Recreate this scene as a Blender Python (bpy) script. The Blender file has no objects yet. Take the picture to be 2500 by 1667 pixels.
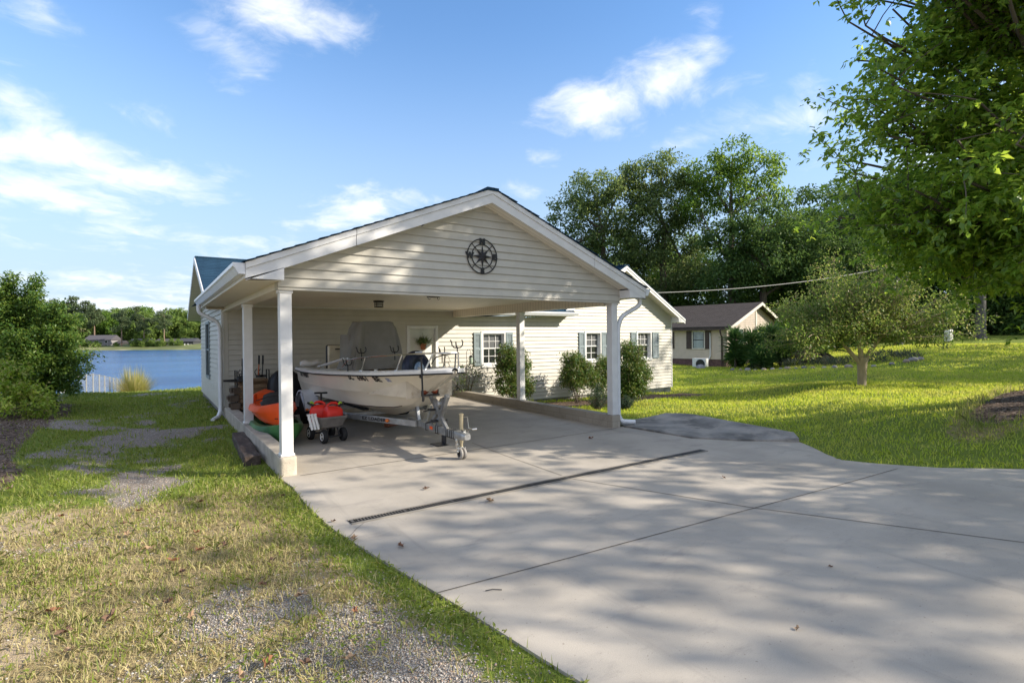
import bpy, math, random
import numpy as np
from mathutils import Vector, Matrix
random.seed(7); rng = np.random.default_rng(7)
PI = math.pi
scene = bpy.context.scene
COL = scene.collection

# ------------------------------------------------------------------ node helpers
def _new(name):
    m = bpy.data.materials.new(name); m.use_nodes = True
    nt = m.node_tree; nt.nodes.clear()
    out = nt.nodes.new('ShaderNodeOutputMaterial')
    return m, nt, out
class NB:
    """tiny node-graph builder"""
    def __init__(s, nt): s.nt = nt
    def n(s, t, **kw):
        nd = s.nt.nodes.new(t)
        for k, val in kw.items(): setattr(nd, k, val)
        return nd
    def l(s, a, b): s.nt.links.new(a, b)
    def put(s, sock, val):
        if hasattr(val, 'links'): s.l(val, sock)
        else: sock.default_value = val
    def math(s, op, a, b=0.0, clamp=False):
        nd = s.n('ShaderNodeMath', operation=op, use_clamp=clamp)
        s.put(nd.inputs[0], a); s.put(nd.inputs[1], b); return nd.outputs[0]
    def mix(s, f, a, b):
        nd = s.n('ShaderNodeMix', data_type='RGBA')
        s.put(nd.inputs[0], f); s.put(nd.inputs[6], a if hasattr(a, 'links') else c4(a)); s.put(nd.inputs[7], b if hasattr(b, 'links') else c4(b))
        return nd.outputs[2]
    def noise(s, vec, scale, detail=3, rough=.55):
        nd = s.n('ShaderNodeTexNoise'); s.put(nd.inputs['Vector'], vec)
        nd.inputs['Scale'].default_value = scale; nd.inputs['Detail'].default_value = detail; nd.inputs['Roughness'].default_value = rough
        return nd.outputs[0]
    def ramp(s, f, lo, hi):
        nd = s.n('ShaderNodeMapRange', interpolation_type='SMOOTHSTEP'); s.put(nd.inputs[0], f)
        nd.inputs[1].default_value = lo; nd.inputs[2].default_value = hi
        return nd.outputs[0]
    def mapv(s, vec, sc=(1, 1, 1), rot=(0, 0, 0)):
        nd = s.n('ShaderNodeMapping'); s.l(vec, nd.inputs[0])
        nd.inputs['Scale'].default_value = sc; nd.inputs['Rotation'].default_value = rot
        return nd.outputs[0]
    def obj(s): return s.n('ShaderNodeTexCoord').outputs['Object']
    def bump(s, h, strength=.3, dist=.01):
        nd = s.n('ShaderNodeBump'); s.l(h, nd.inputs['Height'])
        nd.inputs['Strength'].default_value = strength; nd.inputs['Distance'].default_value = dist
        return nd.outputs[0]
def c4(c): return (c[0], c[1], c[2], 1)
def sc3(c, k): return (min(1, c[0]*k), min(1, c[1]*k), min(1, c[2]*k))

def mat(name, col, rough=.6, var=.12, scale=6, bump=0, bscale=60, metal=0, spec=.4, col2=None, stretch=(1, 1, 1), dirt=None, dirt_scale=1.3, dirt_lo=.55, coat=0):
    m, nt, out = _new(name); b = NB(nt)
    p = b.n('ShaderNodeBsdfPrincipled'); o = b.obj()
    v = b.mapv(o, stretch) if stretch != (1, 1, 1) else o
    c = b.mix(b.ramp(b.noise(v, scale, 5), .3, .7), sc3(col, 1-var), col2 or sc3(col, 1+var))
    if dirt: c = b.mix(b.math('MULTIPLY', b.ramp(b.noise(v, dirt_scale, 6, .65), dirt_lo, dirt_lo+.22), .75), c, dirt)
    b.l(c, p.inputs['Base Color'])
    p.inputs['Roughness'].default_value = rough; p.inputs['Metallic'].default_value = metal
    p.inputs['Specular IOR Level'].default_value = spec
    if coat: p.inputs['Coat Weight'].default_value = coat
    if bump: b.l(b.bump(b.noise(v, bscale, 4), bump), p.inputs['Normal'])
    b.l(p.outputs[0], out.inputs[0]); return m

def leafmat(name, cols, trans=.45, rough=.45, spec=.35, patch=None):
    """leaf colour differs from leaf to leaf; thin leaves let light through"""
    m, nt, out = _new(name); b = NB(nt)
    g = b.n('ShaderNodeNewGeometry'); r = g.outputs['Random Per Island']
    cr = b.n('ShaderNodeValToRGB'); b.l(r, cr.inputs[0])
    els = cr.color_ramp.elements
    while len(els) < len(cols): els.new(.5)
    for i, c in enumerate(cols):
        els[i].position = i/(len(cols)-1); els[i].color = c4(c)
    col = cr.outputs[0]
    if patch: col = b.mix(b.math('MULTIPLY', b.ramp(b.noise(b.obj(), patch[0], 5, .6), .42, .68), patch[2]), col, patch[1])
    p = b.n('ShaderNodeBsdfPrincipled'); b.l(col, p.inputs['Base Color'])
    p.inputs['Roughness'].default_value = rough; p.inputs['Specular IOR Level'].default_value = spec
    t = b.n('ShaderNodeBsdfTranslucent')
    hs = b.n('ShaderNodeHueSaturation'); b.l(col, hs.inputs['Color'])
    hs.inputs['Hue'].default_value = .475; hs.inputs['Value'].default_value = 1.5; hs.inputs['Saturation'].default_value = 1.05
    b.l(hs.outputs[0], t.inputs[0])
    mx = b.n('ShaderNodeMixShader'); mx.inputs[0].default_value = trans
    b.l(p.outputs[0], mx.inputs[1]); b.l(t.outputs[0], mx.inputs[2]); b.l(mx.outputs[0], out.inputs[0]); return m

def shingle(name, c1, c2, row=.055):
    m, nt, out = _new(name); b = NB(nt); o = b.obj()
    sx = b.n('ShaderNodeSeparateXYZ'); b.l(o, sx.inputs[0])
    u = b.math('ADD', sx.outputs[0], sx.outputs[1]); cb = b.n('ShaderNodeCombineXYZ')
    b.l(u, cb.inputs[0]); b.l(sx.outputs[2], cb.inputs[1])
    br = b.n('ShaderNodeTexBrick'); b.l(cb.outputs[0], br.inputs['Vector'])
    br.inputs['Scale'].default_value = 1; br.inputs['Brick Width'].default_value = .31; br.inputs['Row Height'].default_value = row
    br.inputs['Mortar Size'].default_value = .006; br.inputs['Color1'].default_value = c4(c1); br.inputs['Color2'].default_value = c4(c2)
    br.inputs['Mortar'].default_value = c4(sc3(c1, .35)); br.inputs['Bias'].default_value = .1
    c = b.mix(b.ramp(b.noise(o, 120, 2), .35, .65), br.outputs[0], sc3(c2, 1.7))
    c = b.mix(.35, br.outputs[0], c)
    p = b.n('ShaderNodeBsdfPrincipled'); b.l(c, p.inputs['Base Color']); p.inputs['Roughness'].default_value = .95; p.inputs['Specular IOR Level'].default_value = .08
    inv = b.math('SUBTRACT', 1.0, br.outputs[1]); b.l(b.bump(inv, .6, .02), p.inputs['Normal'])
    b.l(p.outputs[0], out.inputs[0]); return m

def blockmat(name, c1, c2, mortar, w=.4, h=.115):
    m, nt, out = _new(name); b = NB(nt); o = b.obj()
    sx = b.n('ShaderNodeSeparateXYZ'); b.l(o, sx.inputs[0])
    u = b.math('ADD', sx.outputs[0], sx.outputs[1]); cb = b.n('ShaderNodeCombineXYZ')
    b.l(u, cb.inputs[0]); b.l(sx.outputs[2], cb.inputs[1])
    br = b.n('ShaderNodeTexBrick'); b.l(cb.outputs[0], br.inputs['Vector'])
    br.inputs['Scale'].default_value = 1; br.inputs['Brick Width'].default_value = w; br.inputs['Row Height'].default_value = h
    br.inputs['Mortar Size'].default_value = .006; br.inputs['Color1'].default_value = c4(c1); br.inputs['Color2'].default_value = c4(c2); br.inputs['Mortar'].default_value = c4(mortar)
    c = b.mix(b.math('MULTIPLY', b.ramp(b.noise(o, 3, 6, .7), .45, .75), .5), br.outputs[0], sc3(c1, .55))
    p = b.n('ShaderNodeBsdfPrincipled'); b.l(c, p.inputs['Base Color']); p.inputs['Roughness'].default_value = .9
    b.l(b.bump(b.noise(o, 90, 4), .35), p.inputs['Normal']); b.l(p.outputs[0], out.inputs[0]); return m

def linesmat(name, col, axis, pitch, depth=.5, rough=.5):
    """painted boards with fine grooves across one object axis"""
    m, nt, out = _new(name); b = NB(nt); o = b.obj()
    sx = b.n('ShaderNodeSeparateXYZ'); b.l(o, sx.inputs[0])
    f = b.math('FRACT', b.math('DIVIDE', sx.outputs[axis], pitch))
    g = b.math('LESS_THAN', f, .13)
    c = b.mix(b.noise(o, 4, 4), sc3(col, .93), sc3(col, 1.06))
    c = b.mix(b.math('MULTIPLY', g, depth), c, sc3(col, .35))
    p = b.n('ShaderNodeBsdfPrincipled'); b.l(c, p.inputs['Base Color']); p.inputs['Roughness'].default_value = rough
    b.l(b.bump(b.math('SUBTRACT', 1.0, g), .5, .006), p.inputs['Normal'])
    b.l(p.outputs[0], out.inputs[0]); return m

# ------------------------------------------------------------------ mesh helpers
class MB:
    def __init__(s): s.v = []; s.f = []
    def add(s, vs, fs):
        k = len(s.v); s.v += [tuple(map(float, p)) for p in vs]; s.f += [tuple(k+i for i in f) for f in fs]; return s
    def box(s, x0, x1, y0, y1, z0, z1):
        return s.add([(x0,y0,z0),(x1,y0,z0),(x1,y1,z0),(x0,y1,z0),(x0,y0,z1),(x1,y0,z1),(x1,y1,z1),(x0,y1,z1)],
                     [(0,3,2,1),(4,5,6,7),(0,1,5,4),(1,2,6,5),(2,3,7,6),(3,0,4,7)])
    def hexa(s, lo, hi):
        """two quads of matching corners, bottom and top"""
        return s.add(list(lo)+list(hi), [(0,3,2,1),(4,5,6,7),(0,1,5,4),(1,2,6,5),(2,3,7,6),(3,0,4,7)])
    def bar(s, p, q, w, h, up=(0, 0, 1)):
        p = Vector(p); q = Vector(q); d = (q-p).normalized(); up = Vector(up)
        sd = d.cross(up)
        if sd.length < 1e-4: sd = d.cross(Vector((1, 0, 0)))
        sd.normalize(); u = sd.cross(d).normalized(); a = sd*w/2; c = u*h/2
        return s.hexa([p-a-c, p+a-c, p+a+c, p-a+c], [q-a-c, q+a-c, q+a+c, q-a+c])
    def tube(s, pts, r, n=8, cap=True):
        P = [Vector(p) for p in pts]; k = len(P); R = r if isinstance(r, (list, tuple)) else [r]*k
        d0 = (P[1]-P[0]).normalized(); a = d0.orthogonal().normalized(); rings = []
        for i in range(k):
            d = (P[min(i+1, k-1)]-P[max(i-1, 0)]).normalized()
            a = (a-d*a.dot(d)); a = a.normalized() if a.length > 1e-6 else d.orthogonal().normalized()
            b = d.cross(a)
            rings.append([P[i]+(a*math.cos(t)+b*math.sin(t))*R[i] for t in [2*PI*j/n for j in range(n)]])
        vs = [p for rg in rings for p in rg]; fs = []
        for i in range(k-1):
            for j in range(n): fs.append((i*n+j, i*n+(j+1) % n, (i+1)*n+(j+1) % n, (i+1)*n+j))
        if cap: fs += [tuple(range(n))[::-1], tuple((k-1)*n+j for j in range(n))]
        return s.add(vs, fs)
    def lathe(s, prof, c=(0, 0, 0), axis=(0, 0, 1), n=20):
        ax = Vector(axis).normalized(); a = ax.orthogonal().normalized(); b = ax.cross(a); c = Vector(c); vs = []; fs = []
        for r, h in prof:
            for j in range(n):
                t = 2*PI*j/n; vs.append(c+ax*h+(a*math.cos(t)+b*math.sin(t))*r)
        for i in range(len(prof)-1):
            for j in range(n): fs.append((i*n+j, i*n+(j+1) % n, (i+1)*n+(j+1) % n, (i+1)*n+j))
        if prof[0][0] > 1e-5: fs.append(tuple(range(n))[::-1])
        if prof[-1][0] > 1e-5: fs.append(tuple((len(prof)-1)*n+j for j in range(n)))
        return s.add(vs, fs)
    def prism(s, poly, vec):
        vec = Vector(vec); n = len(poly); P = [Vector(p) for p in poly]
        return s.add(P+[p+vec for p in P], [tuple(range(n))[::-1], tuple(range(n, 2*n))]+[(i, (i+1) % n, n+(i+1) % n, n+i) for i in range(n)])
    def loft(s, rings, closed=True, cap=True):
        n = len(rings[0]); vs = [p for r in rings for p in r]; fs = []
        for i in range(len(rings)-1):
            for j in range(n if closed else n-1): fs.append((i*n+j, i*n+(j+1) % n, (i+1)*n+(j+1) % n, (i+1)*n+j))
        if cap and closed: fs += [tuple(range(n))[::-1], tuple((len(rings)-1)*n+j for j in range(n))]
        return s.add(vs, fs)
    def blob(s, c, r, n=10, m=7, jit=0.0, seed=0, flat=None):
        rd = random.Random(seed); vs = []; fs = []
        for i in range(m+1):
            th = PI*i/m
            for j in range(n):
                ph = 2*PI*j/n; k = 1+rd.uniform(-jit, jit)
                z = math.cos(th)*r[2]*k
                if flat is not None: z = max(z, flat)
                vs.append((c[0]+math.sin(th)*math.cos(ph)*r[0]*k, c[1]+math.sin(th)*math.sin(ph)*r[1]*k, c[2]+z))
        for i in range(m):
            for j in range(n): fs.append((i*n+j, (i+1)*n+j, (i+1)*n+(j+1) % n, i*n+(j+1) % n))
        return s.add(vs, fs)
    def build(s, name, m, parent=None, smooth=True, bevel=0, seg=2, angle=35):
        me = bpy.data.meshes.new(name); me.from_pydata(s.v, [], s.f); me.materials.append(m)
        o = bpy.data.objects.new(name, me); COL.objects.link(o)
        if parent is not None: o.parent = parent
        if smooth:
            me.polygons.foreach_set('use_smooth', [True]*len(me.polygons)); me.set_sharp_from_angle(angle=math.radians(angle))
        if bevel:
            bv = o.modifiers.new('edge', 'BEVEL'); bv.width = bevel; bv.segments = seg; bv.limit_method = 'ANGLE'; bv.angle_limit = math.radians(40)
        return o

def npmesh(name, V, F, m, parent=None, smooth=False, attr=None):
    """V (n,3), F (k,c) arrays -> one mesh object"""
    V = np.asarray(V, np.float32); F = np.asarray(F, np.int32); k, c = F.shape
    me = bpy.data.meshes.new(name); me.vertices.add(len(V)); me.vertices.foreach_set('co', V.ravel())
    me.loops.add(k*c); me.loops.foreach_set('vertex_index', F.ravel())
    me.polygons.add(k); me.polygons.foreach_set('loop_start', np.arange(0, k*c, c, dtype=np.int32))
    if smooth: me.polygons.foreach_set('use_smooth', np.ones(k, bool))
    me.materials.append(m)
    if attr:
        for an, arr in attr.items():
            a = me.attributes.new(an, 'FLOAT_COLOR', 'POINT'); a.data.foreach_set('color', np.asarray(arr, np.float32).ravel())
    me.update(); me.validate()
    o = bpy.data.objects.new(name, me); COL.objects.link(o)
    if parent is not None: o.parent = parent
    return o

def tag(o, label=None, cat=None, group=None, kind=None):
    if label: o['label'] = label
    if cat: o['category'] = cat
    if group: o['group'] = group
    if kind: o['kind'] = kind
    return o
def thing(name, label, cat, loc=(0, 0, 0), rotz=0, group=None):
    o = bpy.data.objects.new(name, None); COL.objects.link(o); o.empty_display_size = .2
    o.location = loc; o.rotation_euler = (0, 0, rotz); return tag(o, label, cat, group)
def copy_tree(o, parent=None):
    c = o.copy(); COL.objects.link(c)
    if parent is not None: c.parent = parent
    for ch in [x for x in bpy.data.objects if x.parent == o]: copy_tree(ch, c)
    return c

def leaves(C, D, N, L, Wd, fold=.25):
    """leaf blades: base C, direction D, normal N, length L, width Wd -> 6-vertex, 2-quad leaves"""
    n = len(C); D = D/np.linalg.norm(D, axis=1, keepdims=True)
    S = np.cross(D, N); S /= np.linalg.norm(S, axis=1, keepdims=True)+1e-9; N = np.cross(S, D)
    L = np.broadcast_to(np.asarray(L, float).reshape(-1, 1), (n, 1)); Wd = np.broadcast_to(np.asarray(Wd, float).reshape(-1, 1), (n, 1))
    b = C; m = C+D*L*.48-N*L*.03; t = C+D*L-N*L*.12
    l = C+D*L*.42-S*Wd*.5+N*Wd*fold; r = C+D*L*.42+S*Wd*.5+N*Wd*fold
    V = np.stack([b, r, t, l, m], 1).reshape(-1, 3)
    i = (np.arange(n)*5)[:, None]
    F = np.concatenate([i+np.array([[0, 1, 2, 4]]), i+np.array([[0, 4, 2, 3]])], 0)
    return V, F
def rdir(n):
    a = rng.normal(size=(n, 3)); return a/np.linalg.norm(a, axis=1, keepdims=True)

def clump_leaves(centres, radii, per, L, Wd, droop=.3, shell=.5, out_from=None):
    """leaves scattered through many small clumps"""
    C = np.repeat(np.asarray(centres, float), per, 0); R = np.repeat(np.asarray(radii, float).reshape(len(centres), -1), per, 0)
    d = rdir(len(C)); rad = rng.random((len(C), 1))**shell
    P = C+d*rad*R
    D = d*.8+rdir(len(C))*.8; D[:, 2] -= droop
    N = rdir(len(C)); N[:, 2] = np.abs(N[:, 2])+.9
    s = .7+.6*rng.random(len(C))
    return leaves(P, D, N, L*s, Wd*s)

def crown_points(blobs, n, r_lo=.62):
    """clump centres spread through the outer part of several ellipsoid limbs, kept out of the others' cores"""
    vol = np.array([b[1][0]*b[1][1]*b[1][2] for b in blobs])**.67; cnt = np.maximum(3, (n*vol/vol.sum()).astype(int)); out = []
    for (c, r), k in zip(blobs, cnt):
        d = rdir(k); rr = r_lo+(1-r_lo)*rng.random((k, 1))**.7
        out.append(np.array(c)+d*rr*np.array(r))
    return np.concatenate(out)

def limb(mb, p, q, r0, r1, bend=.12, n=6, k=5, rd=random):
    p = Vector(p); q = Vector(q); L = (q-p).length; pts = []; rs = []
    off = Vector((rd.uniform(-1, 1), rd.uniform(-1, 1), rd.uniform(-.3, .6)))*L*bend
    for i in range(k+1):
        t = i/k; pts.append(p.lerp(q, t)+off*math.sin(PI*t)); rs.append(r0+(r1-r0)*t)
    mb.tube(pts, rs, n)
    return pts

def text_mesh(s, size, depth, bold=0.0, spacing=1.0):
    """lettering as vertices/faces in the XY plane"""
    cu = bpy.data.curves.new('lettering', 'FONT'); cu.body = s; cu.size = size; cu.extrude = depth; cu.offset = bold; cu.align_x = 'CENTER'; cu.align_y = 'CENTER'
    cu.space_character = spacing; cu.resolution_u = 3
    o = bpy.data.objects.new('lettering', cu); COL.objects.link(o); bpy.context.view_layer.update()
    dg = bpy.context.evaluated_depsgraph_get(); me = bpy.data.meshes.new_from_object(o.evaluated_get(dg))
    V = [v.co.copy() for v in me.vertices]; F = [tuple(p.vertices) for p in me.polygons]
    bpy.data.objects.remove(o); bpy.data.curves.remove(cu); bpy.data.meshes.remove(me)
    return V, F

# ------------------------------------------------------------------ camera
CAM = Vector((-1.2681, -6.9132, 1.6736))
yaw, pitch, roll = .5993, -.0072, -.0097
fw = Vector((math.sin(yaw)*math.cos(pitch), math.cos(yaw)*math.cos(pitch), math.sin(pitch)))
rt = Vector((math.cos(yaw), -math.sin(yaw), 0)); up = rt.cross(fw)
rt2 = rt*math.cos(roll)+up*math.sin(roll); up2 = up*math.cos(roll)-rt*math.sin(roll)
cd = bpy.data.cameras.new('camera'); cam = bpy.data.objects.new('camera', cd); COL.objects.link(cam)
cd.sensor_width = 36; cd.lens = 18.486; cd.clip_start = .05; cd.clip_end = 3000
cam.matrix_world = Matrix(((rt2.x, up2.x, -fw.x, CAM.x), (rt2.y, up2.y, -fw.y, CAM.y), (rt2.z, up2.z, -fw.z, CAM.z), (0, 0, 0, 1)))
scene.camera = cam
FW2 = Vector((fw.x, fw.y, 0)).normalized()
def far(lat, dep, z):
    """ground position given as metres to the side of and metres ahead of the place the photographer stood"""
    p = Vector((CAM.x, CAM.y, 0))+FW2*dep+rt*lat; return Vector((p.x, p.y, z))

# ------------------------------------------------------------------ light and sky
SUN = Vector((1.12, -1.0, .79)).normalized()
EXPOSURE = 1.05; SKY = .10; SUN_STR = 4.1; SKY_SAT = 1.10; SKY_VAL = 1.40; CLOUD_COL = (6.0, 6.1, 6.3)
sl = bpy.data.lights.new('sun', 'SUN'); sl.energy = SUN_STR; sl.angle = math.radians(.5); sl.color = (1, .9, .76)
so = bpy.data.objects.new('sun', sl); COL.objects.link(so); so.rotation_euler = (-SUN).to_track_quat('-Z', 'Y').to_euler(); so.location = (30, -30, 30)
w = bpy.data.worlds.new('World'); scene.world = w; w.use_nodes = True
nt = w.node_tree; nt.nodes.clear(); b = NB(nt)
wo = b.n('ShaderNodeOutputWorld'); bg = b.n('ShaderNodeBackground'); b.l(bg.outputs[0], wo.inputs[0])
sky = b.n('ShaderNodeTexSky', sky_type='NISHITA'); sky.sun_disc = False
sky.sun_elevation = math.asin(SUN.z); sky.sun_rotation = math.atan2(SUN.x, SUN.y)
sky.air_density = 1.0; sky.dust_density = .15; sky.ozone_density = 3.0; sky.altitude = 100
g = b.n('ShaderNodeTexCoord').outputs['Generated']
nrm = b.n('ShaderNodeVectorMath', operation='NORMALIZE'); b.l(g, nrm.inputs[0]); dirv = nrm.outputs[0]
sx = b.n('ShaderNodeSeparateXYZ'); b.l(dirv, sx.inputs[0])
den = b.math('ADD', b.math('MAXIMUM', sx.outputs[2], 0.0), .16)
cb = b.n('ShaderNodeCombineXYZ'); b.l(b.math('DIVIDE', sx.outputs[0], den), cb.inputs[0]); b.l(b.math('DIVIDE', sx.outputs[1], den), cb.inputs[1])
# domain-warped wispy noise on a high flat layer
wv = b.n('ShaderNodeTexNoise'); b.l(cb.outputs[0], wv.inputs['Vector']); wv.inputs['Scale'].default_value = 1.6; wv.inputs['Detail'].default_value = 4
va = b.n('ShaderNodeVectorMath', operation='MULTIPLY_ADD'); b.l(wv.outputs[1], va.inputs[0]); va.inputs[1].default_value = (.5, .5, 0); b.l(cb.outputs[0], va.inputs[2])
n1 = b.noise(va.outputs[0], 2.6, 9, .62); n2 = b.noise(va.outputs[0], 9, 6, .6)
nz = b.math('ADD', b.math('MULTIPLY', n1, .72), b.math('MULTIPLY', n2, .28))
def cdir(px, py):
    d = fw*1283.75+rt2*(px-1250)-up2*(py-833.5); return d.normalized()
# clouds: bearing (as seen from the drive), half-width, half-height, tilt in degrees, strength
CLOUDS = [(690, 25, 150, 62, 12, 1.0), (575, 140, 95, 60, 30, .85), (630, 185, 60, 32, 20, .7), (150, 375, 190, 60, 12, 1.0), (350, 435, 190, 48, 8, 1.0), (540, 430, 75, 36, 0, .8),
          (80, 465, 180, 52, 5, 1.0), (25, 230, 90, 75, 25, .95), (90, 10, 110, 55, 20, .75), (200, 560, 330, 40, 4, .72), (560, 590, 330, 40, 5, .6), (890, 505, 105, 40, -5, .95), (800, 548, 130, 18, 4, .8),
          (1480, 255, 120, 62, -4, 1.0), (1630, 205, 110, 58, -20, 1.0), (1730, 120, 62, 85, -30, .8), (1850, 130, 60, 60, -35, .55), (1870, 305, 230, 45, -4, .72), (1690, 340, 130, 30, -8, .6),
          (1335, 382, 48, 18, -6, .68), (1345, 408, 36, 14, -6, .55), (1265, 458, 75, 20, 4, .6), (1985, 150, 55, 110, -20, .6), (1290, 95, 40, 40, -20, .45), (200, 690, 420, 42, 1, .78), (300, 750, 480, 34, 0, .9), (520, 640, 120, 40, -8, .6),
          (1050, 490, 70, 18, 0, .55), (250, 250, 260, 30, 22, .45), (480, 330, 200, 26, 24, .38), (1620, 30, 50, 22, -20, .4), (2700, 300, 420, 160, -10, .9), (-500, 300, 420, 160, 10, .9), (1250, -700, 700, 260, 0, .7)]
tot = None
for px, py, a, hgt, ang, st in CLOUDS:
    d0 = cdir(px, py); k = d0.dot(fw)
    e = rt2*math.cos(math.radians(ang))-up2*math.sin(math.radians(ang)); e = (e-d0*e.dot(d0)).normalized(); f2 = d0.cross(e)
    mp = b.n('ShaderNodeMapping', vector_type='TEXTURE'); b.l(dirv, mp.inputs[0])
    mp.inputs['Rotation'].default_value = Matrix((e, f2, d0)).transposed().to_euler(); mp.inputs['Scale'].default_value = (2.35*a*k/1283.75, 2.35*hgt*k/1283.75, 1e6)
    gr = b.n('ShaderNodeTexGradient', gradient_type='SPHERICAL'); b.l(mp.outputs[0], gr.inputs[0])
    m_ = b.math('MULTIPLY', gr.outputs[1], st)
    tot = m_ if tot is None else b.math('MAXIMUM', tot, m_)
cov = b.ramp(b.math('ADD', b.math('MULTIPLY', b.math('SUBTRACT', nz, .5), 2.3), tot), .40, 1.22)
cov = b.math('MULTIPLY', cov, b.ramp(tot, .02, .30))
# unseen cloud added overhead and behind the photographer as fill for the shade
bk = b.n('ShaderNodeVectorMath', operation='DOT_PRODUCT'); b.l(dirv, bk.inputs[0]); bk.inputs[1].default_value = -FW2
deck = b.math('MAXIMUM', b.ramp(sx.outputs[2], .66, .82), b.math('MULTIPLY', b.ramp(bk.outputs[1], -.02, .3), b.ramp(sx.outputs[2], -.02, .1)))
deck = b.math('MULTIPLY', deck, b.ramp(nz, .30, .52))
# thin veil that thickens toward the horizon
veil = b.math('MULTIPLY', b.ramp(sx.outputs[2], .55, .02), .90)
hs = b.n('ShaderNodeHueSaturation'); b.l(sky.outputs[0], hs.inputs['Color']); hs.inputs['Saturation'].default_value = SKY_SAT; hs.inputs['Value'].default_value = SKY_VAL
c1 = b.mix(veil, hs.outputs[0], (2.75, 3.4, 4.25))
c2 = b.mix(cov, c1, CLOUD_COL)
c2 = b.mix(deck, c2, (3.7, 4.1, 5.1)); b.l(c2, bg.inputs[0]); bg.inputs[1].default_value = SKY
vs_ = scene.view_settings; vs_.view_transform = 'Standard'; vs_.look = 'None'; vs_.exposure = EXPOSURE; vs_.gamma = 1; vs_.use_curve_mapping = False
scene.cycles.max_bounces = 8; scene.cycles.transparent_max_bounces = 8; scene.cycles.diffuse_bounces = 6
# ------------------------------------------------------------------ ground
SLAB = [(-.02, .0), (.03, -.55), (.0, -1.31), (.02, -2.1), (.08, -2.59), (.18, -3.29), (.26, -3.78), (.33, -4.26), (.39, -4.72), (.43, -5.0), (.5, -6), (.55, -8), (.6, -16), (16, -16), (13, -10.5), (9.2, -6.7), (7.56, -5.13), (6.81, -4.49), (6.47, -3.98), (6.31, -3.6), (6.51, -3.31), (6.82, -2.98), (7.1, -2.62), (5.9, -.05), (5.87, .02), (5.87, 6.2), (0.0, 6.2)]
def dist_poly(P, poly):
    """unsigned distance to the outline and an inside flag"""
    P = np.asarray(P); d = np.full(len(P), 1e9); ins = np.zeros(len(P), bool); n = len(poly)
    for i in range(n):
        a = np.array(poly[i]); c = np.array(poly[(i+1) % n]); e = c-a
        t = np.clip(((P-a)@e)/(e@e), 0, 1); d = np.minimum(d, np.hypot(*(P-(a+t[:, None]*e)).T))
        cond = (a[1] > P[:, 1]) != (c[1] > P[:, 1])
        with np.errstate(divide='ignore', invalid='ignore'): xi = (c[0]-a[0])*(P[:, 1]-a[1])/(c[1]-a[1]+1e-12)+a[0]
        ins ^= cond & (P[:, 0] < xi)
    return d, ins
CTRL = np.array([(-1, -5, -.02), (-2, -5, -.01), (-4, -4, .02), (-2, -2, -.03), (-1, 0, -.05), (-2.5, .5, 0), (-1, 3, -.08), (-1, 6, -.08), (-1, 9, -.06), (-2, 12, -.05), (-1, 14, -.1),
    (-3.3, 3, .12), (-4.4, 5, .42), (-5.5, 2, .45), (-4, 9.5, .2), (-7, 8, .6), (-7, 2, .6), (-3.6, 0.2, .12), (-3, 6.5, .1), (-2.2, 8.5, -.03), (-5, -2, .25), (-8, -5, .3), (-3.5, 14.5, .0), (-3, 17, -.25), (0.15, 17.5, -.31), (-2.3, 19.2, -.36), (-3.6, 20.1, -.41), (4, 17, -.4), (10, 16, -.6), (-8, 18, -.3), (-8, 14, .1),
    (6.4, 2, -.08), (6.5, 5.5, -.2), (8, 5.5, -.3), (10, 5.5, -.36), (15, 5.7, -.44), (13, 2.5, -.3), (9, 2.5, -.2), (9, 0, -.14), (8.5, -1.5, -.06), (7.5, -2.5, -.03), (8.3, -4.2, .1), (9.6, -4.2, .32), (11.0, -4.5, .46), (12.4, -4.6, .55), (13.5, -5, .55), (10.4, -5.6, .25), (8.8, -5.6, .06), (12, -2.2, .12), (14, -1.5, .1), (17.3, .6, .05), (20, 5, -.35), (18, 9, -.6), (24, 10, -.5), (27.6, 11.8, -.38), (30.2, 6.9, -.05), (31.4, 4.2, .42), (32, 15, -.6), (26, 3, .0), (36, 4, .62), (46, 4, .85), (40, -6, .9), (25, -8, .6), (60, 10, 1.2), (40, 20, -.2), (60, -20, 1.5), (20, 20, -.8), (45, 30, .2), (18, -14, .5), (30, -25, 1.0), (0, -14, 0), (-6, -14, .1)])
def smooth(x, a, c):
    t = np.clip((x-a)/(c-a), 0, 1); return t*t*(3-2*t)
def vnoise(x, y, s, seed=0):
    """smooth value noise in 0..1"""
    x = np.asarray(x)/s+seed*17.3; y = np.asarray(y)/s-seed*9.1
    xi = np.floor(x).astype(int); yi = np.floor(y).astype(int); fx = x-xi; fy = y-yi; fx = fx*fx*(3-2*fx); fy = fy*fy*(3-2*fy)
    def h(a, c):
        n_ = (a*374761393+c*668265263+seed*1274126177) & 0x7fffffff; n_ = ((n_ ^ (n_ >> 13))*1274126177) & 0x7fffffff
        return ((n_ ^ (n_ >> 16)) & 0xffff)/65535.
    return (h(xi, yi)*(1-fx)+h(xi+1, yi)*fx)*(1-fy)+(h(xi, yi+1)*(1-fx)+h(xi+1, yi+1)*fx)*fy
def fbm(x, y, s, seed=0): return .55*vnoise(x, y, s, seed)+.3*vnoise(x, y, s/2.1, seed+1)+.15*vnoise(x, y, s/4.3, seed+2)
LAKE_Z = -3.0
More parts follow.
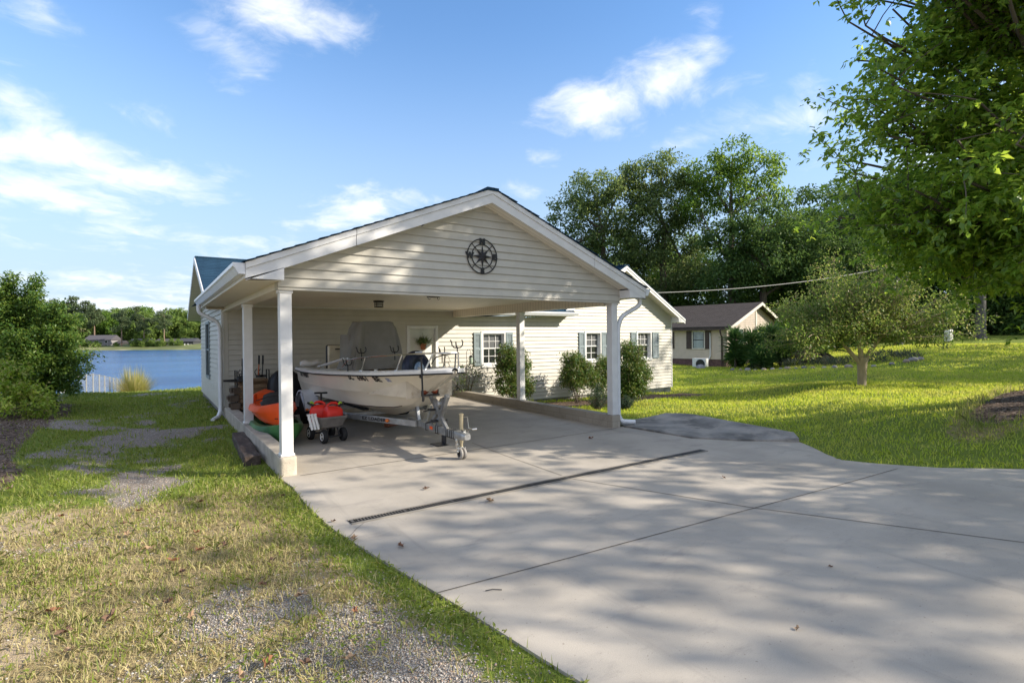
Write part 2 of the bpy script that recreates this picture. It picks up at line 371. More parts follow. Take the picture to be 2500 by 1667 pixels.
def height(x, y):
    x = np.asarray(x, float); y = np.asarray(y, float); num = np.zeros_like(x); den = np.zeros_like(x)
    for cx, cy, cz in CTRL:
        wgt = 1/((x-cx)**2+(y-cy)**2+.35)**1.7; num += wgt*cz; den += wgt
    z = num/den
    d, ins = dist_poly(np.stack([x, y], 1), SLAB)
    k = smooth(d, 0, 1.1); z = np.where(ins, -.018-.08*smooth(d, .12, .35), z*k+(-.016)*(1-k))
    inhouse = (x > .1) & (x < 14.9) & (y > 6.3) & (y < 12.2); z = np.where(inhouse, -.5, z)
    kerb = (x > 5.86) & (x < 7) & (y > -.0) & (y < 6.2); z = np.where(kerb & ~ins, z-.05, z)
    z = z+.03*(vnoise(x, y, 1.1, 3)-.5)*smooth(d, .1, 1.5)*(~inhouse)
    r = np.hypot(x-5, y-5)
    # falls away to the lake on the left/behind; stays up under the woods on the right
    shore = 20.5+np.clip(x-2, 0, 1e9)*.9+np.clip(-x-4, 0, 1e9)*.15
    z = z-smooth(y, shore-2.0, shore+7)*3.6*(1-smooth(x, 26, 40))
    z = z+smooth(x+y*.2, 45, 120)*2.0
    return z
def axis_grid(lo, hi, c, fine, k, m):
    """coordinates dense around c, growing outward"""
    out = [c]; s = fine; v = c
    while v < hi: s = min(m, fine*(1+k*max(0, abs(v-c)-4))); v += s; out.append(v)
    v = c
    while v > lo: s = min(m, fine*(1+k*max(0, abs(v-c)-4))); v -= s; out.insert(0, v)
    return np.array(out)
gx = axis_grid(-160, 200, 2.5, .13, .16, 6); gy = axis_grid(-60, 150, 0, .13, .16, 6)
GX, GY = np.meshgrid(gx, gy); nx, ny = len(gx), len(gy)
px_, py_ = GX.ravel(), GY.ravel(); GZ = height(px_, py_)
def zones(x, y):
    """lawn, gravel, mulch, dryness as real surface covers"""
    x = np.asarray(x, float); y = np.asarray(y, float)
    left = smooth(-x, -1.2, .2)*(y < 30)
    mul = smooth(-x-(2.55+.35*fbm(x, y, 1.5, 5)-.25*smooth(y, 4, 0)), 0, .25)*smooth(y, .2, 1.0)*smooth(11.3-y, 0, .8)
    ang = np.hypot((x-12.5)/3.0, (y+4.3)/.48); mul2 = smooth(1.15-ang+.3*(fbm(x, y, .9, 6)-.5), 0, .22)
    bed = smooth(1.0-np.abs((y-4.75)/.95+.3*(fbm(x, y, 1.2, 8)-.5)), 0, .2)*((x > 5.9) & (x < 15)&(y<6.1))
    mulch = np.maximum(np.maximum(mul, mul2), bed*.95)
    # gravel shows in the wheel tracks and bare spots of the side yard
    f = fbm(x, y, 1.15, 11)
    near = smooth(-y, 1.8, 3.0)*smooth(-x, 3.2, 1.5)*smooth(x, -2.0, -.7)
    track = np.exp(-((x+1.15+.08*y-.4*np.sin(y*.35))/.55)**2)*smooth(y, -.5, 1.5)*smooth(14-y, 0, 5)+.8*np.exp(-((x+2.35)/.5)**2)*smooth(y, .8, 2.5)*smooth(12-y, 0, 4)
    gravel = left*np.clip(smooth(f+.22*near+.10*track+.12*(vnoise(x, y, .22, 77)-.5), .50, .80), 0, 1)
    sand = left*smooth(-y, -1.0, .5)*smooth(fbm(x, y, 1.7, 21)+.3*smooth(-x, 1.8, 3.4), .5, .72)
    d, ins = dist_poly(np.stack([x, y], 1), SLAB)
    edge = np.exp(-(d/.30)**2)*(x < 1.5)*(y < .2)
    gravel = gravel*(1-.9*edge)
    dry = left*np.clip(smooth(-y, -.6, .6)*(.95-.85*edge)-.25*(fbm(x, y, .8, 31)-.4), 0, 1)
    dry = np.maximum(dry, .55*smooth(1.9-ang, 0, .7)*(1-mul2))
    return np.stack([gravel, mulch, dry, np.maximum(sand*(1-edge), 0)], 1)
ZN = zones(px_, py_)
idx = np.arange(nx*ny).reshape(ny, nx)
F = np.stack([idx[:-1, :-1].ravel(), idx[:-1, 1:].ravel(), idx[1:, 1:].ravel(), idx[1:, :-1].ravel()], 1)
m, nt, out = _new('ground_cover'); b = NB(nt)
at = b.n('ShaderNodeAttribute', attribute_name='zone'); sp = b.n('ShaderNodeSeparateColor'); b.l(at.outputs['Color'], sp.inputs[0])
o_ = b.obj()
vor = b.n('ShaderNodeTexVoronoi'); b.l(o_, vor.inputs['Vector']); vor.inputs['Scale'].default_value = 105
vs2 = b.n('ShaderNodeSeparateColor'); b.l(vor.outputs['Color'], vs2.inputs[0])
grav = b.mix(vs2.outputs[0], (.22, .20, .175), (.46, .43, .39)); grav = b.mix(b.ramp(vs2.outputs[1], .72, .9), grav, (.36, .25, .17))
grav = b.mix(b.ramp(vor.outputs[0], .35, .75), grav, (.14, .12, .10))
soil = b.mix(b.noise(o_, 9, 6, .65), (.12, .17, .025), (.20, .25, .045))
straw = b.mix(b.noise(b.mapv(o_, (1, 1, 1)), 26, 6, .7), (.20, .15, .075), (.44, .35, .19))
sandc = b.mix(b.noise(o_, 30, 6, .7), (.36, .27, .17), (.52, .42, .29))
mv = b.n('ShaderNodeTexVoronoi'); b.l(b.mapv(o_, (1, 1.9, 1), (0, 0, .6)), mv.inputs['Vector']); mv.inputs['Scale'].default_value = 22
ms = b.n('ShaderNodeSeparateColor'); b.l(mv.outputs['Color'], ms.inputs[0])
mulc = b.mix(ms.outputs[0], (.055, .04, .03), (.19, .135, .10)); mulc = b.mix(b.ramp(ms.outputs[1], .78, .92), mulc, (.26, .20, .15))
brk = b.noise(o_, 14, 6, .7)
def br(f): return b.ramp(b.math('ADD', f, b.math('MULTIPLY', b.math('SUBTRACT', brk, .5), .9)), .38, .62)
c = b.mix(br(sp.outputs[2]), soil, straw)
c = b.mix(br(at.outputs['Alpha']), c, sandc)
c = b.mix(br(sp.outputs[0]), c, grav)
c = b.mix(br(sp.outputs[1]), c, mulc)
p = b.n('ShaderNodeBsdfPrincipled'); b.l(c, p.inputs['Base Color']); p.inputs['Roughness'].default_value = .95; p.inputs['Specular IOR Level'].default_value = .15
hh = b.math('ADD', b.math('MULTIPLY', vor.outputs[0], -1.0), b.noise(o_, 60, 5, .7)); b.l(b.bump(hh, .8, .012), p.inputs['Normal'])
b.l(p.outputs[0], out.inputs[0])
tag(npmesh('ground', np.stack([px_, py_, GZ], 1), F, m, smooth=True, attr={'zone': ZN}), kind='structure')
def gz(x, y): return float(height(np.array([x]), np.array([y]))[0])

# ------------------------------------------------------------------ driveway: one thick concrete sheet, rising a little toward the back of the carport
def drive_z(x, y): return .085*max(0, min(1, (y-.2)/6))
m, nt, out = _new('driveway_concrete'); b = NB(nt); o_ = b.obj()
c = b.mix(b.ramp(b.noise(o_, .8, 6, .6), .3, .7), (.345, .315, .272), (.455, .412, .352))
c = b.mix(b.math('MULTIPLY', b.ramp(b.noise(b.mapv(o_, (1, 2.6, 1), (0, 0, .35)), 1.7, 7, .68), .52, .72), .5), c, (.23, .215, .20))
c = b.mix(b.math('MULTIPLY', b.ramp(b.noise(o_, 170, 4, .75), .45, .75), .5), c, (.25, .225, .195))
c = b.mix(b.math('MULTIPLY', b.ramp(b.noise(b.mapv(o_, (5.5, .35, 1), (0, 0, .12)), 1.0, 5, .6), .56, .72), .22), c, (.17, .16, .15))
c = b.mix(b.math('MULTIPLY', b.ramp(b.noise(o_, .45, 3, .5), .58, .72), .28), c, (.50, .46, .40))
c = b.mix(b.math('MULTIPLY', b.ramp(b.noise(o_, 45, 2, .5), .68, .74), .5), c, (.16, .13, .11))
p = b.n('ShaderNodeBsdfPrincipled'); b.l(c, p.inputs['Base Color']); p.inputs['Roughness'].default_value = .78; p.inputs['Specular IOR Level'].default_value = .16
b.l(b.bump(b.math('ADD', b.noise(o_, 130, 5, .7), b.math('MULTIPLY', b.noise(o_, 5, 4), .8)), .22, .01), p.inputs['Normal']); b.l(p.outputs[0], out.inputs[0]); CONC = m
joint = mat('joint_gap', (.11, .098, .083), .95, .4, 12)
mb = MB()
poly = [(x, y) for x, y in SLAB if y <= .03]; front = [(x, y) for x, y in poly]
# front slab (y<0) and carport slab as separate pours with a joint between them
fr = [(x, y) for x, y in SLAB if y < -.01]
fr = [(-.02, -.0)]+fr+[(5.95, 0)]
vsl = [(x, y, 0) for x, y in fr]; n = len(fr)
mb.add(vsl+[(x, y, -.14) for x, y in fr], [tuple(range(n))]+[(i, n+i, n+(i+1) % n, (i+1) % n) for i in range(n)])
R_ = 12
for i in range(R_):
    y0 = .0+6.19*i/R_; y1 = 6.19*(i+1)/R_
    mb.add([(.0, y0, drive_z(0, y0)), (5.87, y0, drive_z(0, y0)), (5.87, y1, drive_z(0, y1)), (.0, y1, drive_z(0, y1))], [(0, 1, 2, 3)])
drv = tag(mb.build('driveway', CONC, smooth=False), kind='structure')
mb = MB()
def jline(pts, w=.009):
    for (a, c_) in zip(pts[:-1], pts[1:]):
        a = Vector((a[0], a[1], drive_z(*a)+.004)); c_ = Vector((c_[0], c_[1], drive_z(*c_)+.004)); d = (c_-a).normalized(); s = Vector((-d.y, d.x, 0))*w/2
        mb.add([a-s, c_-s, c_+s, a+s], [(0, 1, 2, 3)])
jline([(.26, -3.78), (1.36, -3.87), (3.53, -4.03), (5.0, -4.14), (6.36, -4.22)]); jline([(2.81, -2.2), (3.53, -4.03), (4.45, -5.75), (6.5, -9.5)], .010)
jline([(2.92, .37), (2.85, -.7), (2.8, -2.0)], .009); jline([(.21, -.09), (2.56, -.09), (5.7, -.06)], .014)
jline([(.06, -2.5), (0.2, -2.3), (.3, -2.2)], .004)
tag(mb.build('driveway_joints', joint, smooth=False), kind='structure')
# dark weathered apron beside the carport, curling up at the lawn edge
ap = [(5.93, -.02), (6.08, .22), (6.64, .36), (7.45, .26), (7.62, -.3), (7.48, -1.0), (7.36, -2.0), (7.3, -2.45), (7.05, -2.66), (6.38, -2.02), (5.98, -1.46)]
def lip(x, y): return .02+.10*float(smooth(np.array(x), 6.7, 7.55))*float(smooth(np.array(-y), -1.2, .2))
cx_, cy_ = 6.55, -.75
mb = MB(); rings = []
for k in (1, .85, .65, .4, .15):
    rr = []
    for i in range(len(ap)):
        for t in (0, .5):
            q = ap[i]; q2 = ap[(i+1) % len(ap)]; x = q[0]+(q2[0]-q[0])*t; y = q[1]+(q2[1]-q[1])*t
            x = cx_+(x-cx_)*k; y = cy_+(y-cy_)*k; rr.append((x, y, .008+lip(x, y)*(1 if k < 1 else .9)))
    rings.append(rr)
mb.loft([[(x, y, -.12) for x, y, z in rings[0]]]+rings, True, True)
tag(mb.build('concrete_apron', mat('apron_stained_concrete', (.20, .19, .175), .9, .45, 1.6, .4, 70, dirt=(.36, .33, .29), dirt_scale=2.6, dirt_lo=.44)), kind='structure')

# ------------------------------------------------------------------ lake and far bank
m, nt, out = _new('lake_water'); b = NB(nt); o_ = b.obj()
p = b.n('ShaderNodeBsdfPrincipled')
c = b.mix(b.ramp(b.noise(b.mapv(o_, (.012, .05, 1), (0, 0, .6)), 1, 4), .4, .65), (.012, .07, .22), (.03, .12, .30)); b.l(c, p.inputs['Base Color'])
p.inputs['Roughness'].default_value = .16; p.inputs['Specular IOR Level'].default_value = .3
b.l(b.bump(b.math('ADD', b.noise(b.mapv(o_, (.9, 1.8, 1), (0, 0, .6)), 1.3, 5, .6), b.noise(b.mapv(o_, (.2, .4, 1), (0, 0, .6)), 1, 3)), .55, .35), p.inputs['Normal'])
b.l(p.outputs[0], out.inputs[0])
mb = MB(); mb.add([far(-700, 5, LAKE_Z), far(60, 25, LAKE_Z), far(260, 330, LAKE_Z), far(-700, 330, LAKE_Z)], [(0, 1, 2, 3)])
tag(mb.build('lake_water', m, smooth=False), kind='structure')
lat = np.linspace(-430, 160, 90); dep = np.array([300, 303, 306, 312, 322, 340, 380, 460, 560, 900])
V = []
for j, d in enumerate(dep):
    for a in lat:
        sh = d+14*math.sin(a*.013+1)+5*math.sin(a*.05)-8+(a+160)*.10
        zz = [LAKE_Z-.6, LAKE_Z+.25, LAKE_Z+.5, -1.9, -.7, .6, 3, 6, 8, 12][j]+.3*math.sin(a*.21+j)
        V.append(far(a, sh, zz))
V = np.array(V); nl = len(lat); idx = np.arange(nl*len(dep)).reshape(len(dep), nl)
F = np.stack([idx[:-1, :-1].ravel(), idx[:-1, 1:].ravel(), idx[1:, 1:].ravel(), idx[1:, :-1].ravel()], 1)
tag(npmesh('far_shore', V, F, mat('far_bank', (.12, .14, .045), .95, .3, .08, dirt=(.36, .31, .2), dirt_scale=.02, dirt_lo=.52), smooth=True), kind='structure')
# ------------------------------------------------------------------ shared materials
SID = mat('vinyl_siding_cream', (.505, .485, .425), .45, .05, 3, spec=.35, dirt=(.50, .44, .34), dirt_scale=.9, dirt_lo=.62)
WHITE = mat('white_trim_paint', (.69, .69, .68), .4, .05, 5, dirt=(.55, .53, .48), dirt_scale=2, dirt_lo=.66)
SOFFY = linesmat('vinyl_soffit_boards', (.76, .71, .60), 1, .1)
SOFFX = linesmat('beaded_ceiling_boards', (.80, .74, .62), 1, .1)
BOXM = linesmat('beaded_beam_cladding', (.74, .68, .56), 1, .1)
SHIN = shingle('slate_blue_shingle', (.012, .032, .058), (.02, .05, .085))
SHINB = shingle('brown_asphalt_shingle', (.052, .045, .042), (.078, .068, .063))
CMU = blockmat('concrete_block', (.36, .32, .26), (.42, .375, .31), (.30, .27, .22), .4, .113)
KERB = mat('kerb_concrete', (.40, .36, .30), .85, .15, 5, .35, 80, dirt=(.22, .20, .17), dirt_scale=1.6, dirt_lo=.5)
SHUT = mat('shutter_slate_blue', (.21, .26, .275), .5, .1)
GLASS = mat('window_glass', (.02, .024, .026), .06, .2, 2, spec=.9)
SCREEN = mat('window_screen', (.11, .115, .12), .35, .1, 3, spec=.5)
BLACK = mat('black_metal', (.018, .018, .02), .45, .2)
GALV = mat('galvanised_steel', (.42, .43, .43), .42, .2, 9, metal=.75, dirt=(.24, .22, .2), dirt_scale=5, dirt_lo=.55)
STEEL = mat('stainless_steel', (.62, .62, .60), .22, .1, metal=1)
GALU = mat('aluminium_gutter_white', (.70, .72, .74), .3, .05, spec=.5)
FOUND = mat('foundation_grey', (.27, .25, .24), .9, .15, 4, .3, 60)
RUBBER = mat('black_rubber', (.02, .02, .021), .75, .2)

SEAM = random.Random(77)
def siding(mb, o, u, n, u0, u1, z0, z1, clip=None, openings=(), c=.114, lip=.022):
    """lapped boards on a wall: o origin, u run direction, n outward; clip(z)->(lo,hi); openings (u0,u1,z0,z1)"""
    o = Vector(o); u = Vector(u); n = Vector(n); z = z0
    while z < z1-1e-4:
        zt = min(z+c, z1); iv = [(u0, u1)]
        for a0, a1, b0, b1 in openings:
            if b0 < zt-.02 and b1 > z+.02:
                nv = []
                for p, q in iv:
                    if a0 > p: nv.append((p, min(q, a0)))
                    if a1 < q: nv.append((max(p, a1), q))
                iv = [(p, q) for p, q in nv if q-p > .005]
        iv2 = []
        for p, q in iv:                                   # vinyl panels overlap every few metres
            cut = p+SEAM.uniform(.6, 3.4)
            while cut < q-.4: iv2.append((p, cut)); p = cut; cut += SEAM.uniform(2.4, 3.8)
            iv2.append((p, q))
        lip0 = lip
        for p, q in iv2:
            pb, qb, pt, qt = p, q, p, q; lip = lip0+SEAM.choice((0, .0022, .004))
            if clip:
                l, h = clip(z); pb, qb = max(p, l), min(q, h); l, h = clip(zt); pt, qt = max(p, l), min(q, h)
                if pb >= qb: continue
                if pt > qt: pt = qt = (pt+qt)/2
            P = lambda uu, zz, k: o+u*uu+Vector((0, 0, zz))+n*k
            zl = min(z+.014, zt); mb.add([P(pb, z, .0), P(qb, z, .0), P(qb, zl, .0), P(pb, zl, .0), P(qb, zl, lip), P(pb, zl, lip), P(qt, zt, .005), P(pt, zt, .005)], [(0, 1, 2, 3), (3, 2, 4, 5), (5, 4, 6, 7)])
        lip = lip0; z = zt
    return mb

# ------------------------------------------------------------------ carport
W, YW, HB = 5.87, 6.18, 2.30
RZ, RX, EX, SL = 3.89, W/2, .39, .40                      # ridge height / x, eave overhang, slope
def roofz(x): return RZ-abs(x-RX)*SL
CP = thing('carport', 'open cream carport with front gable and white posts, sheltering the boat', 'carport')
mb = MB(); siding(mb, (0, 0, 0), (1, 0, 0), (0, -1, 0), 0, W, HB+.012, RZ, lambda z: (RX-(RZ-.17-z)/SL, RX+(RZ-.17-z)/SL), c=.1155, lip=.022)
gw = mb.build('gable_wall', SID, CP, smooth=False)
mb = MB(); mb.box(0, W, .02, .2, HB, 2.5); mb.box(0, W, -.016, .02, HB-.012, HB+.012)
mb.prism([(0.02, .03, 2.45), (W-.02, .03, 2.45), (RX, .03, RZ-.2)], (0, .1, 0)); mb.build('front_beam', SID, CP, smooth=False)
mb = MB(); mb.box(.0, .2, .2, YW-.02, HB, 2.5); mb.build('side_beam', SOFFY, CP, smooth=False)
mb = MB(); mb.box(W-.2, W, .2, YW-.02, 2.26, 2.5); mb.build('side_beam', BOXM, CP, smooth=False)
mb = MB(); mb.box(.2, W-.2, .2, YW-.02, 2.45, 2.49); mb.build('ceiling', SOFFX, CP, smooth=False)
mb = MB(); mb.box(.2, W-.2, YW-.05, YW-.021, 2.42, 2.449); mb.build('ceiling_trim', WHITE, CP)
# roof slopes with ragged shingle edge
def slope_slab(mb, x0, x1, y0, y1, zf, t):
    mb.hexa([(x0, y0, zf(x0)), (x1, y0, zf(x1)), (x1, y1, zf(x1)), (x0, y1, zf(x0))], [(x0, y0, zf(x0)+t), (x1, y0, zf(x1)+t), (x1, y1, zf(x1)+t), (x0, y1, zf(x0)+t)])
mb = MB(); OV = .28
for k in range(24):
    for sgn in (-1, 1):
        xa = RX+sgn*k*(RX+EX+.03)/24; xb = RX+sgn*(k+1)*(RX+EX+.03)/24
        x0, x1 = min(xa, xb), max(xa, xb); j = .012*((k*7) % 3)
        lift = lambda x, xb=xb: roofz(x)+.002+.012*(1-abs(x-xb)/((RX+EX)/24+.001)*-1 if False else 1)
        t0 = .009
        zi = lambda x, s=sgn, xx=xb: roofz(x)+.004+.010*max(0, 1-abs(x-xx)/((RX+EX)/24))
        slope_slab(mb, x0, x1, -OV-.035-j, 9.2, zi, t0)
mb.box(RX-.10, RX+.10, -OV-.03, 9.2, RZ-.035, RZ+.012); mb.build('roof', SHIN, CP, smooth=False)
def rake(mb, x0, x1, y0, y1, top, bot):
    mb.hexa([(x0, y0, roofz(x0)-bot), (x1, y0, roofz(x1)-bot), (x1, y1, roofz(x1)-bot), (x0, y1, roofz(x0)-bot)], [(x0, y0, roofz(x0)-top), (x1, y0, roofz(x1)-top), (x1, y1, roofz(x1)-top), (x0, y1, roofz(x0)-top)])
for sgn in (-1, 1):
    mb = MB(); e = -EX if sgn < 0 else W+EX; mid = RX+sgn*2.05
    for xa, xb in ((e, mid-sgn*-.004), (mid+sgn*-.004, RX)):
        x0, x1 = min(xa, xb), max(xa, xb)
        rake(mb, x0, x1, -OV-.018, -OV+.01, 0, .072); rake(mb, x0, x1, -OV, -OV+.024, .074, .205)
    # boxed eave return
    xi = 0.02 if sgn < 0 else W-.02
    x0, x1 = min(e, xi), max(e, xi)
    mb.prism([(x0, -OV, 2.378), (x1, -OV, 2.378), (x1, -OV, min(roofz(x1)-.2, 3)), (x0, -OV, roofz(x0)-.2)], (0, .022, 0))
    xs = xi-.02 if sgn < 0 else xi
    mb.box(xs, xs+.02, -OV+.022, -.019, 2.378, roofz(xi)-.205)
    mb.build('rake_fascia', WHITE, CP, smooth=False)
    mb = MB(); x0, x1 = (min(xi, RX), max(xi, RX)); rake(mb, x0, x1, -OV+.024, -.001, .17, .185); mb.build('rake_soffit', SOFFY, CP, smooth=False)
    mb = MB(); x0, x1 = (-EX, -.001) if sgn < 0 else (W+.001, W+EX); mb.box(x0, x1, -OV+.023, YW-.06 if sgn>0 else YW+.28, 2.384, 2.398); mb.build('eave_soffit', SOFFY, CP, smooth=False)
    mb = MB(); x0, x1 = (-EX-.002, -EX+.02) if sgn < 0 else (W+EX-.02, W+EX+.002); mb.box(x0, x1, -OV+.023, YW-.12 if sgn>0 else YW+.3, 2.39, 2.545); mb.build('eave_fascia', WHITE, CP, smooth=False)
    # ogee gutter, open on top, with end cap
    g = -1 if sgn < 0 else 1; xb = (-EX if sgn < 0 else W+EX)+g*.004
    prof = [(0, .125), (0, 0), (.065, 0), (.085, .035), (.105, .07), (.125, .085), (.125, .125), (.117, .125), (.117, .09), (.1, .078), (.078, .04), (.06, .008), (.008, .008), (.008, .125)]
    y0, y1 = -OV+.0, (YW-.1 if sgn > 0 else YW+.18)
    mb = MB(); pl = [(xb+g*a, 0, 2.425+h) for a, h in prof]
    mb.add([(x, y0, z) for x, y, z in pl]+[(x, y1, z) for x, y, z in pl], [(i, (i+1) % len(pl), len(pl)+(i+1) % len(pl), len(pl)+i) for i in range(len(pl))])
    for yy in (y0, y1-.004): mb.prism([(x, yy, z) for x, y, z in pl[:7]], (0, .004, 0))
    gu = mb.build('gutter', GALU, CP, smooth=False)
def pipe(mb, pts, w=.075, d=.055):
    """downspout with rounded bends, rectangular section"""
    P = [Vector(p) for p in pts]; Q = [P[0]]
    for i in range(1, len(P)-1):
        a = (P[i-1]-P[i]).normalized(); c_ = (P[i+1]-P[i]).normalized(); r = min(.12, (P[i-1]-P[i]).length*.45, (P[i+1]-P[i]).length*.45)
        for t in (0, .25, .5, .75, 1):
            Q.append((P[i]+a*r).lerp(P[i], t).lerp(P[i].lerp(P[i]+c_*r, t), t))
    Q.append(P[-1]); mb.tube(Q, (w+d)/4*1.12, 8)
mb = MB(); pipe(mb, [(-.45, YW-.02, 2.43), (-.45, YW-.02, 2.27), (-.10, YW-.07, 2.08), (-.065, YW-.07, 1.9), (-.065, YW-.07, .16), (-.12, YW-.22, .04), (-.26, YW-.55, .02)], .085, .065); mb.build('downspout', GALU, CP, angle=50)
mb = MB(); pipe(mb, [(W+.44, -.10, 2.43), (W+.44, -.10, 2.26), (W+.10, .05, 2.05), (W+.035, .08, 1.85), (W+.035, .08, .2), (W+.05, .02, .1), (W+.26, -.12, .085)], .085, .065); mb.build('downspout', GALU, CP, angle=50)
# posts with cap and base collars
for x, y, zb in ((.025, .03, .228), (.025, 3.17, .228), (W-.165, .03, .228), (W-.165, 2.98, .228)):
    mb = MB(); mb.box(x, x+.14, y, y+.14, zb, HB-.001 if y < 1 or x < 1 else 2.259)
    t = HB if y < 1 or x < 1 else 2.26
    post = mb.build('post', WHITE, CP, bevel=.006)
    mb = MB(); mb.box(x-.014, x+.154, y-.014, y+.154, t-.05, t-.002); mb.build('post_cap', WHITE, post, bevel=.008)
    if y > 1 or x < 1:
        mb = MB(); mb.box(x-.014, x+.154, y-.014, y+.154, zb+.001, zb+.035); mb.build('post_base', WHITE, post, bevel=.008)
# kerb walls and front pier
mb = MB(); mb.box(0, .2, .18, YW-.01, -.3, .226); mb.build('kerb_wall', KERB, CP, bevel=.01)
mb = MB(); mb.box(W-.2, W, -.0, YW-.01, -.45, .226); mb.build('kerb_wall', CMU, CP, bevel=.006)
mb = MB(); mb.loft([[(.095+.105*s*math.copysign(abs(math.cos(t))**.45, math.cos(t)), .085+.115*s*math.copysign(abs(math.sin(t))**.45, math.sin(t)), z) for t in [2*PI*j/28 for j in range(28)]] for s, z in ((1.02, -.2), (1.0, .08), (1, .19), (.99, .215), (.93, .228))])
mb.build('pier', mat('rough_cast_concrete', (.46, .41, .33), .9, .12, 9, .6, 45, dirt=(.24, .20, .16), dirt_scale=7, dirt_lo=.58), CP)

# caged lamp and a hook plate on the carport ceiling, compass on the gable
LA = thing('ceiling_light', 'small black caged lantern light on the carport ceiling above the boat', 'ceiling light', (2.54, 3.46, 2.45))
mb = MB(); mb.lathe([(.105, -.001), (.11, -.02), (.095, -.032), (.06, -.04)], n=24); mb.build('canopy', BLACK, LA)
mb = MB(); mb.lathe([(.07, -.033), (.074, -.11), (.066, -.118), (0, -.12)], n=16); mb.build('glass_shade', mat('ribbed_glass', (.5, .5, .46), .15, .1), LA)
mb = MB()
for k in range(4):
    t = PI/4+k*PI/2; mb.tube([(.09*math.cos(t), .09*math.sin(t), -.03), (.09*math.cos(t), .09*math.sin(t), -.128)], .006, 6)
for z in (-.128, -.075): mb.tube([(.09*math.cos(2*PI*j/16), .09*math.sin(2*PI*j/16), z) for j in range(17)], .006, 6)
mb.build('cage', BLACK, LA)
HK = thing('ceiling_hook_rail', 'thin black hook rail screwed to the carport ceiling near the front beam', 'hook rail', (3.05, 1.98, 2.45))
mb = MB(); mb.box(-.13, .13, -.012, .012, -.018, -.001); mb.build('plate', BLACK, HK)
for dx in (-.11, .08):
    mb = MB(); mb.tube([(dx, 0, -.015), (dx, 0, -.04), (dx+.02, 0, -.055), (dx+.045, 0, -.04)], .006, 6); mb.build('hook', BLACK, HK)
CO = thing('compass_wall_art', 'round black metal compass rose with N E S W hanging on the carport gable', 'wall art', (2.9, -.024, 2.915))
mb = MB()
def ring(r, t=.008):
    mb.tube([(r*math.cos(2*PI*j/48), -.008, r*math.sin(2*PI*j/48)) for j in range(49)], t, 6)
ring(.262, .009); ring(.182)
for k in range(8): 
    t = k*PI/4+PI/4*0; 
    if k % 2: mb.tube([(.15*math.cos(t), -.008, .15*math.sin(t)), (.262*math.cos(t), -.008, .262*math.sin(t))], .006, 5)
mb.build('rings', BLACK, CO)
mb = MB()
for k in range(8):
    t = k*PI/4; L = .185 if k % 2 == 0 else .165; q = t+PI/8; q2 = t-PI/8; ri = .062
    tip = (L*math.cos(t), -.010, L*math.sin(t))
    mb.add([(0, -.034, 0), (ri*math.cos(q), -.012, ri*math.sin(q)), tip, (ri*math.cos(q2), -.012, ri*math.sin(q2)), (0, -.003, 0)], [(0, 2, 1), (0, 3, 2), (4, 1, 2), (4, 2, 3)])
mb.build('star', BLACK, CO, smooth=False)
for ch, x, z in (('N', 0, .222), ('E', .222, 0), ('S', 0, -.222), ('W', -.222, 0)):
    V, F = text_mesh(ch, .12, .006, .008); mb = MB(); mb.add([(x+v.x, -.012-v.z, z+v.y) for v in V], F); mb.build('letter', BLACK, CO, smooth=False)

# ------------------------------------------------------------------ house
HS = thing('house', 'cream vinyl sided lake house with slate shingle roof and slate blue shutters', 'house', (0, 0, 0))
WIN = [(6.65, 7.38), (10.66, 11.30), (13.15, 13.82)]; WZ0, WZ1 = .9, 1.8
DX0, DX1, DZ0, DZ1 = 4.37, 5.12, .09, 1.93
wr = lambda x: 4.11-abs(x-12.26)*.575                     # wing roof line
def hclip(z):
    if z < 2.34: return (-.0, 15.0)
    return (12.26-(4.11-.13-z)/.575, min(15.0, 12.26+(4.11-.13-z)/.575))
ops = [(a, c_, WZ0, WZ1) for a, c_ in WIN]+[(DX0, DX1, -.5, DZ1)]
mb = MB(); siding(mb, (0, YW, 0), (1, 0, 0), (0, -1, 0), .0, W-.1, .085, 2.45, None, ops); siding(mb, (0, YW, 0), (1, 0, 0), (0, -1, 0), W-.1, 15.0, -.257, 4.0, hclip, ops)
mb.build('front_wall', SID, HS, smooth=False)
lw = [(9.25, 10.2, .72, 2.12)]
mb = MB(); siding(mb, (0, 0, 0), (0, 1, 0), (-1, 0, 0), YW+.02, 12.3, .085, 3.8, lambda z: (9.24-(3.85-.16-z)/.4 if z > 2.3 else 0, 9.24+(3.85-.16-z)/.4 if z > 2.3 else 99), lw)
mb.build('side_wall', SID, HS, smooth=False)
mb = MB(); siding(mb, (15.0, 0, 0), (0, 1, 0), (1, 0, 0), YW, 12.3, -.257, 2.3); mb.box(.02, 14.98, 12.27, 12.3, -.3, 2.3); mb.build('rear_walls', SID, HS, smooth=False)
mb = MB(); mb.box(.03, 14.97, YW+.03, 12.26, -.7, .08); mb.build('foundation', FOUND, HS)
mb = MB(); mb.box(12.9, 14.96, YW+.004, YW+.03, -.7, -.258); mb.build('crawlspace_skirt', mat('dark_green_skirt', (.035, .05, .045), .7), HS)
for x, y, a, c_ in ((-.016, YW, .085, 2.38), (15.0, YW, -.26, 2.3)):   # corner boards
    mb = MB(); mb.box(x-.012, x+.03, YW-.026, YW+.05, a, c_); mb.build('corner_board', WHITE, HS)
mb = MB(); mb.box(.014, .1, YW-.028, YW-.001, .085, 2.45); mb.build('corner_board', SID, HS)
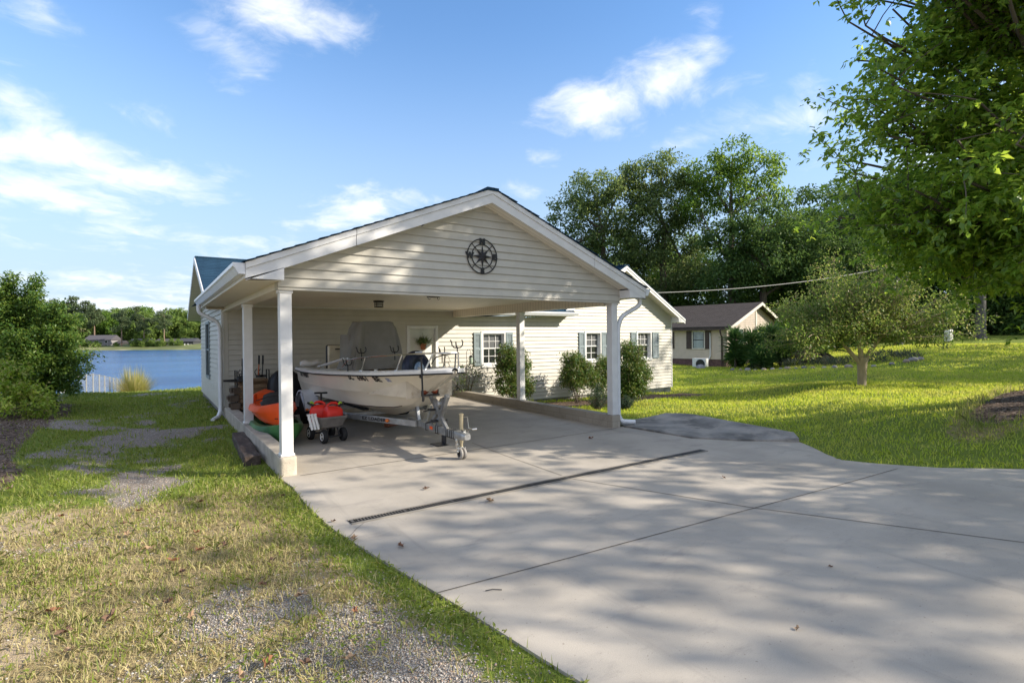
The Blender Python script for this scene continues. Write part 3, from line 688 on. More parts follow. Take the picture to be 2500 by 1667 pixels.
# roofs
hz = lambda y: 3.85-abs(y-9.24)*.4
def roof_y(mb, x0, x1, y0, y1, t=.03):
    for a, c_ in ((y0, 9.24), (9.24, y1)):
        mb.hexa([(x0, a, hz(a)), (x1, a, hz(a)), (x1, c_, hz(c_)), (x0, c_, hz(c_))], [(x0, a, hz(a)+t), (x1, a, hz(a)+t), (x1, c_, hz(c_)+t), (x0, c_, hz(c_)+t)])
mb = MB(); roof_y(mb, -.33, 9.83, 5.78, 12.75); mb.box(-.33, 12, 9.12, 9.36, 3.83, 3.892); mb.build('roof', SHIN, HS, smooth=False)
mb = MB()
for a, c_ in ((9.46, 12.26), (12.26, 15.43)):
    mb.hexa([(a, 5.82, wr(a)), (c_, 5.82, wr(c_)), (c_, 12.7, wr(c_)), (a, 12.7, wr(a))], [(a, 5.82, wr(a)+.03), (c_, 5.82, wr(c_)+.03), (c_, 12.7, wr(c_)+.03), (a, 12.7, wr(a)+.03)])
mb.box(12.14, 12.38, 5.82, 12.7, 4.09, 4.155); mb.build('wing_roof', SHIN, HS, smooth=False)
# wing gable trim
def wrake(mb, x0, x1, y0, y1, top, bot, f=wr):
    mb.hexa([(x0, y0, f(x0)-bot), (x1, y0, f(x1)-bot), (x1, y1, f(x1)-bot), (x0, y1, f(x0)-bot)], [(x0, y0, f(x0)-top), (x1, y0, f(x1)-top), (x1, y1, f(x1)-top), (x0, y1, f(x0)-top)])
for a, c_ in ((9.50, 12.26), (12.26, 15.4)):
    mb = MB(); wrake(mb, a, c_, 5.815, 5.84, .0, .07); wrake(mb, a, c_, 5.83, 5.852, .072, .17)
    if c_ > 15: mb.prism([(15.02, 5.832, 2.19), (15.4, 5.832, 2.19), (15.4, 5.832, wr(15.4)-.1), (15.02, 5.832, wr(15.02)-.1)], (0, .02, 0)); mb.box(15.02, 15.04, 5.852, YW, 2.19, 2.4); mb.box(15.04, 15.4, 5.852, 12.5, 2.19, 2.2)
    mb.build('wing_fascia', WHITE, HS, smooth=False)
    mb = MB(); wrake(mb, a+.03, min(c_, 15.38), 5.852, YW-.001, .13, .145); mb.build('wing_soffit', SOFFY, HS, smooth=False)
mb = MB(); mb.box(15.4, 15.5, 5.9, 12.6, 2.2, 2.31); mb.build('wing_gutter', GALU, HS, bevel=.015)
mb = MB(); mb.box(W+.1, 9.78, 5.80, YW-.001, 2.335, 2.348); mb.build('eave_soffit', SOFFX, HS, smooth=False)
mb = MB(); mb.box(W+.1, 9.8, 5.79, 5.80, 2.33, 2.47); mb.prism([(9.8, 5.79, 2.33), (9.8, YW, 2.33), (9.8, YW, 2.62), (9.8, 5.79, 2.47)], (.02, 0, 0)); mb.build('eave_fascia', WHITE, HS, smooth=False)
mb = MB(); pl = [(0, .11), (0, 0), (-.06, 0), (-.08, .035), (-.105, .075), (-.105, .11)]
mb.prism([(W+.5, 5.788+a, 2.34+h) for a, h in pl], (9.93-W-.5, 0, 0)); mb.build('gutter', GALU, HS, smooth=False)
# left gable overhang
for a, c_ in ((5.78, 9.24), (9.24, 12.75)):
    mb = MB(); 
    for x0, x1, t, bt in ((-.35, -.33, -.03, .13), ):
        mb.hexa([(x0, a, hz(a)-bt), (x1, a, hz(a)-bt), (x1, c_, hz(c_)-bt), (x0, c_, hz(c_)-bt)], [(x0, a, hz(a)-t), (x1, a, hz(a)-t), (x1, c_, hz(c_)-t), (x0, c_, hz(c_)-t)])
    mb.build('side_gable_fascia', WHITE, HS, smooth=False)
    mb = MB(); mb.hexa([(-.33, a, hz(a)-.14), (-.0, a, hz(a)-.14), (-.0, c_, hz(c_)-.14), (-.33, c_, hz(c_)-.14)], [(-.33, a, hz(a)-.125), (-.0, a, hz(a)-.125), (-.0, c_, hz(c_)-.125), (-.33, c_, hz(c_)-.125)])
    mb.build('side_gable_soffit', SOFFY, HS, smooth=False)
# windows (recessed sashes with grilles), shutters
def window(x0, x1, z0, z1, cols, shL, shR):
    t = .07
    fr = MB(); fr.box(x0-t, x1+t, YW-.035, YW-.001, z1, z1+t); fr.box(x0-t, x1+t, YW-.045, YW-.001, z0-t*1.3, z0)
    fr.box(x0-t, x0, YW-.035, YW+.13, z0, z1); fr.box(x1, x1+t*.7, YW-.035, YW+.13, z0, z1)
    fr.box(x0, x1, YW+.0, YW+.13, z1-.004, z1+.03); fr.box(x0, x1, YW, YW+.13, z0-.03, z0+.004)
    f = fr.build('window', WHITE, HS)
    zm = (z0+z1)/2; ys = YW+.085
    for k, (a, c_, yy, mt) in enumerate(((zm, z1-.005, ys-.02, SCREEN), (z0+.005, zm+.02, ys, GLASS))):
        s = MB(); e = .035
        s.box(x0+.001, x0+e, yy, yy+.025, a, c_); s.box(x1-e, x1-.001, yy, yy+.025, a, c_); s.box(x0+e, x1-e, yy, yy+.025, a, a+e); s.box(x0+e, x1-e, yy, yy+.025, c_-e, c_)
        for j in range(1, cols):
            x = x0+e+(x1-x0-2*e)*j/cols; s.box(x-.008, x+.008, yy+.002, yy+.02, a+e, c_-e)
        s.box(x0+e, x1-e, yy+.003, yy+.019, (a+c_)/2-.008, (a+c_)/2+.008)
        s.build('sash', WHITE, f)
        g_ = MB(); g_.box(x0+e-.002, x1-e+.002, yy+.021, yy+.024, a+e-.002, c_-e+.002); g_.build('pane', mt, f)
    for a, c_ in (shL, shR):
        s = MB(); s.box(a, a+.045, YW-.05, YW-.018, z0-.03, z1+.03); s.box(c_-.045, c_, YW-.05, YW-.018, z0-.03, z1+.03)
        for zz in (z0-.03, zm-.03, z1-.03): s.box(a+.045, c_-.045, YW-.05, YW-.018, zz, zz+.06)
        for lo, hi in ((z0+.03, zm-.03), (zm+.03, z1-.03)):
            nn = int((hi-lo)/.034)
            for j in range(nn):
                zz = lo+(hi-lo)*j/nn; s.add([(a+.045, YW-.046, zz), (c_-.045, YW-.046, zz), (c_-.045, YW-.02, zz+.036), (a+.045, YW-.02, zz+.036)], [(0, 1, 2, 3)])
        s.box(a+.002, c_-.002, YW-.017, YW-.012, z0-.028, z1+.028)
        s.build('shutter', SHUT, HS, smooth=False)
window(*WIN[0], WZ0, WZ1, 3, (6.33, 6.57), (7.44, 7.68)); window(*WIN[1], WZ0, WZ1, 2, (10.33, 10.585), (11.36, 11.62)); window(*WIN[2], WZ0, WZ1, 3, (12.79, 13.075), (13.92, 14.25))
fr = MB(); y0, y1, z0, z1 = lw[0]
fr.box(-.04, -.001, y0-.07, y0, z0-.07, z1+.07); fr.box(-.04, -.001, y1, y1+.07, z0-.07, z1+.07); fr.box(-.04, -.001, y0, y1, z1, z1+.07); fr.box(-.04, -.001, y0, y1, z0-.08, z0); fr.box(-.02, .01, y0, y1, (z0+z1)/2-.02, (z0+z1)/2+.02)
f = fr.build('window', SHUT, HS); g_ = MB(); g_.box(.005, .012, y0, y1, z0, z1); g_.build('pane', GLASS, f)
# door with panel lines
fr = MB(); fr.box(DX0-.08, DX0, YW-.04, YW+.1, DZ0, DZ1+.09); fr.box(DX1, DX1+.08, YW-.04, YW+.1, DZ0, DZ1+.09); fr.box(DX0, DX1, YW-.04, YW+.1, DZ1, DZ1+.09)
f = fr.build('door_frame', WHITE, HS, bevel=.006)
dm = mat('door_paint_white', (.66, .67, .62), .45, .04)
dr = MB(); dr.box(DX0+.002, DX1-.002, YW+.04, YW+.08, DZ0, DZ1-.002)
for a, c_ in ((.09, .34), (.41, .66)):
    for lo, hi in ((.25, .85), (1.0, 1.72)):
        dr.box(DX0+a, DX0+c_, YW+.03, YW+.04, lo, hi); dr.box(DX0+a+.03, DX0+c_-.03, YW+.022, YW+.03, lo+.03, hi-.03)
d = dr.build('door', dm, HS, bevel=.004); k = MB(); k.blob((DX0+.07, YW+.0, 1.0), (.03, .03, .03)); k.build('knob', STEEL, d)
k = MB(); k.box(DX0, DX1, YW-.06, YW+.04, .088, .12); k.build('threshold', GALV, HS)
# service mast with drip loop on the wing roof
ms_ = MB(); ms_.tube([(16.1-.9, 7.6, 2.4), (15.2, 7.6, 3.3)], .03, 10); ms_.lathe([(.03, 0), (.06, .02), (.075, .09), (.06, .15), (.02, .18), (0, .185)], (15.2, 7.6, 3.28), n=12); m_ = ms_.build('service_mast', GALV, HS)
# ------------------------------------------------------------------ boat
GEL = mat('gelcoat_cream_white', (.72, .66, .54), .28, .04, 2, spec=.5, dirt=(.50, .44, .34), dirt_scale=1.2, dirt_lo=.6, coat=.3)
GELW = mat('gelcoat_white', (.72, .71, .68), .35, .05, 3, dirt=(.5, .45, .36), dirt_scale=3, dirt_lo=.58)
LINER = mat('cockpit_liner', (.62, .54, .42), .6, .1, 3, dirt=(.25, .15, .07), dirt_scale=4, dirt_lo=.52)
BT = thing('motor_boat', 'white and cream centre console motorboat with stainless bow rail resting on the trailer', 'boat', (2.2, 2.2, .3))
BO = Vector((2.2, 2.2, .3))
ST = [  # y, half breadth at sheer, sheer z, half breadth and z at chine, keel z
    (4.80, .97, 1.10, .85, .63, .34), (4.0, 1.02, 1.10, .88, .615, .33), (3.2, 1.0, 1.105, .84, .60, .32), (2.4, .945, 1.125, .73, .585, .325), (1.8, .875, 1.145, .60, .58, .355),
    (1.35, .80, 1.16, .45, .585, .44), (1.0, .725, 1.17, .30, .60, .53), (.7, .64, 1.182, .16, .66, .645), (.4, .53, 1.2, .07, .86, .85), (.15, .43, 1.213, .045, .985, .975),
    (-.05, .335, 1.226, .035, 1.075, 1.065), (-.22, .235, 1.236, .03, 1.15, 1.14), (-.34, .14, 1.243, .02, 1.2, 1.195), (-.41, .05, 1.247, .012, 1.225, 1.222), (-.425, .012, 1.248, .006, 1.235, 1.233)]
def stat(y):
    S = ST[::-1]
    return [float(np.interp(y, [s[0] for s in S], [s[k] for s in S])) for k in range(1, 6)]
def hull_half(y):
    hb, zs, hc, zc, zk = stat(y)
    f = float(np.interp(y, [-.4, .4, 1.5, 3], [.5, .42, .50, .60]))
    hl = hc+.03*min(1, hb*2); zt = zs-.062; zm = zc+(zt-zc)*.46; hm = hl+(hb-hl)*f
    return [(0, zk), (hc*.33, zk+(zc-zk)*.30), (hc*.68, zk+(zc-zk)*.66), (hc, zc-.012), (hl, zc), (hl+(hm-hl)*.5, zc+(zm-zc)*.5), (hm, zm), (hm+.008*min(1, hb*2), zm+.006), (hm+(hb-hm)*.52, zm+(zt-zm)*.55), (hb, zt)]
def hull_x(y, z):
    h = hull_half(y)[4:]; return float(np.interp(z, [p[1] for p in h], [p[0] for p in h]))
ys = [4.80, 4.4, 4.0, 3.6, 3.2, 2.8, 2.4, 2.1, 1.8, 1.57, 1.35, 1.17, 1.0, .85, .7, .55, .4, .27, .15, .05, -.05, -.14, -.22, -.28, -.34, -.38, -.41, -.425]
def bl(p): return (p[0]-BO.x, p[1]-BO.y, p[2]-BO.z)
mb = MB(); rings = []
for y in ys:
    h = hull_half(y); rings.append([bl((2.2-x, y, z)) for x, z in h[::-1]]+[bl((2.2+x, y, z)) for x, z in h[1:]])
mb.loft(rings, closed=False, cap=False); nn = len(rings[0]); mb.add(rings[0], [tuple(range(nn))[::-1]])
mb.build('hull', GEL, BT, angle=26)
mb = MB(); rings = []
for y in ys:
    hb, zs = stat(y)[:2]; zt = zs-.062; q = min(1, hb*3)
    prof = [(hb+.004, zt), (hb+.03, zt+.006), (hb+.036, zs-.012), (hb+.02, zs), (max(0, hb-.13), zs+.014), (max(0, hb-.155), zs+.004), (max(0, hb-.16), zs-.05)]
    rings.append((prof, y))
for s in (-1, 1):
    mb.loft([[bl((2.2+s*x, y, z)) for x, z in pr] for pr, y in rings], closed=False, cap=False)
hbT, zsT = stat(4.8)[:2]
mb.add([bl(p) for p in ((2.2-hbT-.03, 4.8, zsT), (2.2+hbT+.03, 4.8, zsT), (2.2+hbT+.03, 4.62, zsT+.012), (2.2-hbT-.03, 4.62, zsT+.012))], [(0, 1, 2, 3)])
# foredeck
fd = [y for y in ys if y < .45]; mb.loft([[bl((2.2+k*max(0, stat(y)[0]-.15), y, stat(y)[1]+.004+.02*(1-abs(k)))) for k in (-1, -.5, 0, .5, 1)] for y in fd], closed=False, cap=False)
mb.build('gunwale', GELW, BT, angle=40)
mb = MB()
for s in (-1, 1): mb.tube([bl((2.2+s*(stat(y)[0]+.026), y, stat(y)[1]-.062)) for y in ys], .013, 6)
mb.build('rub_rail', RUBBER, BT)
mb = MB(); fy = [y for y in ys if .38 < y < 4.7]
for s in (-1, 1): mb.loft([[bl((2.2+s*(stat(y)[0]-.158), y, stat(y)[1]-.045)), bl((2.2+s*(stat(y)[0]-.17), y, .80)), bl((2.2, y, .79))] for y in fy], closed=False, cap=False)
y = fy[-1]; hb = stat(y)[0]; mb.add([bl((2.2-hb+.15, y, 1.2)), bl((2.2+hb-.15, y, 1.2)), bl((2.2+hb-.15, y, .78)), bl((2.2-hb+.15, y, .78))], [(0, 1, 2, 3)])
mb.build('cockpit_liner', LINER, BT, angle=40)
# dark tube along the chine, coloured to stand for the shadow line there
mb = MB()
for s in (-1, 1): mb.tube([bl((2.2+s*(hull_half(y)[4][0]+.002), y, hull_half(y)[4][1]-.008)) for y in ys if y > .75], .007, 5)
mb.build('chine_shadow_strip', mat('chine_shadow_brown', (.05, .035, .03), .6), BT)
# lettering on the port side, wrapped on the hull
INK = mat('decal_black', (.03, .028, .028), .5)
def hull_text(s, yc, zc, size, bold, name, spacing=1.05, slant=0.0, m=None, sx_=1.0):
    V, F = text_mesh(s, size, 0, bold, spacing); vs = []
    for v in V:
        z = zc+v.y; y = yc-(v.x*sx_+slant*v.y); vs.append(bl((2.2-hull_x(y, z)-.004, y, z)))
    mb = MB(); mb.add(vs, F); mb.build(name, m or INK, BT, smooth=False)
for t_, y_ in (('SC', 1.60), ('6961', 1.25), ('BE', .89)): hull_text(t_, y_, 1.055, .112, .005, 'registration_mark', 1.0, sx_=1.3)
hull_text('KEY WEST', 4.0, .985, .12, .008, 'maker_lettering', 1.0, .25, sx_=1.3)
mb = MB(); mb.add([bl((2.2-hull_x(y, z)-.004, y, z)) for y, z in ((.70, 1.025), (.63, 1.025), (.62, 1.085), (.69, 1.085))], [(0, 1, 2, 3)]); mb.build('sticker', mat('decal_blue', (.12, .16, .36), .5, .3, 60, col2=(.6, .6, .62)), BT, smooth=False)
# bow rail
def rail_pt(y, s): hb, zs = stat(y)[:2]; return (2.2+s*(hb-.075), y, zs)
mb = MB(); top = []
for k, y in enumerate([2.05, 1.8, 1.4, 1.0, .6, .3, .1, -.08, -.19]):
    p = rail_pt(y, -1); top.append(bl((p[0], p[1], [1.2, 1.33, 1.375, 1.405, 1.43, 1.445, 1.455, 1.46, 1.465][k])))
top += [bl((2.09, -.27, 1.468)), bl((2.2, -.29, 1.468)), bl((2.31, -.27, 1.468))]+[(-p[0], p[1], p[2]) for p in top[::-1]]
mb.tube(top, .0125, 8)
for y, h in ((1.25, 1.385), (.38, 1.44), (-.15, 1.462)):
    for s in (-1, 1):
        p = rail_pt(y+.12, s); q = rail_pt(y, s); mb.tube([bl((p[0], p[1], p[2])), bl((q[0], q[1], h))], .0125, 8); mb.lathe([(.03, 0), (.026, .012), (.012, .014)], bl((p[0], p[1], p[2]+.005)), n=12)
mb.build('bow_rail', STEEL, BT)
for x, y, z0, z1, a in ((1.36, 1.7, 1.13, 1.25, .3), (1.89, 2.6, 1.28, 1.42, -.2), (2.27, 1.95, 1.30, 1.44, .2), (2.72, 1.0, 1.26, 1.42, .5), (2.36, -.2, 1.45, 1.54, -.4)):
    mb = MB(); mb.tube([bl((x, y, z0)), bl((x, y, z1))], .009, 6); ca, sa = math.cos(a), math.sin(a)
    for s in (-1, 1):
        mb.tube([bl((x+s*ca*d, y+s*sa*d, z1+h)) for d, h in ((0, -.005), (.045, .0), (.075, .03), (.08, .075), (.065 if s > 0 else .1, .11))], .009, 6)
    mb.tube([bl((x, y, z1)), bl((x-.02*sa, y+.05*ca, z1+.02)), bl((x-.03*sa, y+.07*ca, z1+.08))], .010, 6)
    mb.build('rod_holder', BLACK, BT)
for y in (.95, .05):
    p = rail_pt(y, -1); mb = MB(); mb.tube([bl((p[0]-.01, y-.07, p[2]+.035)), bl((p[0]-.01, y+.07, p[2]+.035))], .009, 6)
    for d in (-.025, .025): mb.tube([bl((p[0]-.01, y+d, p[2]+.005)), bl((p[0]-.01, y+d, p[2]+.035))], .008, 6)
    mb.build('cleat', STEEL, BT)
# leaning seat, cushion and outboard
mb = MB(); mb.box(*[v for a in zip(bl((1.70, 4.12, 1.0)), bl((2.08, 4.2, 1.55))) for v in a]); s_ = mb.build('seat_back', mat('vinyl_cream', (.66, .60, .46), .45), BT, bevel=.03, seg=3)
mb = MB(); mb.box(*[v for a in zip(bl((1.69, 4.205, .95)), bl((2.09, 4.3, 1.56))) for v in a]); mb.build('seat_frame', BLACK, s_, bevel=.03)
mb = MB(); mb.box(*[v for a in zip(bl((1.84, 4.105, 1.46)), bl((1.97, 4.118, 1.485))) for v in a]); mb.build('handle_slot', BLACK, s_)
mb = MB(); mb.box(*[v for a in zip(bl((1.65, 4.1, .8)), bl((2.75, 4.6, 1.08))) for v in a]); mb.build('seat_box', GELW, BT, bevel=.03)
mb = MB(); rd = random.Random(3)
mb.loft([[bl((1.2+.4*t, 4.3+.12*math.cos(a)*(1-.3*abs(2*t-1)**4), 1.19+.065*math.sin(a)*(1-.35*abs(2*t-1)**4)+.01*math.sin(9*t))) for a in [2*PI*j/12 for j in range(12)]] for t in [i/9 for i in range(10)]]); mb.build('cushion', GELW, BT)
mb = MB(); mb.loft([[bl((2.2+sx_*math.cos(a), yc+sy_*math.sin(a), z)) for a in [2*PI*j/16 for j in range(16)]] for z, sx_, sy_, yc in ((.32, .03, .06, 5.02), (.55, .05, .08, 5.02), (.9, .08, .11, 5.02), (1.05, .16, .22, 5.05), (1.25, .18, .25, 5.08), (1.42, .15, .22, 5.1), (1.5, .07, .12, 5.1))]); mb.build('outboard_motor', mat('outboard_black', (.015, .016, .018), .3, coat=.4), BT)
# console under a draped canvas
mb = MB(); rings = []; NA = 72
for k, t in enumerate([0, .06, .15, .3, .45, .6, .75, .88, .96, 1.0]):
    z = 1.08+(2.0-1.08)*t; wx = .50-.12*t; wy = .34-.10*t
    if t > .95: wx -= .02; wy -= .02
    rr = []
    for j in range(NA):
        a = 2*PI*j/NA; ca, sa = math.cos(a), math.sin(a); e = .22
        x = math.copysign(abs(ca)**e, ca)*wx; yv = math.copysign(abs(sa)**e, sa)*wy
        f = (1-t)**.8*(.022*math.sin(a*9+1.2*math.sin(3*a))+.018*math.sin(a*17+2))+.006*math.sin(a*5+t*7)
        x += f*ca*1.6-(.10*(1-t) if ca < -.3 else 0); yv += f*sa*1.6
        rr.append(bl((2.33+x, 3.2+yv, z+(.02*math.sin(3*a) if t > .9 else 0)+(.02*math.sin(7*a) if t < .05 else 0))))
    rings.append(rr)
rings.append([bl((2.33+.001*math.cos(2*PI*j/NA), 3.2+.001*math.sin(2*PI*j/NA), 2.005)) for j in range(NA)])
mb.loft(rings); mb.build('console_cover', mat('canvas_cover_grey_tan', (.265, .258, .235), .9, .10, 3, .3, 50, dirt=(.17, .155, .13), dirt_scale=2, dirt_lo=.56), BT, angle=60)
mb = MB(); mb.loft([[bl((1.92+.17*(1-.3*t)*math.cos(a)-.03*t+.012*math.sin(5*a), 3.45+.3*(1-.3*t)*math.sin(a), 1.1+.66*t)) for a in [2*PI*j/24 for j in range(24)]] for t in (0, .25, .5, .75, .93, 1)]); mb.build('seat_cover', bpy.data.materials['canvas_cover_grey_tan'], BT)
mb = MB(); mb.lathe([(.0, -.03), (.022, -.02), (.026, 0), (.01, .03), (.0, .08)], bl((1.86, -.03, 1.135)), (-.7, -.7, 0), n=10); mb.build('bow_light', mat('dark_chrome', (.12, .12, .11), .3, metal=.8), BT)

# things in the boat
T = thing('towable_tube', 'round navy towable tube with pale blue centre standing in the boat bow', 'inflatable tube', (2.18, .82, 1.18))
mb = MB(); mb.lathe([(.16, -.06), (.2, -.085), (.27, -.07), (.305, -.02), (.305, .03), (.27, .07), (.2, .085), (.16, .06)], axis=(.42, -.9, .12), n=40); mb.build('tube_ring', mat('navy_vinyl', (.012, .018, .04), .45, .1), T)
mb = MB(); mb.lathe([(0, .075), (.09, .07), (.15, .05), (.17, .02)], axis=(.42, -.9, .12), n=32); mb.build('centre_panel', mat('pale_blue_vinyl', (.14, .25, .42), .5, .2, 9, col2=(.4, .48, .55)), T)
mb = MB(); mb.add([(-.06, -.09, .245), (.09, -.03, .245), (.09, -.02, .29), (-.06, -.08, .29)], [(0, 1, 2, 3)]); mb.build('label_patch', mat('white_patch', (.6, .62, .66), .5), T, smooth=False)
T = thing('aluminium_oars', 'pair of silver aluminium poles lying along the near gunwale of the boat', 'poles', (1.3, 2.6, 1.15))
ALP = mat('dull_aluminium', (.55, .56, .57), .45, .1, metal=.25)
for dx in (0, .07):
    mb = MB(); mb.tube([(-.03+dx, .62, .02), (.08+dx, -.60, .20)], .014, 8); mb.build('pole', ALP, T)

# ------------------------------------------------------------------ trailer
TR = thing('boat_trailer', 'galvanised boat trailer with winch post and tongue jack under the white motorboat', 'trailer', (2.2, 2.2, 0))
def tl(p): return (p[0]-2.2, p[1]-2.2, p[2])
for s in (-1, 1):
    mb = MB(); mb.bar(tl((2.2+s*.77, 4.95, .40)), tl((2.2+s*.77, 2.0, .385)), .06, .095); mb.bar(tl((2.2+s*.77, 2.04, .386)), tl((2.2+s*.07, .74, .342)), .06, .095); mb.build('frame_rail', GALV, TR, bevel=.006)
mb = MB(); mb.bar(tl((2.2, 1.15, .345)), tl((2.2, -.55, .335)), .085, .095); mb.build('tongue', GALV, TR, bevel=.006)
for y in (4.6, 3.4, 2.25):
    mb = MB(); mb.bar(tl((1.43, y, .36)), tl((2.97, y, .36)), .06, .06); mb.build('cross_member', GALV, TR)
mb = MB(); mb.bar(tl((1.2, 3.75, .30)), tl((3.2, 3.75, .30)), .05, .05); mb.build('axle', GALV, TR)
for s in (-1, 1):
    mb = MB(); mb.bar(tl((2.2+s*.46, 4.7, .46)), tl((2.2+s*.40, 2.1, .455)), .09, .05); mb.build('bunk', RUBBER, TR)
# maker's name along the angled rail
V, F = text_mesh('EZ LOADER', .072, .001, .003, 1.08); mb = MB()
d = Vector((.70, -1.30, -.044)).normalized(); n_ = Vector((-d.y, d.x, 0)).normalized()*-1; base = Vector((1.43+.33, 2.04-.615, .386-.022))+n_*.0325*1.0
if n_.x > 0: n_ = -n_
base = Vector((1.43+.30, 2.04-.56, .366))+n_*.034
mb.add([tl(base+d*v.x*1.25+Vector((0, 0, 1))*v.y+n_*v.z) for v in V], F); mb.build('maker_lettering', INK, TR, smooth=False)
AMB = mat('amber_reflector', (.75, .18, .02), .3, .1, spec=.6)
for t in (.62,):
    q = Vector((1.43, 2.04, .386))+d*(1.476*t)+n_*.034; mb = MB(); mb.blob(tl(q), (.03, .05, .03)); mb.build('side_marker', AMB, TR)
mb = MB(); mb.box(*[v for a in zip(tl((2.2-.0445, .22, .315)), tl((2.2-.043, .32, .36))) for v in a]); mb.build('reflector', mat('red_orange_reflector', (.75, .12, .03), .3), TR)
for y in (.45, .12, .05, -.22, -.27, -.33, -.38, -.44):
    mb = MB(); h = .055; mb.tube([tl((2.2-.047, y, .335-h)), tl((2.2-.047, y, .335+h)), tl((2.2+.047, y, .335+h)), tl((2.2+.047, y, .335-h)), tl((2.2-.047, y, .335-h))], .0055, 5); mb.build('u_bolt', BLACK, TR)
for s in (-1, 1):
    wx = 2.2+s*.99; WH = MB(); WH.lathe([(.17, -.085), (.25, -.095), (.285, -.085), (.298, -.05), (.30, 0), (.298, .05), (.285, .085), (.25, .095), (.17, .085)], tl((wx, 3.85, .325)), (s, 0, 0), n=36); wh = WH.build('wheel', RUBBER, TR)
    mb = MB(); mb.lathe([(.0, .06), (.05, .07), (.06, .045), (.12, .035), (.16, .07), (.175, .075), (.172, .0), (.0, -.02)], tl((wx, 3.85, .325)), (s, 0, 0), n=30); mb.build('rim', mat('wheel_rim_grey', (.35, .36, .37), .35, metal=.5), wh)
    mb = MB(); arc = []
    for k in range(15):
        a = PI*(k/14); r = .37; arc.append((3.85+r*math.cos(a)*1.12, .33+r*math.sin(a)))
    o1 = [tl((wx+s*.13, y, z)) for y, z in arc]; o2 = [tl((wx-s*.13, y, z)) for y, z in arc]; i1 = [tl((wx+s*.13, 3.85+(y-3.85)*.93, .33+(z-.33)*.93)) for y, z in arc]
    mb.loft([[a_, b_, c_] for a_, b_, c_ in zip(i1, o1, o2)], closed=False, cap=False)
    for p_ in (o1, o2):
        k0 = len(p_); mb.add(p_+[(p_[0][0], 0+3.85-2.2, .33+.30)], [(i, i+1, k0) for i in range(k0-1) if i > 8 or True and i > 9])
    sk = [tl((wx+s*.13, y, z)) for y, z in arc[8:]]+[tl((wx+s*.13, 3.42, .30)), tl((wx+s*.13, 3.53, .36))]
    fe = mb.build('fender', mat('fender_paint_white', (.56, .58, .62), .35), TR, angle=50)
    mb = MB(); mb.blob(tl((wx+s*.0-.10, 3.40, .36)), (.035, .02, .025)); mb.build('marker_light', AMB, fe)
GALD = mat('weathered_galvanised', (.27, .275, .275), .5, .25, 9, metal=.6, dirt=(.12, .11, .1), dirt_scale=6, dirt_lo=.5)
# winch stand
mb = MB(); mb.bar(tl((2.2, -.17, .37)), tl((2.2, .37, .80)), .045, .055); mb.bar(tl((2.2, .14, .37)), tl((2.2, -.19, .86)), .058, .068); mb.bar(tl((2.2, .42, .35)), tl((2.2, .10, .60)), .05, .05); mb.build('winch_post', GALD, TR, bevel=.005)
mb = MB(); mb.bar(tl((2.2, .80, .36)), tl((2.2, .88, .62)), .05, .06); mb.build('keel_post', GALV, TR, bevel=.005)
mb = MB(); mb.lathe([(.0, -.055), (.085, -.055), (.085, -.045), (.045, -.04), (.045, .04), (.085, .045), (.085, .055), (0, .055)], tl((2.24, .17, .70)), (1, 0, 0), n=24); wi = mb.build('winch', GALV, TR)
mb = MB(); mb.lathe([(.0, .056), (.09, .056), (.09, .064), (0, .066)], tl((2.24, .15, .71)), (1, -.2, 0), n=24); mb.build('gear_cover', BLACK, wi)
for (x, y, z) in ((2.2, .20, .62), (2.2, .10, .465)):
    mb = MB(); mb.box(*[v for a in zip(tl((x-.11, y-.05, z-.014)), tl((x+.12, y+.05, z+.014))) for v in a]); mb.tube([tl((x-.11, y-.02, z)), tl((x-.19, y+.02, z-.02))], .012, 6); mb.build('winch_bracket', BLACK, TR, bevel=.004)
mb = MB(); mb.lathe([(.0, -.115), (.045, -.115), (.066, -.1), (.06, -.07), (.028, -.02), (.026, 0), (.028, .02), (.06, .07), (.066, .1), (.045, .115), (0, .115)], tl((2.2, .40, .885)), (1, 0, 0), n=22); ro = mb.build('bow_roller', mat('rust_red_roller', (.22, .05, .022), .45, .2), TR)
mb = MB(); mb.box(*[v for a in zip(tl((2.06, .34, .805)), tl((2.34, .46, .83))) for v in a]); mb.box(*[v for a in zip(tl((2.062, .37, .831)), tl((2.075, .43, .9))) for v in a]); mb.box(*[v for a in zip(tl((2.325, .37, .831)), tl((2.338, .43, .9))) for v in a]); mb.build('roller_bracket', BLACK, ro)
mb = MB(); mb.tube([tl((1.86, -.10, .79)), tl((1.84, -.10, 1.40))], .014, 8); mb.lathe([(.02, 0), (.03, .008), (.012, .02), (0, .021)], tl((1.84, -.10, 1.395)), n=10); mb.tube([tl((1.86, -.10, .80)), tl((1.95, .08, .80)), tl((2.08, .36, .815))], .018, 6); mb.build('guide_rod', BLACK, TR)
mb = MB(); mb.box(*[v for a in zip(tl((1.98, -.30, .165)), tl((2.16, -.06, .18))) for v in a]); mb.box(*[v for a in zip(tl((2.13, -.24, .181)), tl((2.15, -.12, .29))) for v in a]); mb.build('step_plate', BLACK, TR, bevel=.003)
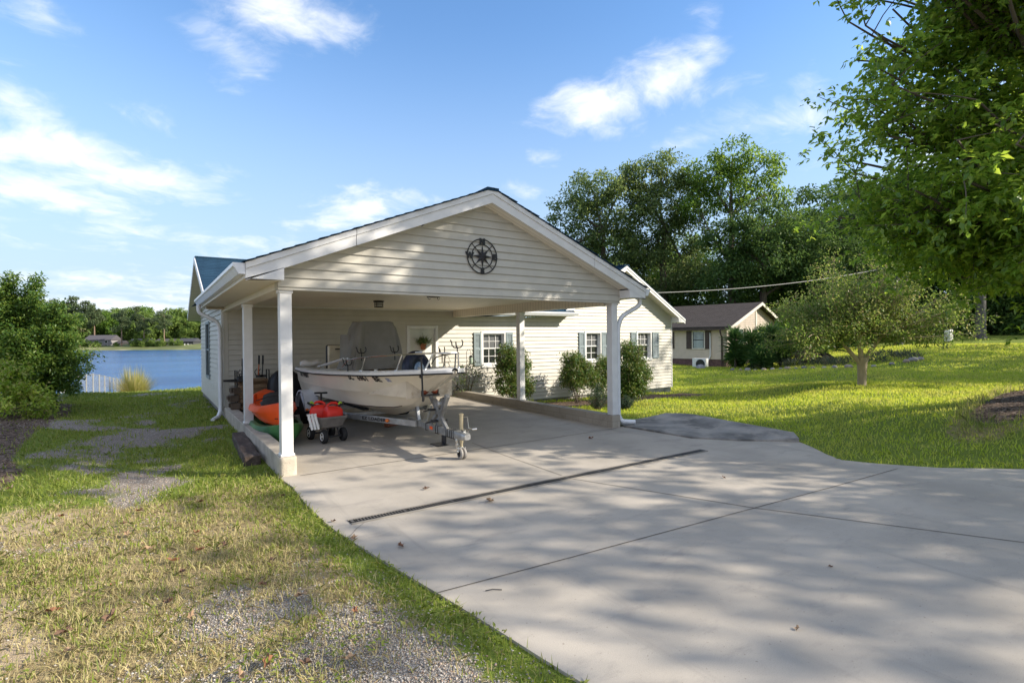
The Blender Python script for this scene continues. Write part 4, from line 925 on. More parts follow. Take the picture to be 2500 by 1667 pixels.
# coupler and swivel jack
mb = MB(); mb.loft([[tl((2.2+w_*c_, y, .345+h_*s_)) for c_, s_ in [(math.copysign(abs(math.cos(t))**.5, math.cos(t)), math.copysign(abs(math.sin(t))**.5, math.sin(t))) for t in [2*PI*j/16 for j in range(16)]]] for y, w_, h_ in ((-.45, .05, .055), (-.56, .055, .05), (-.64, .06, .055), (-.72, .06, .05), (-.76, .045, .035))]); mb.build('coupler', GALV, TR)
mb = MB(); mb.tube([tl((2.21, -.60, .40)), tl((2.21, -.70, .44)), tl((2.21, -.76, .42))], .012, 6); mb.box(*[v for a in zip(tl((2.19, -.66, .395)), tl((2.23, -.60, .43))) for v in a]); mb.build('coupler_latch', STEEL, TR)
mb = MB(); mb.tube([tl((2.27, -.46, .22)), tl((2.27, -.46, .60))], .028, 14); mb.tube([tl((2.27, -.46, .12)), tl((2.27, -.46, .24))], .021, 12); mb.lathe([(.034, 0), (.034, .02), (.02, .026), (0, .027)], tl((2.27, -.46, .60)), n=14); jk = mb.build('tongue_jack', mat('jack_tube_zinc_yellow', (.46, .40, .27), .35, metal=.6), TR)
mb = MB(); mb.tube([tl((2.30, -.46, .57)), tl((2.35, -.49, .57)), tl((2.36, -.51, .42)), tl((2.42, -.53, .40))], .008, 6); mb.tube([tl((2.40, -.53, .40)), tl((2.47, -.54, .40))], .016, 8); mb.build('crank', STEEL, jk)
mb = MB(); mb.box(*[v for a in zip(tl((2.235, -.5, .15)), tl((2.305, -.42, .165))) for v in a]); mb.box(*[v for a in zip(tl((2.205, -.52, .07)), tl((2.213, -.44, .165))) for v in a]); mb.box(*[v for a in zip(tl((2.295, -.52, .07)), tl((2.303, -.44, .165))) for v in a]); mb.build('caster_fork', GALV, jk)
for dx in (-.027, .027):
    mb = MB(); mb.lathe([(0, -.02), (.06, -.02), (.075, -.012), (.077, 0), (.075, .012), (.06, .02), (0, .02)], tl((2.254+dx, -.50, .078)), (1, 0, 0), n=22); wj = mb.build('caster_wheel', mat('caster_grey', (.33, .31, .28), .6), jk)
    mb = MB(); mb.lathe([(.045, -.022), (.048, .0), (.045, .022), (0, .0221)], tl((2.254+dx, -.50, .078)), (1, 0, 0), n=16); mb.build('hub', BLACK, wj)
mb = MB(); cp_ = []; cr_ = []
for k in range(37):
    t = k/36; cp_.append(tl((2.16+.02*math.sin(t*5), -.52-.03*t, .30-.19*math.sin(PI*t)))); cr_.append(.005+.006*abs(math.sin(k*PI/4)))
mb.tube(cp_, cr_, 6)
mb.build('safety_chain', STEEL, TR)
CH = thing('wooden_chock', 'short reddish wood block lying on the concrete under the boat keel', 'wood block', (2.45, 2.55, .035), .5)
mb = MB(); mb.box(-.18, .2, -.05, .05, .0, .085); mb.build('block', mat('red_cedar_wood', (.26, .10, .05), .7, .3, 4, stretch=(1, 8, 8)), CH, bevel=.006)

# ------------------------------------------------------------------ garden wagon with cans
WG = thing('garden_wagon', 'grey poly dump wagon with four black tyres beside the trailer', 'wagon', (1.07, 1.91, .02), .12); WG.scale = (.93, .93, .96)
POLY = mat('grey_poly_tub', (.17, .155, .14), .55, .15, 6)
mb = MB()
def rr(w_, l_, z, r=.06, n=6, cx=0, cy=0):
    o = []
    for qx, qy, a0 in ((1, 1, 0), (-1, 1, PI/2), (-1, -1, PI), (1, -1, 3*PI/2)):
        for k in range(n): a = a0+PI/2*k/(n-1); o.append((cx+qx*(w_/2-r)+r*math.cos(a), cy+qy*(l_/2-r)+r*math.sin(a), z))
    return o
mb.loft([rr(.36, .5, .25), rr(.40, .56, .27), rr(.47, .66, .41), rr(.51, .70, .415), rr(.51, .70, .445), rr(.475, .665, .445), rr(.45, .64, .42), rr(.39, .55, .29), rr(.37, .53, .285)]); mb.build('tub', POLY, WG, angle=30)
mb = MB(); mb.bar((0, -.26, .235), (0, .30, .235), .03, .03)
for y in (-.25, .27):
    mb.bar((-.17, y, .105), (.17, y, .105), .025, .025); mb.bar((-.12, y, .12), (-.08, y, .24), .02, .02); mb.bar((.12, y, .12), (.08, y, .24), .02, .02)
mb.build('chassis', BLACK, WG)
for x, y, s in ((-.185, .27, -1), (-.15, -.25, -1), (.185, .27, 1), (.20, -.22, 1)):
    mb = MB(); mb.lathe([(.06, -.035), (.095, -.042), (.112, -.028), (.117, 0), (.112, .028), (.095, .042), (.06, .035)], (x, y, .117), (s, 0, 0), n=28); wl = mb.build('wheel', RUBBER, WG)
    mb = MB(); mb.lathe([(0, .038), (.018, .042), (.022, .03), (.045, .026), (.064, .044), (.068, .04), (.068, -.03), (0, -.03)], (x, y, .117), (s, 0, 0), n=20); mb.build('hub', mat('hub_white', (.78, .77, .74), .5), wl)
mb = MB(); mb.tube([(.06, .33, .22), (.07, .42, .45), (.06, .40, .78)], .018, 8); mb.tube([(-.06, .41, .785), (.17, .39, .775)], .017, 8); mb.build('handle', BLACK, WG)
def can(loc, rotz, sp, label):
    c = thing('fuel_can', label, 'fuel can', loc, rotz, 'red fuel cans in the garden wagon'); RED = bpy.data.materials.get('red_poly') or mat('red_poly', (.70, .028, .016), .4, .08, 5)
    mb = MB(); mb.loft([rr(.25, .20, 0, .03), rr(.27, .22, .02, .04), rr(.27, .22, .17, .04), rr(.25, .20, .20, .04), rr(.17, .14, .235, .04, cx=-.02), rr(.10, .10, .243, .03, cx=-.02)]); bd = mb.build('body', RED, c, angle=30); c.scale = (1.0, 1.0, 1.16)
    mb = MB(); mb.tube([(-.105, 0, .19), (-.085, 0, .262), (-.03, 0, .285), (.05, 0, .28), (.11, 0, .235), (.115, 0, .19)], .018, 8); mb.build('handle', RED, c)
    mb = MB(); mb.box(-.08, .08, -.113, -.108, .05, .15); mb.build('raised_panel', RED, bd, bevel=.003)
    d = Vector(sp); p0 = Vector((.06, .0, .22)); mb = MB(); mb.tube([p0, p0+d*.09, p0+d*.17], [.026, .022, .014], 10); sp_ = mb.build('spout', BLACK, c)
    mb = MB(); mb.tube([p0+d*.04+Vector((0, 0, .02)), p0+d*.08+Vector((0, 0, .035)), p0+d*.12+Vector((0, 0, .0))], .017, 8); mb.build('release_button', mat('lime_plastic', (.35, .55, .03), .45), sp_)
can((1.125, 1.75, .32), .15, (.75, -.1, .35), 'red plastic fuel can at the near right end of the grey wagon')
can((.985, 2.04, .32), 2.6, (.7, .25, .35), 'red plastic fuel can behind the other one in the grey wagon')
RT = thing('rod_tube_rack', 'three white fishing rod tubes clipped over the corner of the grey wagon', 'rod holder', (.72, 1.53, .28))
for k in range(3):
    x = .0+k*.047; mb = MB(); mb.lathe([(.017, -.0), (.02, .0), (.02, .225), (.025, .23), (.025, .25), (.016, .25), (.016, .02), (0, .019)], (x+.03, 0, -.0), (-.22, .05, 1), n=14); mb.build('tube', WHITE, RT)
mb = MB(); mb.bar((-.03, .02, .17), (.11, .02, .17), .012, .03); mb.bar((-.01, .02, .06), (.14, .02, .06), .012, .03); mb.build('clip_bar', WHITE, RT)

# ------------------------------------------------------------------ kayaks
def kayak(root, name, m, L, Wd, H, lobes, rk=.20):
    mb = MB(); rings = []; N = 22
    for i in range(N+1):
        t = i/N; s = 1-abs(2*t-1)**2.6; s = max(s, .012); wv = Wd/2*s**.62; rise = rk*abs(2*t-1)**3.2; top = H*(.86+.30*abs(2*t-1)**2.5*(1 if t < .5 else .8))
        sec = []
        K = 20
        for j in range(K+1):   # bottom, from one rim to the other
            u = -1+2*j/K; bz = (abs(u)**3.2)*H*.62+.018*(1-abs(u))*(1-math.cos(u*PI*lobes))*s*3*.9
            sec.append((u*wv, -L/2+L*t, rise*.55+bz))
        sec += [(wv*1.05, -L/2+L*t, top*.72+rise*.35), (wv*.98, -L/2+L*t, top+rise*.3), (wv*.80, -L/2+L*t, top+rise*.3+.01)]
        ck = 1 if .16 < t < .84 else 0; dz = top+rise*.3+(-.11 if ck else .012)
        sec += [(wv*.66, -L/2+L*t, dz+(0.02 if ck else 0)), (0, -L/2+L*t, dz-.0), (-wv*.66, -L/2+L*t, dz+(0.02 if ck else 0))]
        sec += [(-wv*.80, -L/2+L*t, top+rise*.3+.01), (-wv*.98, -L/2+L*t, top+rise*.3), (-wv*1.05, -L/2+L*t, top*.72+rise*.35)]
        rings.append(sec)
    mb.loft(rings); return mb.build('hull', m, root, angle=40)
KG = thing('kayak', 'green sit on top kayak lying on the carport floor, underneath the orange one', 'kayak', (.48, 3.12, .03), -.04, 'kayaks stacked in the carport')
GREEN = mat('green_poly', (.035, .13, .055), .4, .15, 2, col2=(.06, .20, .05)); kayak(KG, 'k', GREEN, 3.05, .76, .29, 3, .10)
mb = MB(); mb.tube([(-.16, -1.30, .43), (.06, -1.22, .41), (.2, -1.0, .39), (.1, -.7, .36)], .007, 6); mb.build('bungee_cord', BLACK, KG)
KO = thing('kayak', 'bright orange sit on top kayak with black seat resting on the green one', 'kayak', (.47, 3.28, .285), -.09, 'kayaks stacked in the carport')
ORG = mat('orange_poly', (.80, .085, .012), .38, .1, 2); kayak(KO, 'k', ORG, 2.9, .72, .33, 3, .07)
mb = MB(); mb.loft([[(x*.23*(1-.25*t), -1.02+.22*t+.04*x*x, .32+.21*t*(1-.25*x*x)) for x in [-1+2*j/8 for j in range(9)]]+[(x*.23*(1-.25*t), -.96+.22*t+.04*x*x, .32+.21*t*(1-.25*x*x)) for x in [1-2*j/8 for j in range(9)]] for t in (0, .3, .6, .85, 1)]); st_ = mb.build('seat_back', mat('black_seat_fabric', (.025, .024, .024), .8, .2, 30), KO)
mb = MB(); mb.box(-.22, .22, -1.0, -.55, .31, .36); mb.build('seat_pad', bpy.data.materials['black_seat_fabric'], KO, bevel=.025)
mb = MB(); mb.tube([(-.31, -1.15, .44), (-.12, -1.02, .48), (.1, -1.0, .50), (.31, -1.05, .44)], .008, 6); mb.build('strap', RUBBER, KO)

# ------------------------------------------------------------------ firewood, tools, grill cover, timber
FR = thing('firewood_rack', 'black steel firewood rack against the carport back wall behind the white posts', 'firewood rack', (.48, 5.6, .08))
for x in (-.30, .32):
    mb = MB(); mb.tube([(x, -.16, 0), (x, -.16, .95), (x, .16, .95), (x, .16, 0)], .014, 6); mb.build('upright', BLACK, FR)
mb = MB(); 
for y in (-.12, .12): mb.bar((-.4, y, .10), (.42, y, .10), .03, .03)
mb.build('base_rail', BLACK, FR)
BARK = mat('split_firewood', (.20, .125, .07), .85, .35, 5, .5, 30, stretch=(1, 6, 6), dirt=(.42, .32, .2), dirt_scale=4, dirt_lo=.5)
rd = random.Random(4)
for k in range(15):
    row, c_ = k//3, k % 3; r = rd.uniform(.058, .08)
    o = thing('firewood_log', 'split brown log stacked in the black firewood rack', 'firewood log', (.49+rd.uniform(-.05, .05), 5.49+c_*.115, .255+row*.135), rd.uniform(-.06, .06), 'logs in the firewood rack')
    mb = MB(); ph = rd.uniform(0, 6); mb.loft([[(x, (r*(1+.22*math.sin(2*a+ph)+.12*math.sin(3*a)))*math.cos(a), r*(1+.2*math.sin(2*a+ph))*math.sin(a)) for a in [2*PI*j/9 for j in range(9)]] for x in (-.27, -.1, .1, .27)]); mb.build('log', BARK, o, smooth=True, angle=45)
ww = [('long handled black pruner leaning on the firewood by the corner', (.27, 5.42, .93), .36, None), ('orange and black handled tool standing in the firewood rack', (.585, 5.42, .93), .42, (.42, .10, .03)), ('black handled lopper leaning at the right of the firewood rack', (.66, 5.42, .93), .42, None)]
for lb, loc, L, c_ in ww:
    o = thing('garden_tool', lb, 'garden tool', loc, 0, 'tools standing over the firewood')
    mb = MB(); mb.tube([(0, 0, 0), (.015, .0, L*.55)], .012, 8); mb.build('shaft', mat('orange_grip', c_, .5) if c_ else BLACK, o)
    mb = MB(); mb.tube([(.015, 0, L*.55), (.02, 0, L)], .02, 8); mb.build('grip', BLACK, o)
    mb = MB(); mb.box(-.05, .09, -.03, .03, -.05, 0); mb.tube([(-.04, 0, -.02), (-.07, 0, .07), (-.03, 0, .13)], .01, 6); mb.build('head', BLACK, o, bevel=.006)
o = thing('chainsaw', 'black chainsaw lying on top of the stacked firewood at left', 'chainsaw', (.20, 5.40, .80))
mb = MB(); mb.box(-.02, .2, -.06, .06, 0, .1); mb.build('motor_body', BLACK, o, bevel=.02)
mb = MB(); mb.prism([(-.28, -.01, .02), (-.02, -.01, .0), (-.02, -.01, .065), (-.28, -.01, .06)], (0, .02, 0)); mb.build('bar', RUBBER, o, bevel=.004)
mb = MB(); mb.tube([(.0, 0, .1), (.03, 0, .17), (.12, 0, .17), (.17, 0, .1)], .012, 6); mb.build('handle', BLACK, o)
for k, (x, z) in enumerate(((.17, .30), (.14, .46), (.19, .62))):
    o = thing('wood_offcut', ['dark weathered wood offcut at the foot of the firewood stack', 'dark weathered wood offcut half way up beside the firewood', 'dark weathered wood offcut near the top beside the firewood'][k], 'wood offcut', (x, 5.46, z), .2*k, 'offcuts left of the firewood')
    mb = MB(); mb.box(-.11, .07, -.06, .1, -.07, .07); mb.box(-.15, -.11, -.03, .06, -.02, .06); mb.build('board', mat('old_dark_wood_%s' % 'abc'[k], (.10, .075, .055), .9, .35, 5, .4, 30), o, bevel=.008)
T = thing('covered_grill', 'barbecue grill under a black cover between the firewood and the boat', 'grill', (1.08, 5.25, .07))
mb = MB(); mb.loft([[(wx*math.copysign(abs(math.cos(a))**.5, math.cos(a))*(1+.03*math.sin(9*a+z*3)), wy*math.copysign(abs(math.sin(a))**.5, math.sin(a))*(1+.03*math.sin(7*a)), z) for a in [2*PI*j/40 for j in range(40)]] for z, wx, wy in ((.04, .34, .27), (.3, .335, .265), (.62, .33, .26), (.74, .31, .25), (.85, .25, .20), (.94, .15, .12), (.95, .01, .01))]); mb.build('cover', mat('black_vinyl_cover', (.012, .013, .016), .55, .2), T, angle=50)
mb = MB(); mb.box(-.28, .28, -.22, .22, 0, .05); mb.build('base', BLACK, T)
T = thing('landscape_timber', 'dark weathered railroad tie lying against the carport kerb wall', 'timber', (-.125, 2.05, -.06), -.045)
mb = MB(); mb.loft([[(sx_*(1+.05*math.sin(y*7+sx_*20)), y, (z+.012*math.sin(y*9+z*30)) if z > 0 else z-.08) for sx_, z in ((-.105, 0), (.10, 0), (.105, .16), (-.10, .155))] for y in [-1.12+2.24*i/14 for i in range(15)]]); mb.build('tie', mat('creosote_timber', (.075, .055, .045), .9, .4, 3, .7, 25, stretch=(6, .8, 6), dirt=(.28, .22, .17), dirt_scale=3, dirt_lo=.55), T, bevel=.012, angle=30)
# small things on and by the house wall
T = thing('hanging_flower_pot', 'terracotta pot of trailing greenery hanging on the white house door', 'flower pot', (4.72, 6.08, 1.37))
mb = MB(); mb.lathe([(0, 0), (.062, 0), (.085, .14), (.095, .14), (.095, .175), (.08, .175), (.076, .14), (0, .135)], n=22); mb.build('pot', mat('terracotta', (.34, .13, .055), .8, .15), T)
n = 150; C = np.zeros((n, 3)); C[:, :2] = rng.normal(0, .07, (n, 2)); C[:, 2] = .17+rng.random(n)*.06; Dd = np.stack([rng.normal(0, .9, n), -abs(rng.normal(0, .5, n)), rng.normal(.5, .6, n)], 1)
Vv, Ff = leaves(C, Dd, rdir(n), .11+.12*rng.random(n), .02); npmesh('plant', Vv, Ff, leafmat('pot_greenery', [(.05, .10, .03), (.10, .16, .05), (.20, .22, .10)], .3), T)
mb = MB(); mb.tube([(-.08, 0, .17), (0, .02, .45), (.08, 0, .17)], .004, 5); mb.build('hanger', BLACK, T)
for nm, x, y, h, r, lb in (('shepherd_hook', 5.86, 5.75, 1.22, .07, 'thin black shepherd hook carrying the small glass lantern by the house wall'), ('shepherd_hook', 5.22, 5.78, 1.08, .06, 'shorter black shepherd hook standing behind the boat bow')):
    o = thing(nm, lb, 'garden hook', (x, y, .05), 0, 'shepherd hooks by the house wall')
    mb = MB(); mb.tube([(0, 0, 0), (0, 0, h)]+[(r-r*math.cos(a), 0, h+r*1.2*math.sin(a)) for a in [PI*j/8 for j in range(1, 9)]]+[(2*r, 0, h-.06), (2*r+.03, 0, h-.09), (2*r+.05, 0, h-.06)], .007, 6); mb.build('rod', BLACK, o)
o = thing('lantern', 'small pale green glass lantern hanging from the taller shepherd hook', 'lantern', (6.0, 5.75, .96))
mb = MB(); mb.lathe([(.045, 0), (.05, .01), (.05, .17), (.04, .19), (0, .19)], n=14); mb.build('glass', mat('pale_green_glass', (.34, .42, .34), .15), o)
mb = MB(); mb.lathe([(.06, .185), (.05, .21), (.02, .235), (0, .237)], n=14); mb.tube([(0, 0, .235), (0, 0, .275)], .005, 5); mb.lathe([(0, -.015), (.055, -.014), (.055, -.0), (0, .002)], n=14); mb.build('cap', BLACK, o)
o = thing('hose_tap', 'small black hose tap on the house wall above the block kerb end', 'tap', (5.76, 6.12, .33))
mb = MB(); mb.tube([(0, .05, 0), (0, -.03, 0), (0, -.05, -.05)], .018, 8); mb.tube([(-.035, -.02, .055), (.035, -.02, .055)], .008, 6); mb.tube([(0, -.02, 0), (0, -.02, .055)], .008, 6); mb.build('spigot', BLACK, o)
mb = MB(); mb.tube([(.0+.045*math.cos(a), -.06, -.09+.05*math.sin(a)) for a in [2*PI*j/12 for j in range(13)]], .014, 6); mb.build('vacuum_breaker', BLACK, o)
# long trench drain across the drive
T = thing('trench_drain', 'long narrow black slotted trench drain set across the concrete driveway', 'drain', (2.78, -2.115, .003))
mb = MB(); Ld = 2.585
mb.bar((-Ld, -.055, .003), (Ld, -.095, .003), .02, .008); mb.bar((-Ld, .065, .003), (Ld, .025, .003), .02, .008); mb.build('rim', mat('drain_rim_concrete', (.25, .23, .20), .8), T, smooth=False)
mb = MB(); mb.add([(-Ld, -.045, .0012), (Ld, -.085, .0012), (Ld, .015, .0012), (-Ld, .055, .0012)], [(0, 1, 2, 3)]); mb.build('channel', mat('drain_dark', (.012, .011, .010), .9, dirt=(.16, .14, .06), dirt_scale=1.0, dirt_lo=.66), T, smooth=False)
mb = MB(); n = 172
for k in range(n):
    x = -Ld+.015+k*2*Ld/n; yo = -.02*(x/Ld)
    wv = .012 if k % 17 else .045; mb.add([(x, -.045+yo, .0045), (x+wv, -.045+yo, .0045), (x+wv, .055+yo, .0045), (x, .055+yo, .0045)], [(0, 1, 2, 3)])
mb.build('grate', mat('drain_grate_grey', (.10, .095, .09), .6, .3, 3, dirt=(.3, .27, .2), dirt_scale=1.5, dirt_lo=.6), T, smooth=False)
# ------------------------------------------------------------------ vegetation
BARKG = mat('bark_grey_brown', (.11, .09, .07), .95, .3, 4, .7, 22, stretch=(1, 1, .3))
def tree(name, label, cat, loc, trunk, blobs, nclump, rc, per, L, Wd, lm, bark=BARKG, group=None, droop=.3, r_lo=.62, seed=1, tr=.3, nlimb=None, twigs=.35, trunk_to=None, gap=0):
    """trunk: list of (x,y,z,r) ; blobs: crown masses as (centre, radii), all relative to the foot"""
    rd = random.Random(seed); T = thing(name, label, cat, loc, 0, group)
    mb = MB(); mb.tube([t[:3] for t in trunk], [t[3] for t in trunk], 10)
    top = Vector(trunk[-1][:3]); r0 = trunk[-1][3]; mid = Vector(trunk[len(trunk)//2][:3])
    for c, r in blobs:
        s = (mid if rd.random() < .45 and c[2] < top.z*1.15 else top); pts = limb(mb, s, c, r0*.8, r0*.22, .13, 6, 5, rd)
        for k in range(4):
            d = Vector((rd.gauss(0, 1), rd.gauss(0, 1), rd.gauss(.25, .7))).normalized(); e = Vector((c[0]+d.x*r[0]*.85, c[1]+d.y*r[1]*.85, c[2]+d.z*r[2]*.85))
            limb(mb, pts[rd.choice((3, 4, 5))], e, r0*.25, r0*.05, .12, 4, 4, rd)
    mb.build('trunk', bark, T)
    P = crown_points(blobs, nclump, r_lo)
    if gap:
        P = P[fbm(P[:, 0]+P[:, 2]*.7, P[:, 1]-P[:, 2]*.4, gap, seed) > .38]
    rr_ = rc*(.6+.8*rng.random((len(P), 1)))*np.array([[1, 1, .62]])
    V, F = clump_leaves(P, rr_, per, L, Wd, droop, .55)
    npmesh('crown', V, F, lm, T); return T

LM_NEAR = leafmat('broad_leaf_bright', [(.10, .20, .032), (.16, .29, .042), (.29, .40, .065), (.15, .28, .04)], .68, .30, .8)
LM_OAK = leafmat('oak_leaf', [(.07, .125, .045), (.105, .17, .055), (.155, .225, .07), (.22, .265, .11)], .5, .5, .3)
LM_OAK2 = leafmat('sweetgum_leaf', [(.07, .15, .03), (.125, .23, .04), (.19, .30, .055)], .55, .5, .25)
LM_DARK = leafmat('woodland_leaf', [(.04, .09, .028), (.065, .13, .035), (.11, .18, .045)], .4, .55, .2)
LM_CRAPE = leafmat('crape_leaf', [(.085, .16, .035), (.14, .23, .045), (.20, .27, .07), (.26, .23, .11)], .5, .45, .35)
LM_NAND = leafmat('nandina_leaf', [(.04, .105, .022), (.075, .15, .028), (.125, .19, .04), (.19, .16, .06)], .36, .4, .4)
LM_SHRUB = leafmat('shrub_leaf', [(.05, .12, .028), (.085, .17, .035), (.135, .22, .042), (.20, .28, .055)], .5, .38, .45)
LM_SHRUBY = leafmat('shrub_leaf_yellow', [(.15, .27, .03), (.24, .37, .04), (.33, .44, .07), (.38, .36, .13)], .4, .42, .35)
LM_YUC = leafmat('yucca_blade', [(.035, .10, .03), (.06, .14, .04), (.11, .19, .06)], .3, .35, .5)
LM_FAR = leafmat('far_leaf', [(.11, .18, .05), (.16, .25, .06), (.23, .31, .07)], .4, .6, .2)
LM_FARP = leafmat('far_pine_needles', [(.075, .12, .055), (.11, .15, .07), (.15, .19, .085)], .35, .6, .2)

# big tree right of the drive: compound drooping leaves on fine twigs, trunk just outside the view
def big_tree():
    loc = (12.3, -4.8, gz(12.3, -4.8)-.05); T = thing('shade_tree', 'large leafy shade tree overhanging the lawn at the right with long drooping leaves', 'tree', loc)
    rd = random.Random(11); SU = Vector((.666, .746, 0)); SV = SUN.cross(SU).normalized(); mb = MB(); mb.tube([(0, 0, 0), (.03, .03, .3), (.0, .05, 1.2), (-.1, .1, 2.6), (-.15, .1, 4.2), (-.1, .1, 6.5), (-.6, -.7, 11.2)], [.36, .27, .24, .22, .18, .12, .04], 12)
    tips = []
    for k in range(248):
        a = k*2.399+rd.uniform(-.3, .3); zf = rd.random()**1.05 if k < 175 else (rd.uniform(.72, .98) if k < 230 else rd.uniform(0, .13)); z0 = 1.9+zf*8.6; rmax = 4.1*math.sin(.9+zf*1.35)**.6
        if k > 34: a = (3.3+rd.uniform(-1.3, 1.3)) if k % 2 else (2.75+rd.uniform(-.6, .7))
        r = rmax*(rd.uniform(.70, 1.06) if k % 4 else rd.uniform(.45, .65)); z1 = z0+rd.uniform(-.3, 1.3)+(.6 if zf > .6 else -.1)
        e = Vector((math.cos(a)*r-.666*1.5*zf, math.sin(a)*r-.746*1.5*zf, max(2.1, z1))); nof = e.x*.666+e.y*.746
        hi = 1.5-2.8*float(smooth(np.array(zf), .68, .88))
        if nof > hi: e.x -= .666*(nof-hi); e.y -= .746*(nof-hi)
        lo = -2.5-3.2*float(smooth(np.array(zf), .60, .74))
        if nof < lo: e.x -= .666*(nof-lo); e.y -= .746*(nof-lo)
        lo_ = e.x*rt.x+e.y*rt.y; lim_ = -3.75 if e.z < 7 else -9
        if lo_ < lim_: e -= Vector((rt.x, rt.y, 0))*(lo_-lim_-rd.uniform(0, .3)); lo_ = lim_
        zm_ = 2.15+.52*max(0, -lo_-1.5); e.z = max(e.z, zm_+rd.uniform(0, .4))
        if 175 <= k < 230:
            u_ = rd.uniform(-5.9, -2.3); v_ = rd.uniform(-2.4, 2.4); e = Vector((.666*u_+.746*v_, .746*u_-.666*v_, rd.uniform(8.0, 9.7)))
        s = Vector((-.12, .1, min(z0*.85, e.z-.3))); pts = limb(mb, s, e, .055*(1.3-zf), .014, .1, 6, 6, rd)
        for j in range(15 if not 175 <= k < 230 else 11):
            q = pts[rd.choice((2, 3, 3, 4, 4, 5, 5, 6))]; d = Vector((rd.gauss(0, 1), rd.gauss(0, 1), rd.gauss(.05, .55)))
            d = (d.normalized()+(e-s).normalized()*.55).normalized(); p2 = q+d*rd.uniform(.45, 1.15); mid_ = q.lerp(p2, .7)
            if p2.z > 3.2 and float(vnoise(np.array([mid_.dot(SU)]), np.array([mid_.dot(SV)]), .75, 9)[0]) > .66: continue
            tips.append((q, p2))
            if j < 7: limb(mb, q, p2, .012, .005, .06, 4, 3, rd)
    mb.build('trunk', BARKG, T)
    C = []; D = []; N = []; L = []
    for q, p2 in tips:
        ax0 = (p2-q).normalized()
        for i in range(8):
            t = .3+.8*i/7; b0 = q.lerp(p2, t)+Vector((rd.gauss(0, .08), rd.gauss(0, .08), rd.gauss(0, .07)))
            ax = (ax0*.8+Vector((rd.gauss(0, .75), rd.gauss(0, .75), rd.gauss(-.1, .5)))).normalized(); ln = rd.uniform(.10, .22)
            for j in range(6):
                b1 = b0+ax*ln*(j/5)+Vector((rd.gauss(0, .02), rd.gauss(0, .02), rd.gauss(0, .02)))
                dd = ax*.6+Vector((rd.gauss(0, .75), rd.gauss(0, .75), rd.gauss(-.32, .38)))
                C.append(b1); D.append(dd); N.append(Vector((rd.gauss(0, .55), rd.gauss(0, .55), 1))); L.append(rd.uniform(.085, .155))
    V, F = leaves(np.array(C), np.array(D), np.array(N), np.array(L), np.array(L)*.5, .16)
    npmesh('crown', V, F, LM_NEAR, T); return T
big_tree()

# shade trees standing right of and behind the photographer: they throw the long dapples over the drive
def shade(loc, h, r, label, seed, n=240):
    k = h/10; bl_ = [((math.cos(a)*r*.55, math.sin(a)*r*.55, h*z), (r*.52, r*.52, h*.17)) for a, z in ((0, .55), (1.3, .68), (2.5, .52), (3.7, .66), (5, .58), (.7, .82), (3.2, .84), (4.4, .42))]
    return tree('shade_tree', label, 'tree', loc, [(0, 0, -.1, .3*k), (.05, 0, h*.2, .23*k), (0, .1, h*.45, .17*k), (0, 0, h*.7, .1*k)], bl_, n, .75, 26, .26, .13, LM_OAK2, seed=seed, r_lo=.3)
SHADERS = [((15.5, -13.2), 9.0, 4.2, 'round crowned oak beside the drive, right of the photographer', 21), ((20.8, -18.6), 11.6, 4.3, 'tall oak beyond the other one, behind the right shoulder of the photographer', 22)]
for (x, y), h, r, lb, sd in SHADERS: sh_ = shade((x, y, gz(x, y)), h, r, lb, sd)
for k, (x, y, s) in enumerate(((37, -12, 1.25), (42.5, -9, 1.3), (47.5, -4.5, 1.35), (33, -9.5, .8))):
    c = copy_tree(sh_); c.location = (x, y, gz(x, y)-.1); c.scale = (s, s, s); c.rotation_euler[2] = k*1.3; c['label'] = 'tall oak of the wood edge beyond the right side of the view'; c['group'] = 'oaks along the right wood edge'

# crape myrtle on the lawn
CB = mat('crape_bark', (.42, .33, .22), .65, .2, 5, .3, 12, stretch=(1, 1, .3), dirt=(.16, .10, .06), dirt_scale=3, dirt_lo=.55)
loc = Vector((17.34, .62, gz(17.34, .62)-.05)); T = thing('crape_myrtle', 'spreading crape myrtle with pale smooth forked trunk standing alone on the lawn', 'tree', loc)
rd = random.Random(5); mb = MB(); mb.tube([(0, 0, 0), (.0, 0, .12), (.02, 0, .5), (.03, 0, .82), (.03, 0, .95)], [.17, .125, .13, .15, .13], 14)
rv = Vector((rt.x, rt.y, 0)); fv = FW2; P = []; SZ = []
ends = []
for lx, ly, lz, r in ((-.62, .1, 1.2, .075), (-.16, -.12, 1.42, .07), (.14, .25, 1.42, .065), (.58, -.05, 1.3, .08)):
    e = rv*lx+fv*ly+Vector((0, 0, lz+.3)); limb(mb, rv*lx*.12+Vector((0, 0, .78)), e, r, r*.7, .05, 8, 5, rd); ends.append((e, lx))
for k in range(150):
    u = -2.65+5.3*(k+rd.uniform(.1, .9))/150; v = rd.gauss(0, .85); zt = 1.15+(3.1*(1-(abs(u)/3.1)**2.2))*rd.uniform(.18, 1.0)+rd.uniform(-.1, .35); zt -= .25*abs(v)
    e, lx = min(ends, key=lambda q: abs(q[1]*2.6-u)+rd.uniform(0, .9)); tip = rv*u+fv*v+Vector((0, 0, zt)); pts = limb(mb, e, tip, rd.uniform(.016, .032), .005, .10, 5, 7, rd)
    big_ = rd.uniform(.6, 1.25)
    for t in (2, 3, 4, 5, 6, 7):
        for j in range(2):
            if rd.random() < .16+.105*t: P.append(np.array(pts[t]+Vector((rd.gauss(0, .13), rd.gauss(0, .13), rd.gauss(.02, .11))))); SZ.append((.14+.03*t)*big_)
mb.build('trunk', CB, T)
P = np.array(P); V, F = clump_leaves(P, np.array(SZ)[:, None]*np.array([[1, 1, .7]]), 34, .085, .042, .15, .55); npmesh('crown', V, F, LM_CRAPE, T)

